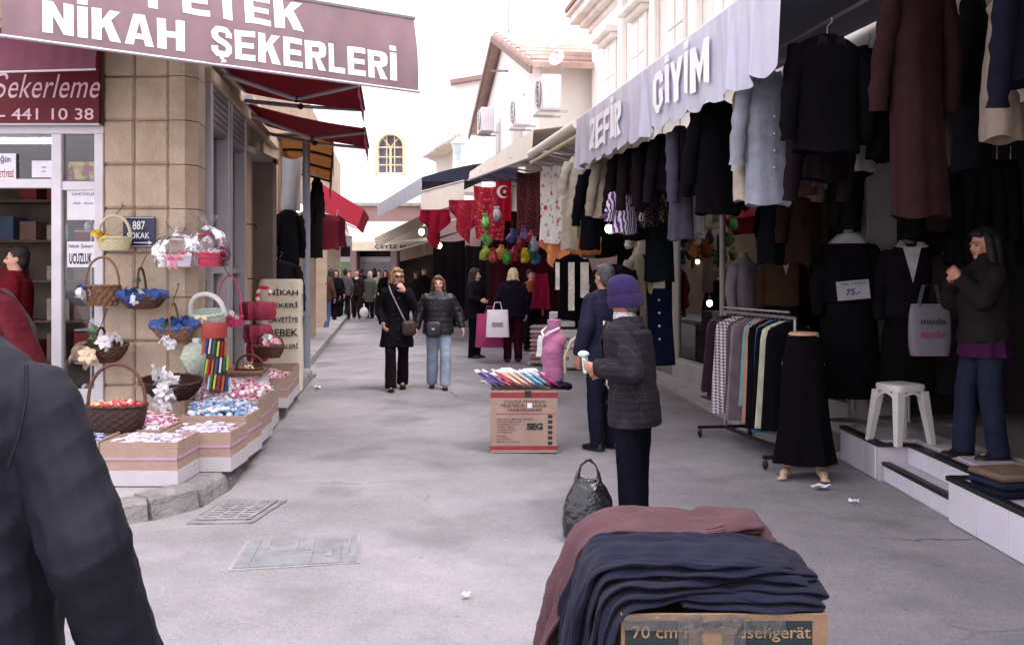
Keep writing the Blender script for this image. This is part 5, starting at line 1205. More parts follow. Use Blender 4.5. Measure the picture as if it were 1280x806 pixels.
# ------------------------------------------------------------------ hanging clothes
m_wire = metal((.3, .3, .32), .35); m_hang = M(sr(60, 50, 46), .6)
def lring(z, w, dp, n, amp, fr, ph, y=0.0, x=0.0):
    out = []
    for j in range(n):
        a = 2 * math.pi * j / n; f = 1 + amp * (math.sin(fr * a + ph) + .5 * math.sin((fr * 2 + 1) * a + ph * 1.7))
        out.append(Vector((x + w * f * math.cos(a), y + dp * f * (1 + amp) * math.sin(a), z)))
    return out
def garment(label, px, py0, py1, d, mat, w=.44, rz=0.0, sleeves=True, seed=0, collar=None, flare=.0, depth=.085, group='coats hanging under the awnings', name='hanging_coat', cat='coat', slv=.62, buttons=None, sm=None, sy=0.0, hem2=None):
    L = (py1 - py0) * d / F; r = random.Random(seed + 100)
    p = P(px, py0, d); t = thing(name, label, cat, p, math.radians(rz), group)
    local('hanger', MB().tube([(0, 0, .11), (.03, 0, .12), (.035, 0, .09), (.0, 0, .055), (0, 0, .0)], .004, 6).tube([(-w * .42, 0, -.075), (0, 0, .0), (w * .42, 0, -.075)], .008, 6), m_wire, t)
    hw = w / 2; fr = r.choice((3, 4, 5)); ph = r.uniform(0, 6); rr = []
    rr.append(lring(.0, .055, .045, 36, .0, fr, ph)); rr.append(lring(-.03, hw * .62, .06, 36, .0, fr, ph)); rr.append(lring(-.075, hw * .94, .07, 36, .0, fr, ph))
    n = 16
    for i in range(1, n + 1):
        u = i / n; z = -.075 - u * (L - .075); ww = hw * (1 - .08 * math.sin(u * 3.1) + flare * u); dp = depth * (1 + .25 * u)
        sw = .02 * u * math.sin(u * 3 + ph)
        zz = [.0] * 36
        q = lring(z, ww, dp, 36, .012 + .075 * u ** 1.3, fr, ph + u * .5, .015 * math.sin(u * 4 + ph), sw)
        if i == n: q = [Vector((v.x, v.y, v.z + .012 * math.sin(3 * k / 36 * 6.28 + ph))) for k, v in enumerate(q)]
        rr.append(q)
    q = rr[-1]; c = Vector((0, 0, q[0].z)); rr.append([Vector((v.x * .9, v.y * .8, v.z + .03)) for v in q])
    gb = MB().loft(rr); co = np.array(gb.v); wv = wrinkles(.016, 9, seed + 7, .3)(co) + wrinkles(.006, 26, seed + 9, .6)(co)
    co[:, 1] += wv * np.clip(-co[:, 2] * 4, 0, 1) * np.sign(co[:, 1] + 1e-6) * .8; co[:, 0] += wrinkles(.008, 8, seed + 3, .5)(co) * np.clip(-co[:, 2] * 3, 0, 1); gb.v = [tuple(p_) for p_ in co]
    local('coat_body' if name == 'hanging_coat' else 'garment_body', gb, mat, t)
    if sleeves:
        SL = slv
        for s in (-1, 1):
            a = r.uniform(-.03, .05); pts = []; rad = []
            for i in range(13):
                u = i / 12; pts.append((s * (hw * .9 + .055 * math.sin(u * 2.2) + .02 * u), sy * u - .02 * math.sin(u * 3 + a * 20) + a * u, -.085 - u * SL)); rad.append((.066 - .012 * u) * (1 + .1 * math.sin(u * 23 + seed) + .06 * math.sin(u * 41 + s)))
            local('sleeve', MB().tube(pts, rad, 12), sm or mat, t)
    if collar is not None:
        for s in (-1, 1):
            local('lapel', MB().slab([(s * .012, -depth * .97, -.34), (s * .11, -depth * .86, -.12), (s * .085, -.045, -.01), (s * .035, -.058, -.03)], (0, -.012, 0)), collar, t)
    if buttons is not None:
        for i in range(4): local('button', MB().ell((.012, -depth * 1.1 - .012, -.36 - i * (L - .5) / 4), (.012, .007, .012), None, 8, 5), buttons, t)
    return t
K = lambda r, g, b_: cloth(sr(r, g, b_))
kblack, kchar, knavy = K(26, 24, 28), K(52, 48, 54), K(34, 36, 56)
rows = [
 # label, px, top, bottom, depth, mat, width, rz, kw
 ('long reddish brown coat hanging nearest the camera in front of the rack', 1147, -34, 272, 5.8, K(66, 43, 43), .34, 12, dict(sleeves=True, slv=.72, collar=K(60, 38, 38), seed=1)),
 ('black jacket hanging under the bare frame bars left of the reddish brown coat', 1034, 44, 190, 6.6, kblack, .46, 8, dict(seed=2, collar=kchar)),
 ('dark jacket with pinkish cuff lining hanging below the black jacket', 1026, 128, 226, 7.1, K(46, 34, 40), .4, 25, dict(seed=3)),
 ('narrow black jacket hanging in front of the cream lintel', 1086, 62, 185, 7.6, kblack, .34, 50, dict(seed=4)),
 ('black jacket on a hook touching the reddish brown coat', 1108, 58, 200, 7.2, K(30, 28, 32), .36, 40, dict(seed=5)),
 ('taupe long coat hanging right of the reddish brown coat', 1190, 20, 208, 6.4, K(74, 62, 60), .34, 30, dict(seed=6, collar=K(92, 78, 76), buttons=m_hang)),
 ('black long coat hanging between the taupe and beige jackets', 1217, -8, 215, 6.2, kblack, .3, 55, dict(seed=7)),
 ('beige jacket with turned sleeve hanging at the right edge', 1254, -6, 175, 5.6, K(160, 144, 128), .3, 58, dict(seed=8, slv=.55, sy=-.12)),
 ('navy coat cut off by the right edge of the picture', 1278, -30, 106, 5.2, K(38, 38, 52), .3, 30, dict(seed=9)),
 ('pale blue grey long coat hanging at the near end of the satin awning', 958, 88, 256, 7.4, K(170, 174, 184), .36, 14, dict(seed=10, collar=K(150, 160, 176), buttons=m_alu)),
 ('cream coat hanging close behind the pale blue grey coat', 934, 105, 252, 7.9, K(206, 196, 178), .22, 50, dict(seed=11)),
 ('rosy brown coat hanging in shade right of the pale blue grey coat', 997, 140, 246, 7.9, K(122, 92, 88), .34, 35, dict(seed=12)),
 ('black long coat with short lower layer hanging left of the pale coat', 898, 126, 268, 8.4, kblack, .4, 14, dict(seed=13)),
 ('off white thin coat edge between the grey and black coats', 868, 178, 292, 9.3, K(196, 190, 184), .16, 70, dict(seed=14, sleeves=False)),
 ('slate grey long coat hanging under the satin awning lettering', 850, 158, 300, 9.2, K(84, 80, 94), .26, 50, dict(seed=15)),
 ('charcoal jacket nearest the slate coat in the row of dark jackets', 828, 168, 240, 10.2, K(44, 40, 46), .3, 45, dict(seed=16, L=.5)),
 ('dark plum jacket second in the row of dark jackets', 808, 178, 240, 10.7, K(50, 38, 46), .3, 45, dict(seed=17)),
 ('dark brown jacket third in the row of dark jackets', 789, 186, 242, 11.2, K(56, 44, 48), .3, 45, dict(seed=18)),
 ('black jacket at the far end of the row of dark jackets', 773, 193, 240, 11.7, K(46, 38, 46), .28, 50, dict(seed=19)),
 ('beige long coat hanging beyond the dark jackets', 754, 198, 272, 12.2, K(190, 178, 156), .26, 40, dict(seed=20)),
 ('black coat with long hem left of the beige coat', 738, 212, 312, 12.4, K(28, 28, 36), .26, 30, dict(seed=21)),
 ('cream blouse hanging at the far end of the satin awning', 720, 196, 270, 12.8, K(214, 204, 184), .24, 20, dict(seed=22, slv=.42)),
 ('cream skirt suit hanging lower behind the cream blouse', 712, 240, 312, 13.4, K(206, 196, 176), .22, 30, dict(seed=23, sleeves=False)),
 ('black jacket on a hanger behind the head of the grey haired man', 768, 330, 432, 12.6, K(36, 32, 36), .46, 0, dict(seed=24, collar=kchar)),
 ('cream jacket partly hidden behind the black jacket on its hanger', 796, 318, 410, 13.0, K(206, 192, 166), .3, 30, dict(seed=25)),
 ('small white shirt hanging above the cream jacket', 803, 283, 318, 13.4, K(214, 208, 200), .26, 10, dict(seed=26, slv=.2)),
 ('dark teal jacket with white price card above the navy skirt', 824, 228, 352, 13.0, K(38, 46, 56), .4, 10, dict(seed=27, collar=K(34, 40, 50))),
 ('black and white short top with hanging belt at the stall end', 715, 318, 400, 14.6, kblack, .4, 0, dict(seed=28, slv=.35)),
]
rows += [
 ('pale grey shirt peeping out between black jackets under the frame bars', 1072, 120, 214, 7.9, K(170, 160, 156), .2, 62, dict(seed=211, slv=.4)),
 ('dusky rose blouse hanging behind the black jacket under the frame bars', 1012, 150, 236, 8.0, K(140, 108, 106), .26, 40, dict(seed=212, slv=.4)),
 ('stone coloured jacket hanging beside the taupe long coat', 1206, 60, 190, 6.9, K(120, 110, 100), .26, 55, dict(seed=213)),
 ('black trousers hanging under the pale blue grey coat', 968, 232, 330, 9.2, kblack, .3, 20, dict(seed=201, sleeves=False)),
 ('dark brown long dress hanging behind the rosy brown coat', 1003, 206, 330, 9.0, K(58, 40, 36), .34, 20, dict(seed=202)),
 ('black dress hanging behind the brown jacket form', 1032, 200, 300, 9.4, kblack, .34, 30, dict(seed=203)),
 ('dark green coat hanging left of the pale pier', 1058, 190, 290, 9.2, K(40, 44, 40), .32, 40, dict(seed=204)),
 ('black coat hanging high between the two dark jackets', 1064, 96, 220, 8.2, kblack, .36, 20, dict(seed=205)),
 ('dark plum coat hanging behind the black long coat', 914, 160, 262, 9.2, K(48, 34, 42), .34, 35, dict(seed=206)),
 ('black jacket squeezed between slate coat and black long coat', 880, 150, 245, 9.0, K(30, 28, 34), .34, 40, dict(seed=207)),
 ('charcoal skirt suit hanging behind the wave patterned blouse', 796, 200, 300, 12.4, K(40, 38, 44), .34, 20, dict(seed=208)),
 ('black coat in the shade above the dark form with shawl', 1150, 170, 300, 8.4, kblack, .4, 25, dict(seed=209)),
 ('dark coat hanging above the woman on the platform', 1180, 150, 290, 8.3, K(36, 32, 34), .4, 35, dict(seed=210)),
]
for (lab, px, a, b_, d, m_, w_, rz, kw) in rows:
    kw.pop('L', None); garment(lab, px, a, b_, d, m_, w_, rz, **kw)
# patterned blouses
garment('white blouse with purple wave pattern below the dark jackets', 781, 234, 292, 11.4, pattern_cloth('wave', sr(220, 212, 222), sr(96, 44, 110), 9), .3, 25, seed=31, slv=.3, name='hanging_blouse', cat='blouse', group='blouses under the satin awning')
garment('dark floral blouse with green and purple print', 808, 236, 284, 11.6, pattern_cloth('floral', sr(40, 28, 44), sr(110, 130, 60), 30, sr(120, 50, 110)), .28, 25, seed=32, slv=.3, name='hanging_blouse', cat='blouse', group='blouses under the satin awning')
garment('pale green blouse beside the dark floral blouse', 823, 238, 276, 11.9, K(150, 156, 120), .16, 50, seed=33, sleeves=False, name='hanging_blouse', cat='blouse', group='blouses under the satin awning')
# white tabs of the stall top
tb_ = P(716, 330, 14.4)
for i, (dx, py1, w_) in enumerate(((-.02, 388, .09), (.17, 372, .12), (-.22, 362, .06))):
    a = P(716, 328, 14.3) + X_ * dx; h = (py1 - 328) * 14.3 / F
    tag(MB().sheet(lambda u, v: a + V((u - .5) * w_, .015 * math.sin(v * 9), -v * h), 4, 12, .006).build('lace_strip', pattern_cloth('lace', sr(228, 222, 210), sr(190, 180, 166), 50)), ('long white lace strip hanging at the front of the black top', 'short white lace strip hanging right of the black top', 'narrow white lace strip at the left of the black top')[i], 'lace', 'white lace strips')
# navy skirt with buttons and price card
def skirt_hang(label, px, py0, py1, d, mat, w, rz=0, seed=0, flare=.35, name='hanging_skirt', dp=.1, group='hanging skirts', cat='skirt'):
    p = P(px, py0, d); L = (py1 - py0) * d / F; t = thing(name, label, cat, p, math.radians(rz), group); r = random.Random(seed); ph = r.uniform(0, 6); rr = []
    for i in range(15):
        u = i / 14; rr.append(lring(-u * L, w / 2 * (1 + flare * u), dp * (.6 + .6 * u), 40, .005 + .06 * u, 6, ph + u))
    rr.append([Vector((v.x * .9, v.y * .85, v.z + .03)) for v in rr[-1]])
    local('skirt_cloth', MB().loft(rr), mat, t); local('waistband', MB().loft([lring(.0, w / 2 + .006, dp * .6 + .006, 24, 0, 3, 0), lring(-.04, w / 2 * 1.02 + .006, dp * .64 + .006, 24, 0, 3, 0)]), mat, t)
    local('hanger', MB().tube([(-w * .4, 0, .01), (0, 0, .05), (w * .4, 0, .01)], .006, 6).tube([(0, 0, .05), (0, 0, .12), (.03, 0, .13)], .004, 6), m_wire, t)
    return t, L
t, L = skirt_hang('long navy skirt with white buttons hanging below the teal jacket', 821, 346, 456, 13.1, K(36, 42, 74), .36, 8, 5)
for i in range(4): local('button', MB().ell((.0, -.1 - .01 * i, -.3 - i * .17), (.016, .008, .016), None, 8, 5), m_paper, t)
local('price_card', MB().obox((.0, -.1, -.1), X_, Y_, Z_, .16, .006, .1), M(sr(190, 190, 170), .7), t, smooth=False)

# clothes rack with skirts, standing before the shop window
rk = thing('clothes_rack', 'chrome clothes rack on castors full of skirts and jackets', 'clothes rack', V(2.25, 9.2, 0))
ra0, ra1 = V(2.12, 9.9, 1.235), V(2.36, 8.3, 1.25)
dr_ = (ra1 - ra0).normalized(); sd_ = Vector((dr_.y, -dr_.x, 0))
MB().tube([ra0, ra1], .016, 8).build('rail', m_wire, rk); MB().tube([ra0 + V(.0, 0, .05) + sd_ * .05, ra1 + V(0, 0, .05) + sd_ * .05], .01, 8).build('rail', m_wire, rk)
for p in (ra0, ra1):
    MB().tube([p, V(p.x, p.y, .1)], .016, 8).build('upright', m_wire, rk); MB().bar(V(p.x, p.y, .1) - sd_ * .28, V(p.x, p.y, .1) + sd_ * .28, .03).build('foot_bar', m_nose, rk)
    for s in (-1, 1): MB().ell(V(p.x, p.y, .04) + sd_ * (.26 * s), (.025, .04, .04), None, 10, 7).build('castor', m_nose, rk)
MB().bar(V(ra0.x, ra0.y, .1), V(ra1.x, ra1.y, .1), .03).build('base_bar', m_nose, rk)
gg = pattern_cloth('gingham', sr(205, 196, 198), sr(62, 44, 58), 34.0)
rk_items = [(.02, K(92, 76, 74), .42, .66), (.07, K(74, 48, 66), .42, .68), (.13, K(60, 44, 52), .42, .7), (.21, gg, .44, .86), (.28, gg, .42, .84), (.35, K(96, 84, 78), .4, .82), (.42, K(140, 128, 134), .42, .86), (.48, K(112, 98, 104), .4, .86), (.54, K(130, 176, 172), .3, .72), (.59, K(196, 150, 130), .32, .86), (.64, K(180, 40, 80), .3, .6), (.69, kblack, .42, .88), (.75, K(70, 130, 160), .36, .9), (.81, kblack, .42, .86), (.88, K(206, 206, 180), .42, .84), (.94, kblack, .44, .84)]
rk_lab = ['taupe skirt at the far end of the clothes rack', 'plum skirt second from the far end of the clothes rack', 'dark mauve skirt third from the far end of the rack', 'large checked skirt on the clothes rack nearest the street', 'second checked skirt pressed behind the first on the rack', 'brownish grey skirt next to the checked skirts on the rack', 'wide mauve grey jacket in the middle of the rack', 'dusky grey skirt just past the middle of the rack', 'turquoise short top on the clothes rack', 'salmon skirt beside the turquoise top on the rack', 'crimson short top high on the clothes rack', 'black skirt between the crimson and blue items on the rack', 'blue skirt whose hem shows lowest on the rack', 'black skirt next to the pale one near the rack end', 'pale cream green jacket near the close end of the rack', 'black skirt at the close end of the rack behind the skirt form']
for i, (u, m_, w_, L_) in enumerate(rk_items):
    p = ra0.lerp(ra1, u) - Z_ * .03; r = random.Random(i)
    t = thing('rack_garment', rk_lab[i], 'garment', p, math.atan2(sd_.y, sd_.x) + r.uniform(-.12, .12), 'garments on the clothes rack')
    L_ += .07; rr = [lring(.0, .05, .015, 32, 0, 3, 0), lring(-.03, w_ * .3, .028, 32, 0, 3, 0), lring(-.07, w_ * .47, .036, 32, 0, 3, 0)]
    for k in range(1, 11): rr.append(lring(-.07 - (L_ - .07) * k / 10, w_ / 2 * (1 + .16 * k / 10), .036 + .026 * k / 10, 32, .01 + .1 * k / 10, r.choice((3, 4, 5)) if k == -1 else 4, i + k * .08))
    rr.append([Vector((v.x * .9, v.y * .8, v.z + .02)) for v in rr[-1]])
    local('cloth', MB().loft(rr), m_, t); local('hanger', MB().tube([(0, 0, -.01), (0, 0, .04), (.02, 0, .055)], .004, 6).tube([(-w_ * .42, 0, -.05), (0, 0, .0), (w_ * .42, 0, -.05)], .006, 6), m_wire, t)
# garments deep in the near shop
for i, (px, col) in enumerate(((1195, (30, 28, 30)), (1212, (40, 36, 38)), (1229, (28, 28, 34)), (1246, (36, 30, 30)), (1263, (30, 30, 30)))):
    garment(('black coat first in the row inside the near shop', 'dark coat second in the row inside the near shop', 'black coat in the middle of the row inside the near shop', 'dark coat fourth in the row inside the near shop', 'black coat last in the row beside the right edge inside the near shop')[i], px, 200, 330, 8.6, K(*col), .4, 60, seed=40 + i, group='coats inside the near shop')

# ------------------------------------------------------------------ display forms
m_form2 = M(sr(110, 98, 92), .5, .06); m_form = M(sr(190, 156, 132), .45, .06, 6, .03, name='form_plastic'); m_pole = metal((.35, .35, .36), .4)
def dress_form(label, pos, rz, top_mat, skirt_mat=None, hem=.86, shem=.25, collar=None, lapel=None, z0=0.0, puff=.02, shirt=None, sleeve=True, vox=.013, seed=0, headless=True, scale=1.0, name='dress_form'):
    t = thing(name, label, 'mannequin', pos, rz, 'display forms')
    S = lambda mb: (setattr(mb, 'v', [(x * scale, y * scale, z * scale) for x, y, z in mb.v]), mb)[1]
    Q = MB(); Q.loft([ring((0, 0, 1.53), .04, .04), ring((0, 0, 1.46), .052, .05), ring((0, 0, 1.42), .12, .08), ring((0, 0, 1.3), .16, .1), ring((0, 0, 1.1), .13, .09), ring((0, 0, .95), .15, .1), ring((0, 0, .8), .13, .09)])
    if not headless: Q.ell((0, -.01, 1.6), (.072, .088, .112)); Q.ell((0, -.095, 1.59), (.012, .018, .02))
    local('form', S(Q), m_form2, t)
    T = MB(); T.loft([ring((0, 0, 1.47), .07, .06), ring((0, 0, 1.43), .125, .085), ring((0, 0, 1.38), .185, .11), ring((0, 0, 1.2), .175 + puff, .12 + puff), ring((0, 0, 1.05), .16 + puff, .11 + puff), ring((0, 0, hem + .02), .185 + puff, .13 + puff), ring((0, 0, hem), .18 + puff, .125 + puff)])
    if sleeve:
        for s in (-1, 1): T.cap((s * .17, 0, 1.35), (s * .235, .0, 1.1), .072, .062); T.tube([(s * .235, 0, 1.1), (s * .24, -.03, .95), (s * .235, -.05, .84)], [.062, .055, .05], 12)
    link('jacket', remesh(S(T), vox, 2, wrinkles(.007, 14, seed, 1.1)), top_mat, t)
    if skirt_mat:
        rr = [lring(hem + .06 - (hem + .06 - shem) * u / 12, .15 + .05 * min(1, u / 3) + .05 * u / 12, .11 + .03 * min(1, u / 3) + .03 * u / 12, 40, .005 + .045 * u / 12, 6, seed + u * .1) for u in range(13)]
        rr.append([Vector((v.x * .9, v.y * .9, v.z + .03)) for v in rr[-1]]); local('skirt', S(MB().loft(rr)), skirt_mat, t)
    local('stand_pole', S(MB().tube([(0, 0, .02), (0, 0, .9)], .014, 8)), m_pole, t); local('stand_base', S(MB().lathe([(.15, 0), (.15, .012), (.03, .03)], (0, 0, 0), 20)), m_pole, t)
    if collar is not None: local('collar', S(MB().loft([ring((0, .01, 1.42), .16, .115), ring((0, .01, 1.47), .115, .09), ring((0, .02, 1.5), .075, .07)])), collar, t)
    if shirt is not None:
        local('shirt', S(MB().slab([(-.07, -.085 - puff, 1.44), (.07, -.085 - puff, 1.44), (0, -.125 - puff, 1.15)], (0, -.01, 0))), shirt, t)
        for s in (-1, 1): local('shirt_collar', S(MB().slab([(s * .02, -.11, 1.42), (s * .13, -.1, 1.44), (s * .07, -.02, 1.5)], (0, -.01, 0))), shirt, t)
    return t
t = dress_form('black coat dress with broad white collar and price card on a form', V(3.06, 9.05, .275), math.radians(-12), kblack, kblack, hem=.95, shem=.2, collar=K(196, 190, 196), seed=2, scale=1.14)
cd = t
local('price_card', MB().obox((.02, -.17, 1.2), V(1, 0, .1).normalized(), Y_, V(-.1, 0, 1).normalized(), .28, .006, .17), M(sr(150, 144, 150), .7), t, smooth=False)
flat_text('TEK FİYAT', V(-.09, -.176, 1.235), V(1, 0, .1).normalized(), Z_, .22, .03, m_ink, t, world=False, weight=.01); flat_text('75.-', V(-.04, -.176, 1.15), V(1, 0, .1).normalized(), Z_, .12, .055, m_ink, t, world=False, weight=.02)
dress_form('brown jacket form behind the clothes rack', V(3.0, 10.9, .3), math.radians(-15), K(84, 62, 48), K(30, 26, 26), seed=3, scale=1.12, shirt=K(170, 160, 150))
dress_form('grey mauve jacket on a form beside the window scarves', V(2.6, 11.2, .32), math.radians(40), K(140, 130, 134), K(60, 52, 56), seed=4, scale=1.0)
t = dress_form('black suit with white shirt collar on a form beside the platform stool', V(3.55, 8.9, .275), math.radians(-10), K(34, 30, 34), K(28, 26, 28), seed=5, scale=1.1, shirt=K(206, 204, 206))
dress_form('dark form with pale shawl standing at the back of the platform', V(3.95, 8.75, .3), math.radians(-20), K(50, 42, 42), K(34, 30, 32), seed=6, scale=1.05, headless=False, collar=K(110, 100, 110))
# white printed bag hanging from the dark form, coloured grey in place of shade
bp_ = P(1162, 412, 8.1); t = thing('printed_bag', 'white printed shopping bag hanging beside the woman on the platform', 'bag', bp_)
MB().loft([[bp_ + p for p in ring((0, 0, (u / 8 - .5) * .42), .17 * (1 - .12 * abs(u / 4 - 1) ** 3), .05 * (1.2 - .8 * u / 8), 24, 4)] for u in range(9)]).build('bag_body', M(sr(112, 106, 112), .6, .1, 10, .4, 12), t)
flat_text('BUTİK', bp_ + V(-.1, -.075, -.06), X_, Z_, .2, .055, M(sr(150, 50, 100), .7), t, weight=.02); flat_text('moda', bp_ + V(-.1, -.072, .05), X_, Z_, .2, .045, m_ink, t, weight=.02)
for s in (-1, 1): MB().tube([bp_ + V(-.09, .02 * s, .19), bp_ + V(-.05, .02 * s, .36), bp_ + V(.05, .02 * s, .36), bp_ + V(.09, .02 * s, .19)], .008, 6).build('handle', m_bag, t)

# skirt form with bare feet
sk0 = V(2.33, 7.95, 0)
t = thing('skirt_form', 'long black skirt on a half mannequin with bare feet on the road', 'mannequin', sk0, math.radians(-16))
Q = MB()
for s in (-1, 1):
    Q.cap((s * .09, 0, .9), (s * .1, 0, .5), .08, .055); Q.cap((s * .1, 0, .5), (s * .13, .01, .1), .055, .036)
    Q.cap((s * .13, .03, .05), (s * .15, -.09, .04), .04, .036); Q.cap((s * .15, -.09, .035), (s * .16, -.17, .024), .034, .02); Q.cap((s * .13, .01, .1), (s * .13, .02, .05), .036, .036)
    for i in range(5): Q.cap((s * .16 + (i - 2) * .014, -.16, .02), (s * .165 + (i - 2) * .015, -.2 + abs(i - 1.5) * .008, .014), .0095, .008, 8)
Q.loft([ring((0, 0, 1.14), .125, .085), ring((0, 0, 1.0), .13, .09), ring((0, 0, .85), .16, .11)])
link('legs', remesh(Q, .008, 2), m_form, t)
local('waist_cap', MB().lathe([(.115, 1.135), (.117, 1.15), (.1, 1.158)], (0, 0, 0), 28), M(sr(196, 150, 120), .5), t)
rr = [lring(1.14 - 1.02 * u / 16, .125 + .045 * min(1, u / 4) + .075 * (u / 16) ** 3, .09 + .035 * min(1, u / 4) + .06 * (u / 16) ** 3, 48, .003 + .075 * (u / 16) ** 1.5, 7, 1 + u * .05) for u in range(17)]
rr.append([Vector((v.x * .93, v.y * .93, v.z + .03)) for v in rr[-1]])
local('skirt', MB().loft(rr), K(24, 22, 26), t)

# plastic stool
t = thing('plastic_stool', 'white plastic stool standing on the shop platform', 'stool', V(3.1, 7.95, .281), math.radians(20)); m_pl = M(sr(196, 192, 186), .45, .05, 6, .03, spec=.4)
local('seat', MB().loft([ring((0, 0, z), w, w, 32, 5) for z, w in ((.41, .135), (.415, .145), (.45, .15), (.465, .145), (.47, .13))]), m_pl, t)
for sx in (-1, 1):
    for sy in (-1, 1):
        q = [[Vector((sx * (.115 + .05 * u) + a * (.035 - .012 * u), sy * (.115 + .05 * u) + b_ * (.035 - .012 * u), .415 * (1 - u))) for a, b_ in ((-1, -1), (1, -1), (1, 1), (-1, 1))] for u in (0, .15, .5, 1)]
        local('leg', MB().loft(q), m_pl, t)
for a in range(4):
    R = rotz(a * math.pi / 2); pts = [R @ Vector((x, -.135, .405 - .05 * (abs(x) / .1) ** 2)) for x in np.linspace(-.1, .1, 9)]; local('apron', MB().tube(pts, .014, 6), m_pl, t)
# folded jeans pile at the right edge
for i, (z, col) in enumerate(((.3, (38, 44, 60)), (.35, (52, 58, 78)), (.4, (130, 108, 92)))):
    c = P(1262, 592 - i * 10, 6.15); c.z = z
    tag(remesh_obj := MB().obox(c, V(1, .2, 0).normalized(), V(-.2, 1, 0).normalized(), Z_, .36, .34, .045, .018).build('folded_garment', K(*col)), ('dark folded jeans at the bottom of the pile on the platform edge', 'blue folded jeans in the middle of the pile on the platform edge', 'brown folded cloth on top of the jeans pile at the right edge')[i], 'folded garment', 'folded pile on the platform')

# ------------------------------------------------------------------ window scarves
def hung_cloth(label, tl, tr, h, mat, seed=0, diamond=False, name='hanging_cloth', cat='cloth', amp=.03, nf=5, parts=None, group=None, taper=0.0):
    tl, tr = Vector(tl), Vector(tr); dx = tr - tl; W = dx.length; nrm = Vector((dx.y, -dx.x, 0)).normalized()
    t = thing(name, label, cat, (tl + tr) / 2, group=group)
    def fn(u, v):
        hh = h * (1 - (abs(2 * u - 1) if diamond else 0) * .75); sag = .04 * math.sin(u * 3.14) * (1 - v) * (0 if diamond else 1)
        uu = .5 + (u - .5) * (1 - taper * v)
        return tl + dx * uu - Z_ * (v * hh + sag) + nrm * (amp * (.3 + v) * math.sin(u * nf * 3.14 + seed + v * 1.2) + .01 * math.sin(v * 7 + u * 9 + seed))
    MB().sheet(fn, 28, 14, .005).build('cloth', mat, t); return t, fn, nrm
def wr_pt(y, z, o): return WR(y, z, o)
silk = pattern_cloth('floral', sr(150, 176, 170), sr(96, 120, 124), 7, sr(60, 70, 84)); fl2 = pattern_cloth('floral', sr(206, 196, 196), sr(190, 60, 90), 6, sr(80, 140, 140)); org = pattern_cloth('floral', sr(206, 110, 70), sr(150, 60, 50), 12)
hung_cloth('pale green silk scarf draped high in the shop window', wr_pt(14.6, 2.5, -.18), wr_pt(13.4, 2.45, -.18), 1.0, silk, 1, amp=.07, nf=4, group='scarves in the shop window', name='window_scarf', cat='scarf')
hung_cloth('orange patterned scarf in the shop window beside the green silk', wr_pt(13.5, 2.5, -.3), wr_pt(12.8, 2.5, -.3), .7, org, 2, amp=.05, group='scarves in the shop window', name='window_scarf', cat='scarf')
hung_cloth('white scarf with large pink flowers draped low in the shop window', wr_pt(14.65, 1.3, -.2), wr_pt(13.1, 1.2, -.14), .9, fl2, 3, amp=.08, nf=5, group='scarves in the shop window', name='window_scarf', cat='scarf', taper=.1)
hung_cloth('dark floral scarf hanging behind the others in the window', wr_pt(14.0, 2.0, -.6), wr_pt(12.6, 2.0, -.6), 1.4, pattern_cloth('floral', sr(60, 40, 46), sr(150, 120, 110), 8, sr(60, 90, 70)), 4, amp=.05, group='scarves in the shop window', name='window_scarf', cat='scarf')
hung_cloth('green and red patterned dress cloth hanging in the middle window', wr_pt(12.3, 2.7, -.5), wr_pt(11.6, 2.7, -.5), 1.2, pattern_cloth('floral', sr(80, 92, 74), sr(150, 50, 60), 16), 5, group='scarves in the shop window', name='window_scarf', cat='scarf')
hung_cloth('rose coloured cloth hanging high in the near window', wr_pt(11.0, 2.8, -.6), wr_pt(10.2, 2.8, -.6), 1.0, K(150, 96, 96), 6, group='scarves in the shop window', name='window_scarf', cat='scarf')
# lit bulbs
def bulb(px, py, d, lab, r=.05, s=9.0):
    p = P(px, py, d); t = thing('light_bulb', lab, 'light bulb', p, group='lit bulbs')
    MB().ell(p, (r, r, r * 1.15), None, 14, 10).build('bulb', emit((1.0, .82, .55), s), t); MB().tube([p + Z_ * r, p + Z_ * (r + .06)], .02, 8).build('socket', m_dk, t); MB().tube([p + Z_ * (r + .06), p + Z_ * (r + .55)], .005, 5).build('cable', m_dk, t)
bulb(887, 379, 12.4, 'lit warm bulb in the shop window beside the grey jacket', .035); bulb(761, 286, 13.2, 'lit warm bulb beside the wave patterned blouse', .05)
bulb(713, 327, 17.0, 'lit warm bulb in front of the orange cloth', .04); bulb(374, 260, 15.8, 'lit warm bulb hanging left of the grey pole', .06)
bulb(527, 290, 24.5, 'small lit bulb at the far stalls below the off white flap', .07); bulb(549, 307, 23.0, 'small lit bulb deep in the black clothes stall', .06)

# ------------------------------------------------------------------ red cloth stall
kred = pattern_cloth('lace', sr(140, 20, 42), sr(160, 72, 78), 26); kred2 = K(160, 24, 50); kmar = K(84, 30, 40)
SG = 'cloths hung on the red stall'
def sc_(lab, px0, px1, py, pyb, d0, d1, mat, seed, **k):
    h = (pyb - py) * (d0 + d1) / 2 / F
    return hung_cloth(lab, P(px0, py, d0), P(px1, py, d1), h, mat, seed, group=SG, name='stall_cloth', **k)
sc_('pointed red cloth hanging left of all on the stall', 527, 560, 262, 312, 23.2, 22.6, kred2, 1, diamond=True, amp=.08)
sc_('pointed red lace cloth second from the left on the stall', 562, 604, 250, 306, 22.2, 21.6, kred, 2, diamond=True, amp=.08)
sc_('broad red patterned shawl in the middle of the stall', 592, 632, 232, 300, 21.4, 20.6, pattern_cloth('floral', sr(150, 24, 46), sr(190, 110, 90), 14), 3, amp=.06)
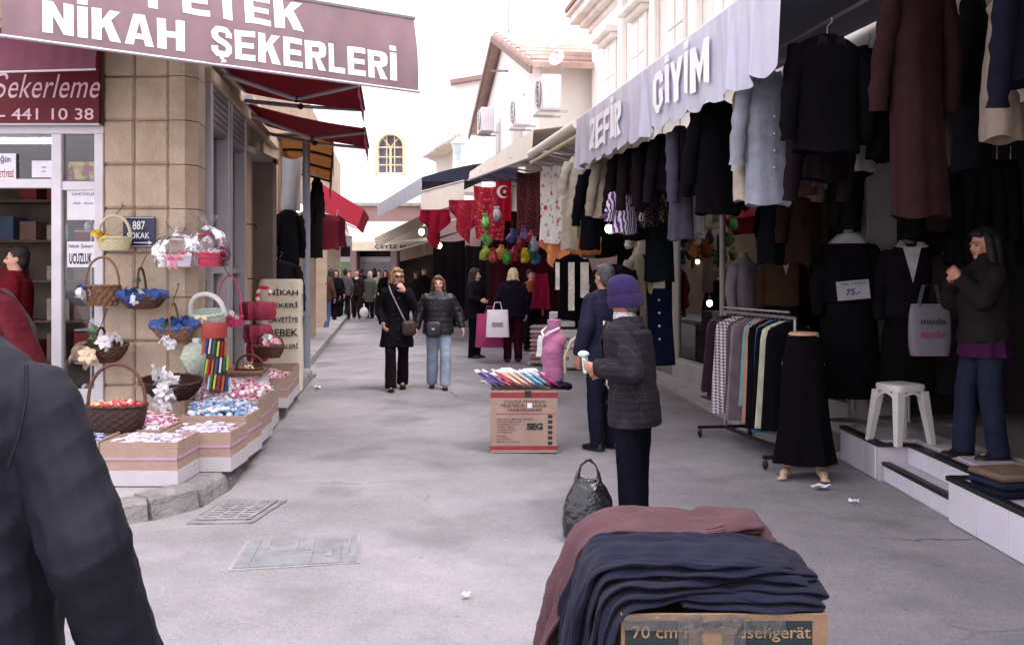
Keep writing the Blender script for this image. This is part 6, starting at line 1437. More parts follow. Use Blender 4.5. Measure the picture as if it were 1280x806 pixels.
t, fn, nn = sc_('red flag with white crescent and star on the stall', 619, 640, 224, 276, 20.4, 20.0, K(176, 18, 42), 4, amp=.02)
a0, a1 = P(619, 224, 20.3), P(640, 224, 19.9)
def cres(u0, v0, r):
    pts = []
    for k in range(17): a = math.radians(40 + 280 * k / 16); pts.append((u0 + r * math.cos(a), v0 + r * math.sin(a)))
    for k in range(17): a = math.radians(310 - 260 * k / 16); pts.append((u0 + r * .28 + r * .8 * math.cos(a), v0 + r * .8 * math.sin(a)))
    return pts
cc = P(629, 240, 20.1)
mb = MB(); pts = cres(0, 0, .13)
n_ = 17; vsx = [cc + V(x, -.06, z) for x, z in pts]; mb.add(vsx, [(i, i + 1, 2 * n_ - 2 - i, 2 * n_ - 1 - i) for i in range(n_ - 1)]); mb.build('crescent', m_wht, t, smooth=False)
st = [cc + V(.03 + (.05 if k % 2 == 0 else .02) * math.cos(k * math.pi / 5), -.06, (.05 if k % 2 == 0 else .02) * math.sin(k * math.pi / 5)) for k in range(10)]
MB().add(st, [tuple(range(10))]).build('star', m_wht, t, smooth=False)
sc_('maroon patterned cloth hanging right of the flag', 645, 676, 214, 296, 19.6, 18.8, pattern_cloth('lace', sr(70, 26, 34), sr(110, 60, 56), 20), 5, amp=.04)
flw = pattern_cloth('floral', sr(226, 222, 220), sr(150, 176, 150), 9, sr(206, 60, 60))
sc_('white towel with flower print left of its pair', 676, 697, 206, 304, 17.8, 17.4, flw, 6, amp=.03, nf=3)
sc_('white towel with green leaves and red flower right of its pair', 698, 719, 206, 304, 17.3, 16.9, flw, 7, amp=.03, nf=3)
sc_('orange pointed cloth below the white towels', 676, 714, 298, 340, 17.9, 17.2, pattern_cloth('floral', sr(206, 130, 84), sr(220, 160, 110), 8), 8, diamond=True, amp=.05)
sc_('orange cloth edge hanging behind the black coat', 714, 752, 296, 318, 16.6, 16.0, K(206, 130, 80), 9, amp=.04)
sc_('pale pink cloth pinned on the wall below the bulb', 716, 772, 320, 366, 16.4, 15.6, K(196, 164, 158), 10, amp=.02)
sc_('dark red bag shaped cloth hanging low beside the linens', 667, 686, 340, 386, 18.6, 18.2, K(150, 22, 56), 11, amp=.05, taper=-.4)
sc_('black dress cloths hanging in the dark stall at the left', 541, 582, 300, 400, 23.6, 23.0, kblack, 12, amp=.08)
sc_('black coat cloth hanging between the dark stall and the shawl', 583, 606, 306, 400, 23.0, 22.4, K(40, 34, 40), 13, amp=.06)
sc_('brown striped cloth standing between two black cloths', 572, 586, 310, 396, 23.4, 23.2, pattern_cloth('stripe', sr(110, 90, 80), sr(70, 56, 52), 20), 14, amp=.03)
sc_('wine coloured curtain hanging at the back of the stall', 612, 700, 262, 430, 21.8, 20.2, K(74, 26, 36), 15, amp=.06, nf=9)
# tulle pouches and ornaments in a row
pou = [(606, 317, (150, 170, 40)), (616, 320, (190, 60, 50)), (626, 316, (206, 150, 40)), (634, 322, (60, 150, 60)), (643, 318, (190, 30, 60)), (650, 316, (40, 140, 120)), (656, 320, (236, 206, 20)), (664, 316, (40, 130, 110)), (670, 322, (90, 160, 206)), (640, 296, (60, 60, 130)), (655, 292, (120, 80, 150)), (664, 297, (200, 40, 70)), (606, 277, (120, 200, 90)), (608, 299, (110, 170, 80)), (621, 268, (206, 200, 206)), (668, 306, (190, 190, 206)), (650, 306, (160, 20, 50))]
pl_lab = ['lime pouch at the left end of the ornament row', 'red orange pouch second in the ornament row', 'amber pouch third in the ornament row', 'green pouch fourth in the ornament row', 'crimson pouch in the middle of the ornament row', 'sea green pouch left of the yellow one', 'bright yellow pouch in the ornament row', 'dark teal pouch right of the yellow one', 'light blue pouch at the right end of the ornament row', 'navy spangled ornament above the row', 'violet spangled ornament above the row', 'red spangled ornament above the right of the row', 'light green bow hanging below the red lace cloth', 'smaller green bow hanging under the first bow', 'white handbag hanging beside the light green bow', 'silver spangled ornament below the red spangled one', 'wine red pouch directly above the yellow one']
for i, (px, py, c) in enumerate(pou):
    d = 18.4 + (i % 3) * .15; p = P(px, py, d); t = thing('hanging_pouch', pl_lab[i], 'ornament', p, i * 1.7, group='ornaments on the red stall'); r = random.Random(i)
    m_ = M(tuple(q * .6 for q in sr(*c)), .4, .3, 30, .6, 60, spec=.5, name='satin')
    local('pouch_body', MB().loft([lring(z, w * (1 + .2 * math.sin(i * 3 + z * 30)), w * .7, 28, .2, 3 + i % 3, i + z * 9, 0, .02 * math.sin(i + z * 25)) for z, w in ((-.13, .03), (-.1, .075), (-.04, .085), (.02, .08), (.07, .06), (.1, .04), (.135, .055), (.15, .045))]), m_, t)
    local('tie', MB().lathe([(.02, .09), (.024, .1), (.02, .11)], (0, 0, 0), 12), m_wht, t); local('loop', MB().tube([(0, 0, .15), (0, 0, .32)], .006, 5), m_dk, t)
# folded linens in stacks
for i in range(9):
    p = P(679, 440 - i * 5.2, 17.4); p.z = .06 + i * .075
    tag(MB().obox(p, V(1, -.15, 0).normalized(), V(.15, 1, 0).normalized(), Z_, .44, .36, .07, .03).build('folded_linen', K(*((206, 190, 190), (196, 130, 140), (214, 206, 196), (170, 150, 150), (206, 150, 150))[i % 5])), ('pale linen at the bottom of the folded stack', 'pink linen second from the bottom of the stack', 'cream linen third from the bottom of the stack', 'greyish linen fourth from the bottom of the stack', 'salmon linen in the middle of the folded stack', 'pale linen just above the middle of the stack', 'pink linen third from the top of the stack', 'cream linen second from the top of the stack', 'greyish linen on top of the folded stack')[i], 'linen', 'folded linens beside the pink bust')
for i, (px, py, w_, h_, lab) in enumerate(((705, 440, .5, .3, 'white carton at the bottom of the pile behind the pink bust'), (706, 418, .46, .3, 'white carton second up behind the pink bust'), (703, 395, .42, .24, 'small pale carton on top of the pile behind the pink bust'))):
    p = P(px, py, 16.6); p.z = .2 + .32 * i
    t = thing('white_carton', lab, 'carton', p, group='white cartons behind the pink bust'); MB().obox(p, V(1, -.1, 0).normalized(), V(.1, 1, 0).normalized(), Z_, w_, .34, h_, .006).build('box', M(sr(206, 204, 204), .7, .06), t); MB().obox(p + V(.0, -.175, 0), X_, Y_, Z_, w_ * .7, .006, .05).build('printed_band', M(sr(130, 120, 124), .7), t, smooth=False)
# ------------------------------------------------------------------ baskets and sweets
def WICK(c): return M(sr(*c), .6, .3, 40, .4, 120, spec=.35, name='wicker')
pet = MB()
for k in range(6):
    R = rotz(k * math.pi / 3)
    pet.add([R @ Vector(p) for p in ((0, 0, 0), (.012, .014, .008), (.014, .032, .006), (0, .046, -.004), (-.014, .032, .006), (-.012, .014, .008), (0, .026, .011))], [(0, 1, 6), (1, 2, 6), (2, 3, 6), (3, 4, 6), (4, 5, 6), (5, 0, 6)])
pet.ell((0, 0, .008), (.009, .009, .008), None, 6, 4)
PET = pet.mesh('flower', fix=False)
def flower(t, p, s, mat, r):
    me = PET if not PET.materials else PET.copy()
    o = link('flower', PET.copy(), mat, t); o.location = p; o.scale = (s, s, s); o.rotation_euler = (r.uniform(.6, 1.6), r.uniform(-.6, .6), r.uniform(0, 6)); return o
def basket(label, pos, rx, ry, h, base, mat, handle=0.0, tilt=0.0, rz=0.0, hmat=None, liner=None, flowers=None, rows=9, open_=False, fill=None, bow=None, hax='x', seed=0, cello=False, hr_=.011):
    t = thing('gift_basket', label, 'basket', pos, 0, 'gift baskets outside the sweet shop'); t.rotation_euler = (tilt, 0, rz); r = random.Random(seed)
    n = 60; nr = rows * 4; rr = []
    for i in range(nr + 1):
        u = i / nr; f = base + (1 - base) * math.sin(u * 1.57)
        q = []
        for j in range(n):
            a = 2 * math.pi * j / n; w = .0065 * math.sin(a * 15 + (math.pi if int(u * rows) % 2 else 0)) * abs(math.sin(u * rows * math.pi)) * (2.0 if open_ else 1)
            q.append(Vector(((rx * f + w) * math.cos(a), (ry * f + w) * math.sin(a), u * h)))
        rr.append(q)
    inner = [[Vector((v.x * .93, v.y * .93, max(.012, v.z))) for v in q] for q in rr[::-4]]
    local('weave', MB().loft(rr + inner), mat, t)
    local('rim', MB().tube([(rx * math.cos(a) * 1.0, ry * math.sin(a), h + .004 * math.sin(a * 18)) for a in np.linspace(0, 6.283, 61)], .012, 7), mat, t)
    if handle:
        pts = []
        for a in np.linspace(0, math.pi, 21):
            c, s_ = math.cos(a), math.sin(a); pts.append((rx * .97 * c if hax == 'x' else 0, 0 if hax == 'x' else ry * .97 * c, h * .8 + (handle - h * .8) * s_ ** .75))
        local('handle', MB().tube(pts, hr_, 8), hmat or mat, t)
    if 8.3 < pos[1] < 9.05 and pos[2] > .7:
        zc = max(handle, h) ; local('hanging_cord', MB().tube([(0, 0, zc - .005), (0, (8.80 - pos[1]) * .7, zc + .06), (0, 8.815 - pos[1] + .0, zc + .1)], .0035, 5), m_dk, t); local('wall_hook', MB().tube([(0, 8.83 - pos[1], zc + .1), (0, 8.79 - pos[1], zc + .1), (0, 8.785 - pos[1], zc + .125)], .006, 6), m_wire, t)
    if liner is not None:
        rr = [[Vector((rx * f * (1 + .06 * math.sin(9 * a + seed)) * math.cos(a), ry * f * (1 + .06 * math.sin(9 * a + seed)) * math.sin(a), z + .012 * math.sin(11 * a + seed))) for a in np.linspace(0, 6.283, 49)[:-1]] for f, z in ((1.06, h - .02), (1.08, h + .012), (.8, h + .03), (.5, h + .02), (.05, h + .035))]
        local('liner', MB().loft(rr), liner, t)
    if fill is not None:
        mb = MB()
        for i in range(46):
            a, q = r.uniform(0, 6.28), math.sqrt(r.random()) * .86; s_ = r.uniform(.018, .032)
            mb.ell((rx * q * math.cos(a), ry * q * math.sin(a), h * .86 + r.uniform(0, .035) + .02 * (1 - q)), (s_, s_ * r.uniform(.7, 1), s_ * .75), None, 7, 5)
        local('sweets', mb, fill, t, kind='stuff')
    if flowers:
        for (m_, k, x, y, z, sp, s_) in flowers:
            for i in range(k): flower(t, (x + r.gauss(0, sp), y + r.gauss(0, sp * .5), z + r.gauss(0, sp)), s_ * r.uniform(.8, 1.2), m_, r)
    if bow is not None:
        for s_ in (-1, 1): local('bow_loop', MB().ell((s_ * .035, -ry - .012, h * .9), (.035, .014, .022), Matrix.Rotation(s_ * .4, 3, 'Y'), 12, 8), bow, t)
        for s_ in (-1, 1): local('bow_tail', MB().sheet(lambda u, v: V(s_ * .03 * v + (u - .5) * .025, -ry - .012 + .008 * math.sin(v * 7), h * .9 - v * .1), 3, 8, .002), bow, t)
    if cello:
        rr = [[Vector(((rx * f) * (1 + .07 * math.sin(7 * a + i) + .05 * math.sin(13 * a - i)) * math.cos(a), (ry * f) * (1 + .07 * math.sin(7 * a + i)) * math.sin(a), z)) for a in np.linspace(0, 6.283, 41)[:-1]] for i, (f, z) in enumerate(((1.05, .0), (1.18, h), (1.2, h + (cello - h) * .4), (.85, h + (cello - h) * .75), (.16, cello), (.5, cello + .05), (.6, cello + .09)))]
        local('cellophane', MB().loft(rr, caps=False), glass((.97, .96, .98), .7, .12, .02, .35, 'cellophane'), t)
    return t
fw = M((.72, .7, .7), .7, .1, 30, .2); fcream = M(sr(226, 206, 176), .7, .15, 30, .2); fpink = M(sr(220, 130, 150), .7, .15, 30, .2); fblue = M(sr(52, 82, 140), .7, .2, 30, .2); fred = M(sr(190, 44, 60), .6, .2, 30); fgr = M(sr(110, 140, 100), .8, .2, 30, .2); fyel = M(sr(214, 176, 70), .7, .2)
tulle_b = M(sr(52, 82, 142), .6, .2, 30, .5, 40); brown, dbrown, lbrown, cane = WICK((88, 58, 44)), WICK((58, 36, 32)), WICK((118, 84, 60)), WICK((134, 100, 72))
def mixed(cols, sc=38.0, name='mixed_sweets', rough=.35):
    key = ('mixed', tuple(cols), sc)
    if key in _mc: return _mc[key]
    m, nt, b_ = base_mat(name); L = nt.links; tc = nd(nt, 'ShaderNodeTexCoord'); vo = nd(nt, 'ShaderNodeTexVoronoi'); vo.inputs['Scale'].default_value = sc; L.new(tc.outputs['Object'], vo.inputs['Vector'])
    sp = nd(nt, 'ShaderNodeSeparateColor'); L.new(vo.outputs['Color'], sp.inputs[0]); cr = nd(nt, 'ShaderNodeValToRGB'); cr.color_ramp.interpolation = 'CONSTANT'
    e = cr.color_ramp.elements
    for i, c in enumerate(cols):
        q = e[i] if i < 2 else e.new(i / len(cols)); q.position = i / len(cols); q.color = (*c, 1)
    L.new(sp.outputs[0], cr.inputs[0]); L.new(cr.outputs[0], b_.inputs['Base Color']); b_.inputs['Roughness'].default_value = rough; _mc[key] = m; return m
redmix = mixed([sr(170, 26, 44), sr(226, 214, 214), sr(196, 60, 70), sr(190, 40, 50), sr(214, 160, 90)])
D_ = 8.62
def bz(px, py, d, h): p = P(px, py, d); return V(p.x, p.y, p.z - h / 2)
basket('small cream satin basket with yellow flowers beside the street plate', bz(143, 306, D_, .1), .145, .1, .11, .8, M(sr(200, 190, 150), .45, .1, 20, .2), handle=.30, liner=None, flowers=[(fyel, 7, -.1, -.09, .14, .03, .9)], seed=1, hr_=.014, hmat=M(sr(196, 190, 160), .5, .1))
basket('brown openwork basket with tall handle and white flowers', bz(128, 370, D_, .17), .15, .1, .17, .85, lbrown, handle=.42, open_=True, rows=4, flowers=[(fw, 6, -.13, -.09, .1, .025, 1.0), (fblue, 2, -.12, -.1, .14, .02, .8)], seed=2, hmat=cane)
basket('boat shaped basket with blue lining and white blossoms', bz(179, 376, D_, .12), .21, .1, .12, .6, brown, handle=.35, liner=tulle_b, flowers=[(fw, 7, -.02, -.1, .13, .03, 1.0), (fblue, 5, -.07, -.1, .15, .03, 1.0), (fgr, 3, 0, -.05, .26, .02, .7)], hax='y', seed=3, tilt=.2)
basket('white round basket wrapped in cellophane with a pink bow', bz(222, 327, 8.6, .09), .17, .12, .09, .9, M(sr(226, 222, 226), .5, .05, 30, .2), handle=.24, cello=.3, bow=fpink, seed=4, flowers=[(fpink, 3, .05, -.1, .1, .02, .9)])
basket('crimson basket wrapped in clear cellophane at the pilaster corner', bz(259, 326, 8.7, .1), .155, .12, .11, .85, M(sr(196, 40, 80), .5, .1, 30, .2), handle=.28, cello=.36, seed=5, fill=mixed([sr(220, 200, 210), sr(206, 90, 120), sr(230, 226, 230)]), flowers=[(fw, 4, 0, -.05, .2, .04, 1.0), (fblue, 2, 0, 0, .28, .02, .8)])
basket('brown oval basket with large cream lilies and green leaves', bz(130, 440, D_, .15), .225, .11, .15, .55, brown, handle=.3, tilt=.3, seed=6, flowers=[(fcream, 7, -.1, -.12, .08, .05, 1.8), (fw, 4, .08, -.1, .2, .03, 1.6), (fgr, 6, -.05, -.05, .28, .04, 1.2)], hax='y', rows=7)
basket('wicker basket with bright blue tulle and white rose', bz(220, 415, 8.6, .15), .2, .11, .15, .55, cane, handle=.34, tilt=.3, liner=tulle_b, seed=7, flowers=[(fw, 6, -.03, -.11, .06, .03, 1.3), (fgr, 3, -.07, -.08, .17, .02, 1.0), (fblue, 7, .08, -.06, .2, .04, 1.4)], hax='y', rows=7)
basket('pale green satin basket with broad white handle', bz(262, 400, 8.75, .12), .17, .11, .13, .75, M(sr(176, 190, 172), .5, .1, 20, .2), handle=.3, tilt=.25, rz=-.25, hmat=M(sr(206, 204, 196), .5, .1), seed=8, hr_=.022, bow=fcream)
basket('pink wire basket with thin tall handle near the side showcases', bz(287, 402, 9.0, .09), .11, .09, .09, .9, M(sr(190, 60, 100), .5, .1), handle=.46, open_=True, rows=3, seed=9, hr_=.006, flowers=[(fw, 3, .06, -.08, .1, .02, .8)])
basket('dark oval basket with a cascade of white satin bows', bz(216, 486, 8.5, .16), .265, .12, .17, .55, dbrown, handle=.0, tilt=.32, seed=10, flowers=[(fw, 10, 0, -.12, .14, .05, 1.7), (fw, 8, .02, -.14, .02, .04, 1.6), (fw, 6, -.02, -.1, .26, .04, 1.5)], rows=7)
basket('large dark basket heaped with red and white sweets, tall arched handle', V(P(146, 500, 7.55).x, 7.55, .44), .225, .16, .19, .8, dbrown, handle=.5, seed=11, fill=redmix, rows=7, hmat=brown, hr_=.014)
basket('small basket with pink flowers standing beyond the candy cane', V(P(336, 442, 10.6).x, 10.6, P(336, 447, 10.6).z), .16, .12, .12, .7, brown, handle=.26, seed=12, flowers=[(fpink, 6, 0, -.08, .15, .04, 1.2), (fw, 5, .03, -.06, .18, .04, 1.1)])
basket('small brown basket on the far carton with cream blossom', V(P(312, 470, 10.2).x, 10.2, P(312, 475, 10.2).z), .14, .11, .12, .7, brown, handle=.26, seed=13, flowers=[(fcream, 6, .02, -.06, .16, .04, 1.2)])
# tulle bunch
p = P(246, 447, 8.6); t = thing('tulle_bunch', 'pale green tulle bunch hanging beside the dark oval basket', 'tulle'); t.location = p
local('tulle', MB().loft([lring(z, w, w * .6, 32, .14, 7, z * 20) for z, w in ((.14, .03), (.1, .1), (.0, .14), (-.1, .1), (-.16, .03))]), M(sr(176, 186, 166), .7, .15, 20, .6, 50), t)
local('tie', MB().lathe([(.035, .13), (.04, .15), (.035, .17)], (0, 0, 0), 14), fw, t)
# candy stick holder
p = P(268, 490, 8.45); t = thing('candy_stand', 'hanging stand of bright striped candy sticks under a red drum', 'candy stand', p)
local('drum', MB().lathe([(.1, .46), (.105, .47), (.105, .58), (.1, .59)], (0, 0, 0), 24), M(sr(150, 60, 54), .5, .2), t)
cc_ = [(190, 30, 40), (230, 220, 60), (40, 130, 80), (230, 230, 230), (50, 90, 170), (214, 110, 40)]
for row in range(3):
    for i in range(8):
        a = math.radians(200 + 140 * i / 7); x, y = .095 * math.cos(a), .095 * math.sin(a); zz = .32 - row * .15 + .018 * math.sin(i * 7 + row * 3)
        local('candy_stick', MB().tube([(x * 1.05 + row * .02, y * 1.05, zz), (x * 1.0 + .015 + row * .02, y, zz + .125)], .0095, 6), M(tuple(q * .55 for q in sr(*cc_[(i * 5 + row * 2) % 6])), .4, .2, 60), t)
local('core', MB().tube([(.04, 0, 0), (0, 0, .47)], .08, 14), M(sr(60, 50, 56), .7), t)
# candy cane with tulle
p = P(322, 440, 10.9); t = thing('candy_cane_decoration', 'striped candy cane hung with layers of dark pink tulle', 'decoration', p)
cn = [(0, 0, .0), (0, 0, .62)] + [(.07 - .07 * math.cos(a), 0, .62 + .09 * math.sin(a)) for a in np.linspace(.3, 3.0, 9)]
local('cane', MB().tube(cn, .022, 8), pattern_cloth('hstripe', sr(220, 210, 206), sr(190, 40, 60), 12.0), t)
for z, w in ((.55, .19), (.3, .15), (.1, .12)):
    local('tulle_frill', MB().loft([lring(z, w * .9, w * .6, 36, .05, 9, z), lring(z - .03, w, w * .7, 36, .07, 9, z), lring(z - .14, w * .95, w * .65, 36, .12, 9, z + .3), lring(z - .2, w * .8, w * .5, 36, .14, 9, z + .4)]), M(sr(150, 50, 74), .7, .2, 20, .5, 50), t)

# ------------------------------------------------------------------ cartons of favours along the kerb
m_card = M(sr(156, 132, 118), .85, .1, 5, .15, 60, name='cardboard', stain=.1); m_cwhite = M(sr(176, 172, 174), .8, .06, 5, .1); m_rib = M(sr(170, 138, 162), .5, .08)
def open_carton(label, x0, x1, y0, y1, z0, h, skew=0.0, group='open cartons along the kerb', white=.11, fillm=None, flab=None, fillh=.7, seed=0, fcat='sweets'):
    t = thing('open_carton', label, 'carton', ((x0 + x1) / 2, (y0 + y1) / 2, z0), skew, group); w, d = (x1 - x0) / 2, (y1 - y0) / 2; r = random.Random(seed)
    for (ax, s) in (('x', -1), ('x', 1), ('y', -1), ('y', 1)):
        hx, hy = (.006, d) if ax == 'x' else (w - .012, .006); cx, cy = (s * (w - .006), 0) if ax == 'x' else (0, s * (d - .006))
        dz = r.uniform(-.008, .008)
        local('side_panel', MB().box(cx - hx, cx + hx, cy - hy, cy + hy, white, h + dz), m_card, t, smooth=False)
        e = .003; hx2, hy2 = (.008, d + e) if ax == 'x' else (w + e, .008); cx2, cy2 = (s * (w - .004), 0) if ax == 'x' else (0, s * (d - .004))
        local('white_base_panel', MB().box(cx2 - hx2, cx2 + hx2, cy2 - hy2, cy2 + hy2, .004, white), m_cwhite, t, smooth=False)
        sx, sy = (.002, d + .004) if ax == 'x' else (w + .004, .002); px_, py_ = (s * (w + .002), 0) if ax == 'x' else (0, s * (d + .002))
        local('ribbon', MB().box(px_ - sx, px_ + sx, py_ - sy, py_ + sy, white + (h - white) * .38, white + (h - white) * .38 + .018), m_rib, t, smooth=False)
    local('bottom', MB().box(-w + .013, w - .013, -d + .013, d - .013, .0, .012), m_card, t, smooth=False)
    if fillm is not None:
        mb = MB(); R = rotz(skew); c = Vector(((x0 + x1) / 2, (y0 + y1) / 2, z0))
        for i in range(150):
            x, y = r.uniform(-w + .035, w - .035), r.uniform(-d + .035, d - .035); s_ = r.uniform(.022, .038); z = h * fillh + r.uniform(-.03, .03) + .05 * (1 - (x / w) ** 2) * (1 - (y / d) ** 2)
            p = c + R @ Vector((x, y, z)); ph = r.uniform(0, 6)
            mb.loft([[p + Vector((rr_ * math.cos(k * 1.047 + ph), rr_ * math.sin(k * 1.047 + ph), zz)) for k in range(6)] for rr_, zz in ((s_ * .3, -s_), (s_, -s_ * .3), (s_ * .9, s_ * .35), (s_ * .25, s_ * .8), (s_ * .8, s_ * 1.5))])
        mb.box(c.x - w * .8, c.x + w * .8, c.y - d * .8, c.y + d * .8, z0 + .02, z0 + h * fillh - .03)
        o = mb.build('wrapped_favours', fillm, smooth=True); tag(o, flab, fcat); o['kind'] = 'stuff'
    return t
wm = mixed([sr(226, 222, 228), sr(214, 200, 216), sr(236, 232, 236), sr(200, 190, 206)], 30); pm = mixed([sr(224, 176, 190), sr(236, 214, 222), sr(206, 130, 160), sr(226, 220, 226)], 30); bm2 = mixed([sr(150, 176, 196), sr(220, 216, 224), sr(110, 140, 180), sr(196, 196, 206)], 30); cm = mixed([sr(236, 226, 226), sr(224, 150, 170), sr(206, 60, 100), sr(236, 232, 234), sr(226, 206, 214)], 26)
ZP = .14
open_carton('open carton of white favours at the front kerb corner', -2.88, -2.34, 6.96, 7.42, ZP, .305, 0, fillm=wm, flab='white wrapped favours filling the front kerb carton', seed=1)
open_carton('open carton cut off by the dark jacket at far left', -3.46, -2.92, 7.0, 7.45, ZP, .3, .03, fillm=bm2, flab='pale blue wrapped favours in the leftmost carton', seed=2)
open_carton('open carton of pale favours right of the front corner carton', -2.62, -2.11, 7.46, 7.93, ZP, .30, .0, fillm=wm, flab='white wrapped favours in the second kerb carton', seed=3)
open_carton('open carton of pink favours behind the front corner carton', -3.3, -2.66, 7.5, 8.1, ZP, .31, 0, fillm=pm, flab='pink wrapped favours behind the front cartons', fillh=.9, seed=4)
open_carton('open carton of blue favours third along the kerb', -2.66, -2.13, 7.98, 8.46, ZP, .34, .0, fillm=bm2, flab='blue and white wrapped favours in the third kerb carton', fillh=1.0, seed=5)
open_carton('open carton heaped with pink and white sweets fourth along the kerb', -2.78, -2.2, 8.52, 9.2, ZP, .4, .06, fillm=cm, flab='heaped pink and white sweets in the fourth kerb carton', fillh=1.05, seed=6)
open_carton('open carton fifth along the kerb with white sweets', -2.9, -2.3, 9.3, 9.9, ZP, .36, .1, fillm=wm, flab='white sweets in the fifth kerb carton', fillh=.9, seed=7)
open_carton('open carton beside the lettered cream sack', -3.05, -2.5, 10.9, 11.5, ZP, .34, .11, fillm=cm, flab='white and pink sweets in the carton by the cream sack', fillh=.8, seed=8)
open_carton('carton furthest along the left kerb before the grey pole', -3.2, -2.6, 11.65, 12.3, ZP, .36, .11, seed=9)
# wooden tray with baskets
tr_ = thing('display_tray', 'flat wooden tray under the small baskets by the side wall', 'tray', WL(10.35, .62, .25)); p = WL(10.35, .62, .25)
MB().obox(p, nL, dL, Z_, .42, 1.0, .03, .004).build('tray_board', lbrown, tr_); MB().obox(p - Z_ * .25, nL, dL, Z_, .34, .9, .46, .004).build('tray_box', M(sr(206, 204, 206), .7), tr_)
# cream lettered sack
cs_ = P(352, 440, 12.6); cs_.z = .14
t = thing('lettered_sack', 'cream cloth covered display box lettered in black beside the grey pole', 'display box', cs_, math.radians(8)); m_sack = M(sr(206, 198, 176), .9, .1, 4, .3, 20, stain=.15)
local('cover', MB().loft([[Vector((v.x + .01 * math.sin(z * 9), v.y, v.z)) for v in ring((0, 0, z), w, w * .75, 40, 6)] for z, w in ((0, .26), (.3, .265), (.7, .262), (1.2, .27), (1.36, .265), (1.4, .24), (1.39, .1))]), m_sack, t)
for i, s_ in enumerate(('NİKAH', 'ŞEKERİ', 'DAVETİYE', 'BEBEK', 'ŞEKERLERİ')): flat_text(s_, V(-.14, -.208, 1.2 - i * .17), X_, Z_, .36, .09, m_ink, t, world=False, weight=.02)
flat_text('PETEK', V(.277, -.12, 1.1), Y_, Z_, .24, .14, m_ink, t, world=False, weight=.03); flat_text('ŞEKER', V(.277, -.12, .8), Y_, Z_, .24, .14, m_ink, t, world=False, weight=.03)

# clothes under the tan canopy and red awning, left side
LG = 'dark clothes hung on the left side'
garment('huge dark grey coat bundle behind the cream lettered box', 350, 326, 440, 13.9, K(60, 56, 60), .5, 10, seed=60, group=LG)
garment('black long coat hanging just left of the grey pole', 360, 262, 350, 14.6, kblack, .34, 30, seed=61, group=LG)
garment('green grey coat among the dark clothes left of the pole', 347, 268, 350, 15.0, K(84, 92, 78), .4, 60, seed=62, group=LG)
garment('black coat hanging directly right of the grey pole', 396, 222, 322, 17.5, K(34, 30, 36), .2, 80, seed=63, group=LG)
garment('dark red dress hanging under the bright red awning', 408, 268, 312, 19.0, K(100, 26, 40), .5, 20, seed=64, group=LG, sleeves=False)
garment('second dark red dress hanging under the bright red awning edge', 421, 270, 308, 19.6, K(84, 24, 40), .4, 40, seed=65, group=LG, sleeves=False)
for i, (px, py0, py1, lab, c) in enumerate(((352, 212, 300, 'grey plastic sheet hanging flat left of the pole', (150, 150, 156)), (366, 196, 262, 'pale grey sheet with curved edge nearest the pole', (166, 170, 178)))):
    hung_cloth(lab, P(px - 12, py0, 15.0 - i * .3), P(px + 12, py0, 14.8 - i * .3), (py1 - py0) * 15 / F, M(sr(*c), .6, .08, 4, .1), i, name='hanging_sheet', cat='sheet', amp=.04, nf=2)
t = thing('dress_rack_box', 'grey fabric stall box below the dark clothes at the left', 'stall', WL(17.4, 0, -.1)); MB().obox(WL(17.4, .45, -.1), nL, dL, Z_, .6, 1.2, .9, .01).build('stall_box', M(sr(90, 84, 86), .8), t)
lw = thing('left_row_building', 'shaded plain building row beyond the grey pole on the left', 'building', WL(24, 0, -1))
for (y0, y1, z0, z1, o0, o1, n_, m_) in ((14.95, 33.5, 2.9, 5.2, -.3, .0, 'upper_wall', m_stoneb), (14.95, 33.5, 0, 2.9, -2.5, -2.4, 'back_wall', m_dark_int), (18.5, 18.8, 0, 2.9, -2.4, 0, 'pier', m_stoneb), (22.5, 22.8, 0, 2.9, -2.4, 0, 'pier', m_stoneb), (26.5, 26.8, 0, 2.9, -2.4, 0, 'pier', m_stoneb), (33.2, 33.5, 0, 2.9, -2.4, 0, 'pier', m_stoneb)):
    c = (WL(y0) + WL(y1)) / 2; MB().obox(c + nL * ((o0 + o1) / 2) + Z_ * ((z0 + z1) / 2), nL, dL, Z_, o1 - o0, (WL(y1) - WL(y0)).length, z1 - z0).build(n_, m_, lw, smooth=False)
# goods inside the sweet shop
m_shelf = M(sr(120, 100, 86), .7)
sh_ = thing('shop_shelf', 'tall shelf of small sweets behind the display pane', 'shelf', (-3.85, 9.3, .16))
for k in range(7): MB().box(-3.98, -3.68, 9.05, 9.4, .5 + .3 * k, .515 + .3 * k).build('shelf_board', M(sr(170, 180, 178), .3), sh_, smooth=False)
for x in (-3.98, -3.69): MB().box(x, x + .015, 9.39, 9.42, .16, 2.5).build('upright', m_alu, sh_, smooth=False)
r = random.Random(5)
for k in range(6):
    mb = MB()
    for i in range(22): x, y, s_ = r.uniform(-3.95, -3.72), r.uniform(9.08, 9.35), r.uniform(.02, .04); mb.ell((x, y, .52 + .3 * k + s_), (s_, s_, s_ * 1.2), None, 7, 5)
    o = mb.build('shelf_sweets', (cm, wm, pm, bm2, redmix, wm)[k]); tag(o, ('pink and white', 'white', 'pink', 'blue', 'red', 'pale')[k] + ' sweets on a glass shelf behind the display pane, ' + ('lowest', 'second lowest', 'third from the floor', 'fourth from the floor', 'fifth from the floor', 'highest')[k], 'sweets'); o['kind'] = 'stuff'
bs = thing('back_shelves', 'dark shelving with boxes along the back of the sweet shop', 'shelf', (-5.2, 12.6, .16))
for k in range(5): MB().box(-6.6, -3.8, 12.4, 12.85, .5 + .5 * k, .53 + .5 * k).build('shelf_board', m_shelf, bs, smooth=False)
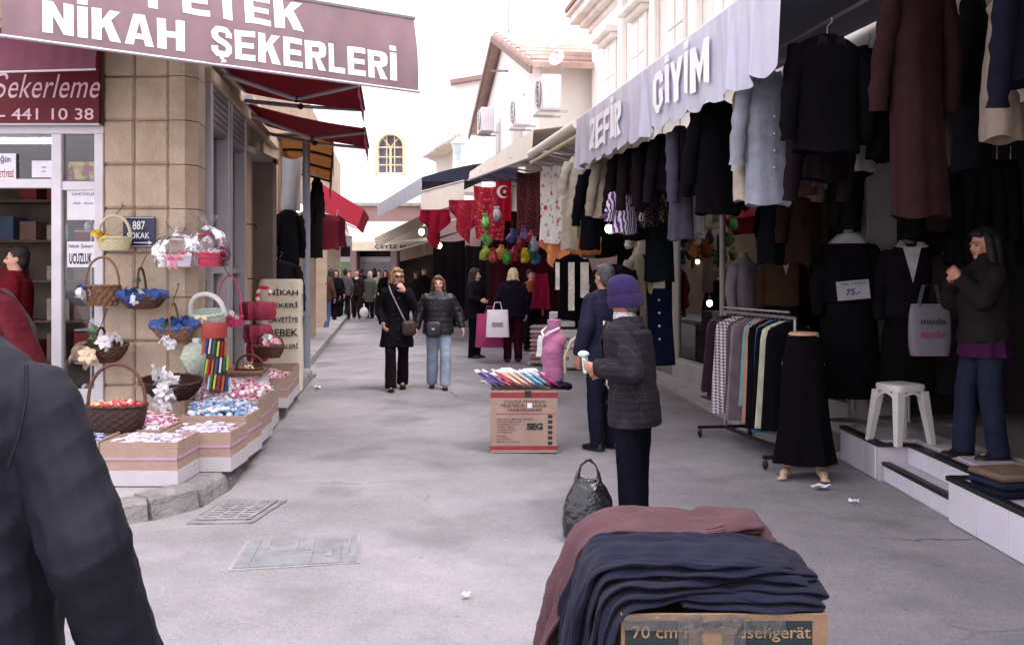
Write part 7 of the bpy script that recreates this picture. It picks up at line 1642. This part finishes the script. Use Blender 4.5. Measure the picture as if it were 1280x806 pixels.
for k in range(5):
    for j in range(8):
        if r.random() < .8: MB().box(-6.5 + j * .34, -6.5 + j * .34 + r.uniform(.18, .3), 12.45, 12.8, .53 + .5 * k, .53 + .5 * k + r.uniform(.15, .38)).build('stock_box', M(sr(*r.choice(((150, 120, 110), (190, 180, 170), (90, 110, 140), (150, 60, 60)))), .7), bs, smooth=False)
t = tag(MB().box(-3.99 + .02, -3.72, 8.9, 8.93, 2.46, 2.62).build('sweet_display', mixed([sr(190, 140, 50), sr(150, 40, 40), sr(206, 180, 90)], 24)), 'row of orange and red packets in the small transom pane', 'packets')

# ------------------------------------------------------------------ handkerchief carton in the middle of the street
m_kraft = M(sr(156, 134, 120), .85, .1, 5, .15, 60, name='kraft_card', stain=.12); m_cred = M(sr(140, 52, 56), .75, .15, 8, .1)
sx0, sx1, sy = -.195, .413, 9.0
sg = thing('printed_carton', 'brown printed television carton with red bands standing in the street', 'carton', ((sx0 + sx1) / 2, sy + .25, 0))
b = MB().box(sx0, sx1, sy, sy + .5, .0, .565, .004).build('box', m_kraft, sg)
for z0, z1 in ((.03, .065), (.50, .548)): MB().box(sx0 - .002, sx1 + .002, sy - .002, sy + .45, z0, z1).build('red_band', m_cred, sg, smooth=False)
MB().box(sx0 + .05, sx1 - .02, sy - .002, sy, .352, .357).build('red_rule', m_cred, sg, smooth=False)
def st_(s_, u0, v0, u1, v1, wt=.01, mt=m_ink): flat_text(s_, V(sx0 + u0 * .608, sy - .003, v0 * .565), X_, Z_, (u1 - u0) * .608, (v1 - v0) * .565, mt, sg, weight=wt)
m_brink = M(sr(96, 60, 54), .8, .1)
st_('COLOUR TELEVISION', .2, .80, .82, .845, .012, m_brink); st_('TELEVISEUR COULEUR', .15, .735, .84, .785, .015, m_brink); st_('FARBFERNSEHER', .26, .665, .77, .715, .015, m_brink)
st_('SEG', .54, .37, .78, .48, .06)
for i, s_ in enumerate(('ANSI VDE KOMPATIBEL FERNBED', 'PAL SECAM BG DK', 'ON SCREEN DISPLAY', 'SLEEP TIMER', 'AUDIO VIDEO', 'HYPERBAND')): st_(s_, .1, .53 - i * .042, .1 + (.54, .36, .32, .26, .28, .22)[i], .555 - i * .042, .005, m_brink)
for i, s_ in enumerate(('FARBE', 'SCHWARZ', 'MADE IN TURKEY')): st_(s_, .1, .26 - i * .045, .1 + (.14, .2, .34)[i], .285 - i * .045, .005, m_brink)
for i in range(6): MB().obox(V(sx0 + .54, sy - .002, .33 - i * .048), X_, Y_, Z_, .04, .003, .03).build('printed_symbol', m_ink, sg, smooth=False)
MB().obox(V(sx0 + .355, sy - .002, .43), X_, Y_, Z_, .045, .003, .045).build('sticker', m_paper, sg, smooth=False)
MB().box(sx0 + .31, sx0 + .37, sy - .0025, sy, .5, .562).build('handle_slot', m_dk, sg, smooth=False)
# fan of packed handkerchiefs
hk = [((74, 56, 130), 'purple', 4), ((170, 40, 60), 'red', 3), ((226, 180, 160), 'peach', 5), ((110, 170, 196), 'light blue', 4), ((160, 40, 104), 'magenta', 3)]
i = 0; tot = 19
ordn = ['first', 'second', 'third', 'fourth', 'fifth']
for c, nm, n_ in hk:
    for k in range(n_):
        x = sx0 + .0 + i * .0325; r = random.Random(i)
        t = thing('packed_handkerchief', nm + ' packed handkerchief, ' + ordn[k] + ' from the left of the ' + nm + ' ones on the carton', 'handkerchief', V(x, sy + .02, .58), 0, 'packed handkerchiefs fanned on the printed carton')
        la = V(-.62 + r.uniform(-.08, .08), .62, .36 + r.uniform(-.05, .05)).normalized(); ta = V(.62, .05, .78); ta = (ta - la * ta.dot(la)).normalized(); wa = la.cross(ta)
        c0 = la * .11 + V(.02, 0, .035 + .012 * (i % 2))
        local('packet', MB().obox(c0, ta, la, wa, .016, .25, .105, .006), M(tuple(q * .8 for q in sr(*c)), .35, .2, 30, .25, 50, spec=.5), t)
        local('white_end', MB().obox(c0 + la * .1, ta, la, wa, .019, .06, .108, .006), M((.6, .58, .6), .4, .1, 40, .25), t)
        i += 1
for k in range(7):
    p = V(sx0 + .02 + k * .068, sy + .3 + .05 * (k % 2), .64 + .02 * (k % 3)); o = MB().obox(p, V(math.cos(k), math.sin(k), .1).normalized(), V(-math.sin(k), math.cos(k), 0), V(.0, -.25, 1).normalized(), .15, .13, .11, .02).build('tissue_bundle', M(sr(222, 218, 222), .6, .06, 30, .3, 50))
    tag(o, ('white tissue bundle at the left back of the carton', 'white tissue bundle second from left behind the purple packs', 'white tissue bundle behind the red packs', 'white tissue bundle in the middle behind the peach packs', 'white tissue bundle behind the last peach packs', 'white tissue bundle behind the light blue packs', 'white tissue bundle next to the pink bust')[k], 'tissues', 'white tissue bundles on the printed carton')
# pink turtleneck bust
bpz = .575; bp2 = V(.385, 9.34, bpz)
t = thing('bust_form', 'headless bust in a pink turtleneck with white scarf on the carton', 'mannequin', bp2, math.radians(-50)); m_pk = M(sr(160, 98, 130), .9, .1, 14, .3, 60, sheen=.2)
Q = MB().loft([ring((0, 0, .0), .095, .08), ring((0, 0, .06), .105, .09), ring((0, 0, .18), .1, .085), ring((0, -.02, .33), .125, .105), ring((0, -.0, .43), .135, .085), ring((0, .01, .485), .1, .07), ring((0, .015, .52), .06, .058), ring((0, .015, .6), .052, .052)])
for s in (-1, 1): Q.ell((s * .115, .0, .42), (.04, .06, .06)); Q.ell((s * .045, -.065, .335), (.055, .045, .06))
link('sweater', remesh(Q, .007, 10, wrinkles(.004, 20, 5, 1)), m_pk, t)
local('turtleneck', MB().lathe([(.06, .53), (.066, .55), (.064, .585), (.066, .61), (.055, .615)], (0, .015, 0), 24), m_pk, t)
sc2 = M(sr(206, 202, 202), .8, .08)
local('scarf', MB().tube([(-.09, .0, .54), (-.06, -.09, .5), (0, -.115, .46), (.06, -.09, .5), (.09, 0, .54)], .012, 8), sc2, t)
local('scarf_end', MB().sheet(lambda u, v: V(-.02 + (u - .5) * .07 - v * .05, -.125 - .01 * math.sin(v * 6), .47 - v * .2), 4, 8, .006), sc2, t)
t = thing('cloth_bundle', 'dark navy cloth bundle under the pink bust at the carton edge', 'cloth', V(.43, 9.2, .57)); Q = MB().ell((.02, .0, .02), (.11, .1, .035)).cap((-.05, -.02, .03), (.1, .04, .0), .03, .035)
link('cloth', remesh(Q, .008, 2, wrinkles(.006, 30, 3)), K(44, 44, 62), t)
# black carrier bag on the road
bg_ = V(.47, 6.12, 0); t = thing('black_carrier_bag', 'full black plastic carrier bag standing on the road beside the purple hat man', 'bag', bg_)
m_plb = M((.010, .010, .012), .2, .2, 10, .6, 30, spec=.55, name='black_plastic')
Q = MB(); rr = []
for z, w, dd in ((0, .12, .09), (.02, .15, .11), (.1, .158, .12), (.19, .152, .1), (.26, .14, .075), (.31, .115, .05), (.35, .09, .03), (.375, .075, .02)): rr.append(lring(z, w, dd, 40, .012, 5, z * 6))
Q.loft(rr)
for s in (-1, 1): Q.tube([(s * .07, 0, .35), (s * .062, 0, .40), (s * .045, 0, .455), (.0, 0, .492)], [.02, .016, .014, .013], 8)
link('bag_skin', remesh(Q, .007, 1, lambda co: wrinkles(.009, 13, 8, .45)(co) + wrinkles(.004, 34, 9, .6)(co)), m_plb, t)

# ------------------------------------------------------------------ foreground carton with folded trousers
fx0, fx1, fy0, fy1, fz = .34, .985, 3.1, 3.98, .58
fc = thing('television_carton', 'brown and dark green carton under the folded trousers in the foreground', 'carton', ((fx0 + fx1) / 2, (fy0 + fy1) / 2, 0))
m_kraft2 = M(sr(134, 110, 86), .85, .14, 6, .2, 60, name='worn_card', stain=.2); m_grn = M(sr(36, 46, 46), .7, .12, 6, .1, 40); m_tape = glass((.95, .94, .9), 1.2, .15, .1, .3, 'clear_tape')
for (x0, x1, y0, y1) in ((fx0, fx1, fy0, fy0 + .012), (fx0, fx1, fy1 - .012, fy1), (fx0, fx0 + .012, fy0 + .012, fy1 - .012), (fx1 - .012, fx1, fy0 + .012, fy1 - .012)): MB().box(x0, x1, y0, y1, 0, fz).build('side_panel', m_kraft2, fc, smooth=False)
MB().box(fx0 + .013, fx1 - .013, fy0 + .013, fy1 - .013, .35, .5).build('inner_flap', m_kraft2, fc, smooth=False)
MB().box(fx0 + .012, fx1 - .05, fy0 - .002, fy0, .06, fz - .02).build('green_print', m_grn, fc, smooth=False)
MB().box(fx1, fx1 + .002, fy0 + .03, fy1 - .02, .06, fz - .03).build('green_print', m_grn, fc, smooth=False)
flat_text('70 cm Farbfernsehgerät', V(fx0 + .035, fy0 - .003, fz - .085), X_, Z_, .555, .05, M(sr(156, 126, 96), .8), fc, weight=.008)
MB().obox(V(.62, fy0 - .004, fz - .1), X_, Y_, Z_, .14, .004, .12).build('card_patch', m_kraft2, fc, smooth=False)
for x in (.555, .69): MB().obox(V(x, fy0 - .007, fz - .075), V(1, 0, .02).normalized(), Y_, Z_, .075, .001, .16).build('tape_strip', m_tape, fc, smooth=False)
MB().obox(V(.6, fy0 - .0085, fz - .03), V(1, 0, -.03).normalized(), Y_, Z_, .5, .001, .045).build('tape_strip', m_tape, fc, smooth=False)

def folded(label, path, yc, hw, th, mat, seed, fold=.012, cuff=None, group=None, drop_w=1.0):
    """a long soft garment laid along a path in x and z; yc is its middle depth, hw its half width"""
    r = random.Random(seed); t = thing('folded_trousers', label, 'trousers', V(path[0][0], yc, path[0][1]), group=group)
    P_ = np.array(path, float); seg = np.r_[0, np.cumsum(np.linalg.norm(np.diff(P_, axis=0), axis=1))]
    N = 110; S = np.linspace(0, seg[-1], N); px_ = np.interp(S, seg, P_[:, 0]); pz_ = np.interp(S, seg, P_[:, 1])
    for _ in range(6): px_[1:-1] = (px_[:-2] + 2 * px_[1:-1] + px_[2:]) / 4; pz_[1:-1] = (pz_[:-2] + 2 * pz_[1:-1] + pz_[2:]) / 4
    tx, tz = np.gradient(px_), np.gradient(pz_); L = np.hypot(tx, tz) + 1e-9; tx /= L; tz /= L
    k = [(r.uniform(14, 30), r.uniform(0, 6), r.uniform(-3, 3), r.uniform(.6, 1)) for _ in range(3)] + [(r.uniform(35, 75), r.uniform(0, 6), r.uniform(-6, 6), r.uniform(.2, .45)) for _ in range(4)]
    n = 80; rings = []
    for i in range(N):
        u = i / (N - 1); e = min(1.0, ((1 - u) * N / 2.0) ** .5 + .3, (u * N / 2.0) ** .5 + .3); q = []
        nx, nz = tz[i], -tx[i]
        wob = .02 * math.sin(u * 9 + seed) + .012 * math.sin(u * 23 + seed * 2)
        drop = max(0.0, min(1.0, (fz + .02 - pz_[i]) / .2)); turn = max(0.0, min(1.0, u * 3.2 - .55))
        for j in range(n):
            a = 2 * math.pi * j / n; ca, sa = math.cos(a), math.sin(a)
            y = (hw + .014 * math.sin(u * 14 + seed)) * math.copysign(abs(ca) ** .75, ca) * (1 - (1 - drop_w) * drop) + wob
            f = sum(am * (1 - 2 * abs(math.sin(fr * y * .8 + ph + sl * u * 2.2))) for fr, ph, sl, am in k) / 2.4
            h = th * e * math.copysign(abs(sa) ** .8, sa) + fold * f * turn * (.55 + 1.1 * drop) + .003 * math.sin(u * 60 + y * 25 + seed)
            q.append(Vector((px_[i] + nx * h, yc + y, pz_[i] + nz * h)))
        rings.append(q)
    fb_ = MB().loft(rings); co = np.array(fb_.v); wv = wrinkles(.0045, 17, seed, 1.0)(co * np.array([.6, 1.2, 1])); up = np.clip((co[:, 2] - fz + .02) * 12, .3, 1); co[:, 2] += wv * up * .6; co[:, 0] -= wv * (1.3 - up); fb_.v = [tuple(p_) for p_ in co]
    fb_.build('cloth', mat, t, angle=180)
    if cuff:
        i0 = cuff; q = rings[i0]; rr_ = []
        for s_, g in ((-2, 1.0), (-1, 1.05), (0, 1.06), (1, 1.05), (2, 1.0)):
            c = np.mean([tuple(v) for v in rings[i0 + s_]], axis=0); rr_.append([Vector(c) + (v - Vector(c)) * g * (1 + .05 * math.sin(kk_ * 1.9)) for kk_, v in enumerate(rings[i0 + s_])])
        MB().loft(rr_).build('elastic_cuff', mat, t)
    return t
m_nv = M(sr(26, 27, 44), .95, .14, 6, .2, 120, spec=.06, sheen=.05, name='navy_jersey'); m_mv = M(sr(84, 60, 64), .95, .12, 6, .2, 120, spec=.06, sheen=.05, name='mauve_jersey')
lab_n = ['lowest navy trousers in the folded foreground pile', 'second navy trousers from the bottom of the foreground pile', 'third navy trousers from the bottom of the foreground pile', 'navy trousers just under the top pair in the foreground pile', 'topmost navy trousers spread over the foreground pile']
for k in range(5):
    r = random.Random(90 + k); zt = .597 + .0205 * k; xl = .338 - .016 * k; xr = (1.0, 1.03, .975, 1.015, .945)[k]; ze = zt - .003 * k; dz = r.uniform(.03, .2); q = .0105
    path = [(xl + .2, zt - .008), (xr - .2, ze - q), (xr - .05, ze - q), (xr - .014, ze - q * .8), (xr, ze), (xr - .014, ze + q * .8), (xr - .05, ze + q), (.78, zt + .012 + r.uniform(0, .008)), (.55, zt + .013), (xl + .06, zt + .006), (xl + .01, zt - .006), (xl - .02, zt - .045), (xl - .04 - .004 * k, zt - .16), (xl - .06 - .008 * k, zt - .3), (xl - .075 - .01 * k, .08 + dz)]
    folded(lab_n[k], path, 3.345 + .028 * k + r.uniform(-.012, .012), .23 - .006 * k, .0105, m_nv, 10 + k * 7, fold=.005 + .004 * k, group='navy trousers on the foreground carton')
lab_m = ['lower mauve trousers draped behind the navy pile', 'upper mauve trousers with gathered cuff behind the navy pile']
for k in range(2):
    zt = .65 + .05 * k; xl = .30 - .04 * k
    xr = (.99, .95)[k]
    path = [(xl + .12, zt - .016), (xr - .1, zt - .02), (xr - .015, zt - .014), (xr, zt), (xr - .015, zt + .014), (xr - .08, zt + .018), (.8, zt + .016), (.7, zt + .012), (.5, zt + .012), (xl + .07, zt - .004), (xl - .02, zt - .07), (xl - .08, zt - .2), (xl - .13, zt - .36), (xl - .17, .1)]
    folded(lab_m[k], path, 3.80, .18 - .015 * k, .017, m_mv, 31 + k, fold=.03, cuff=46, group='mauve trousers on the foreground carton')
folded('flat folded mauve trousers filling the pile under the draped mauve pair', [(.95, .615), (.8, .62), (.6, .62), (.42, .615), (.35, .6)], 3.8, .165, .028, m_mv, 41, fold=.006, group='mauve trousers on the foreground carton')
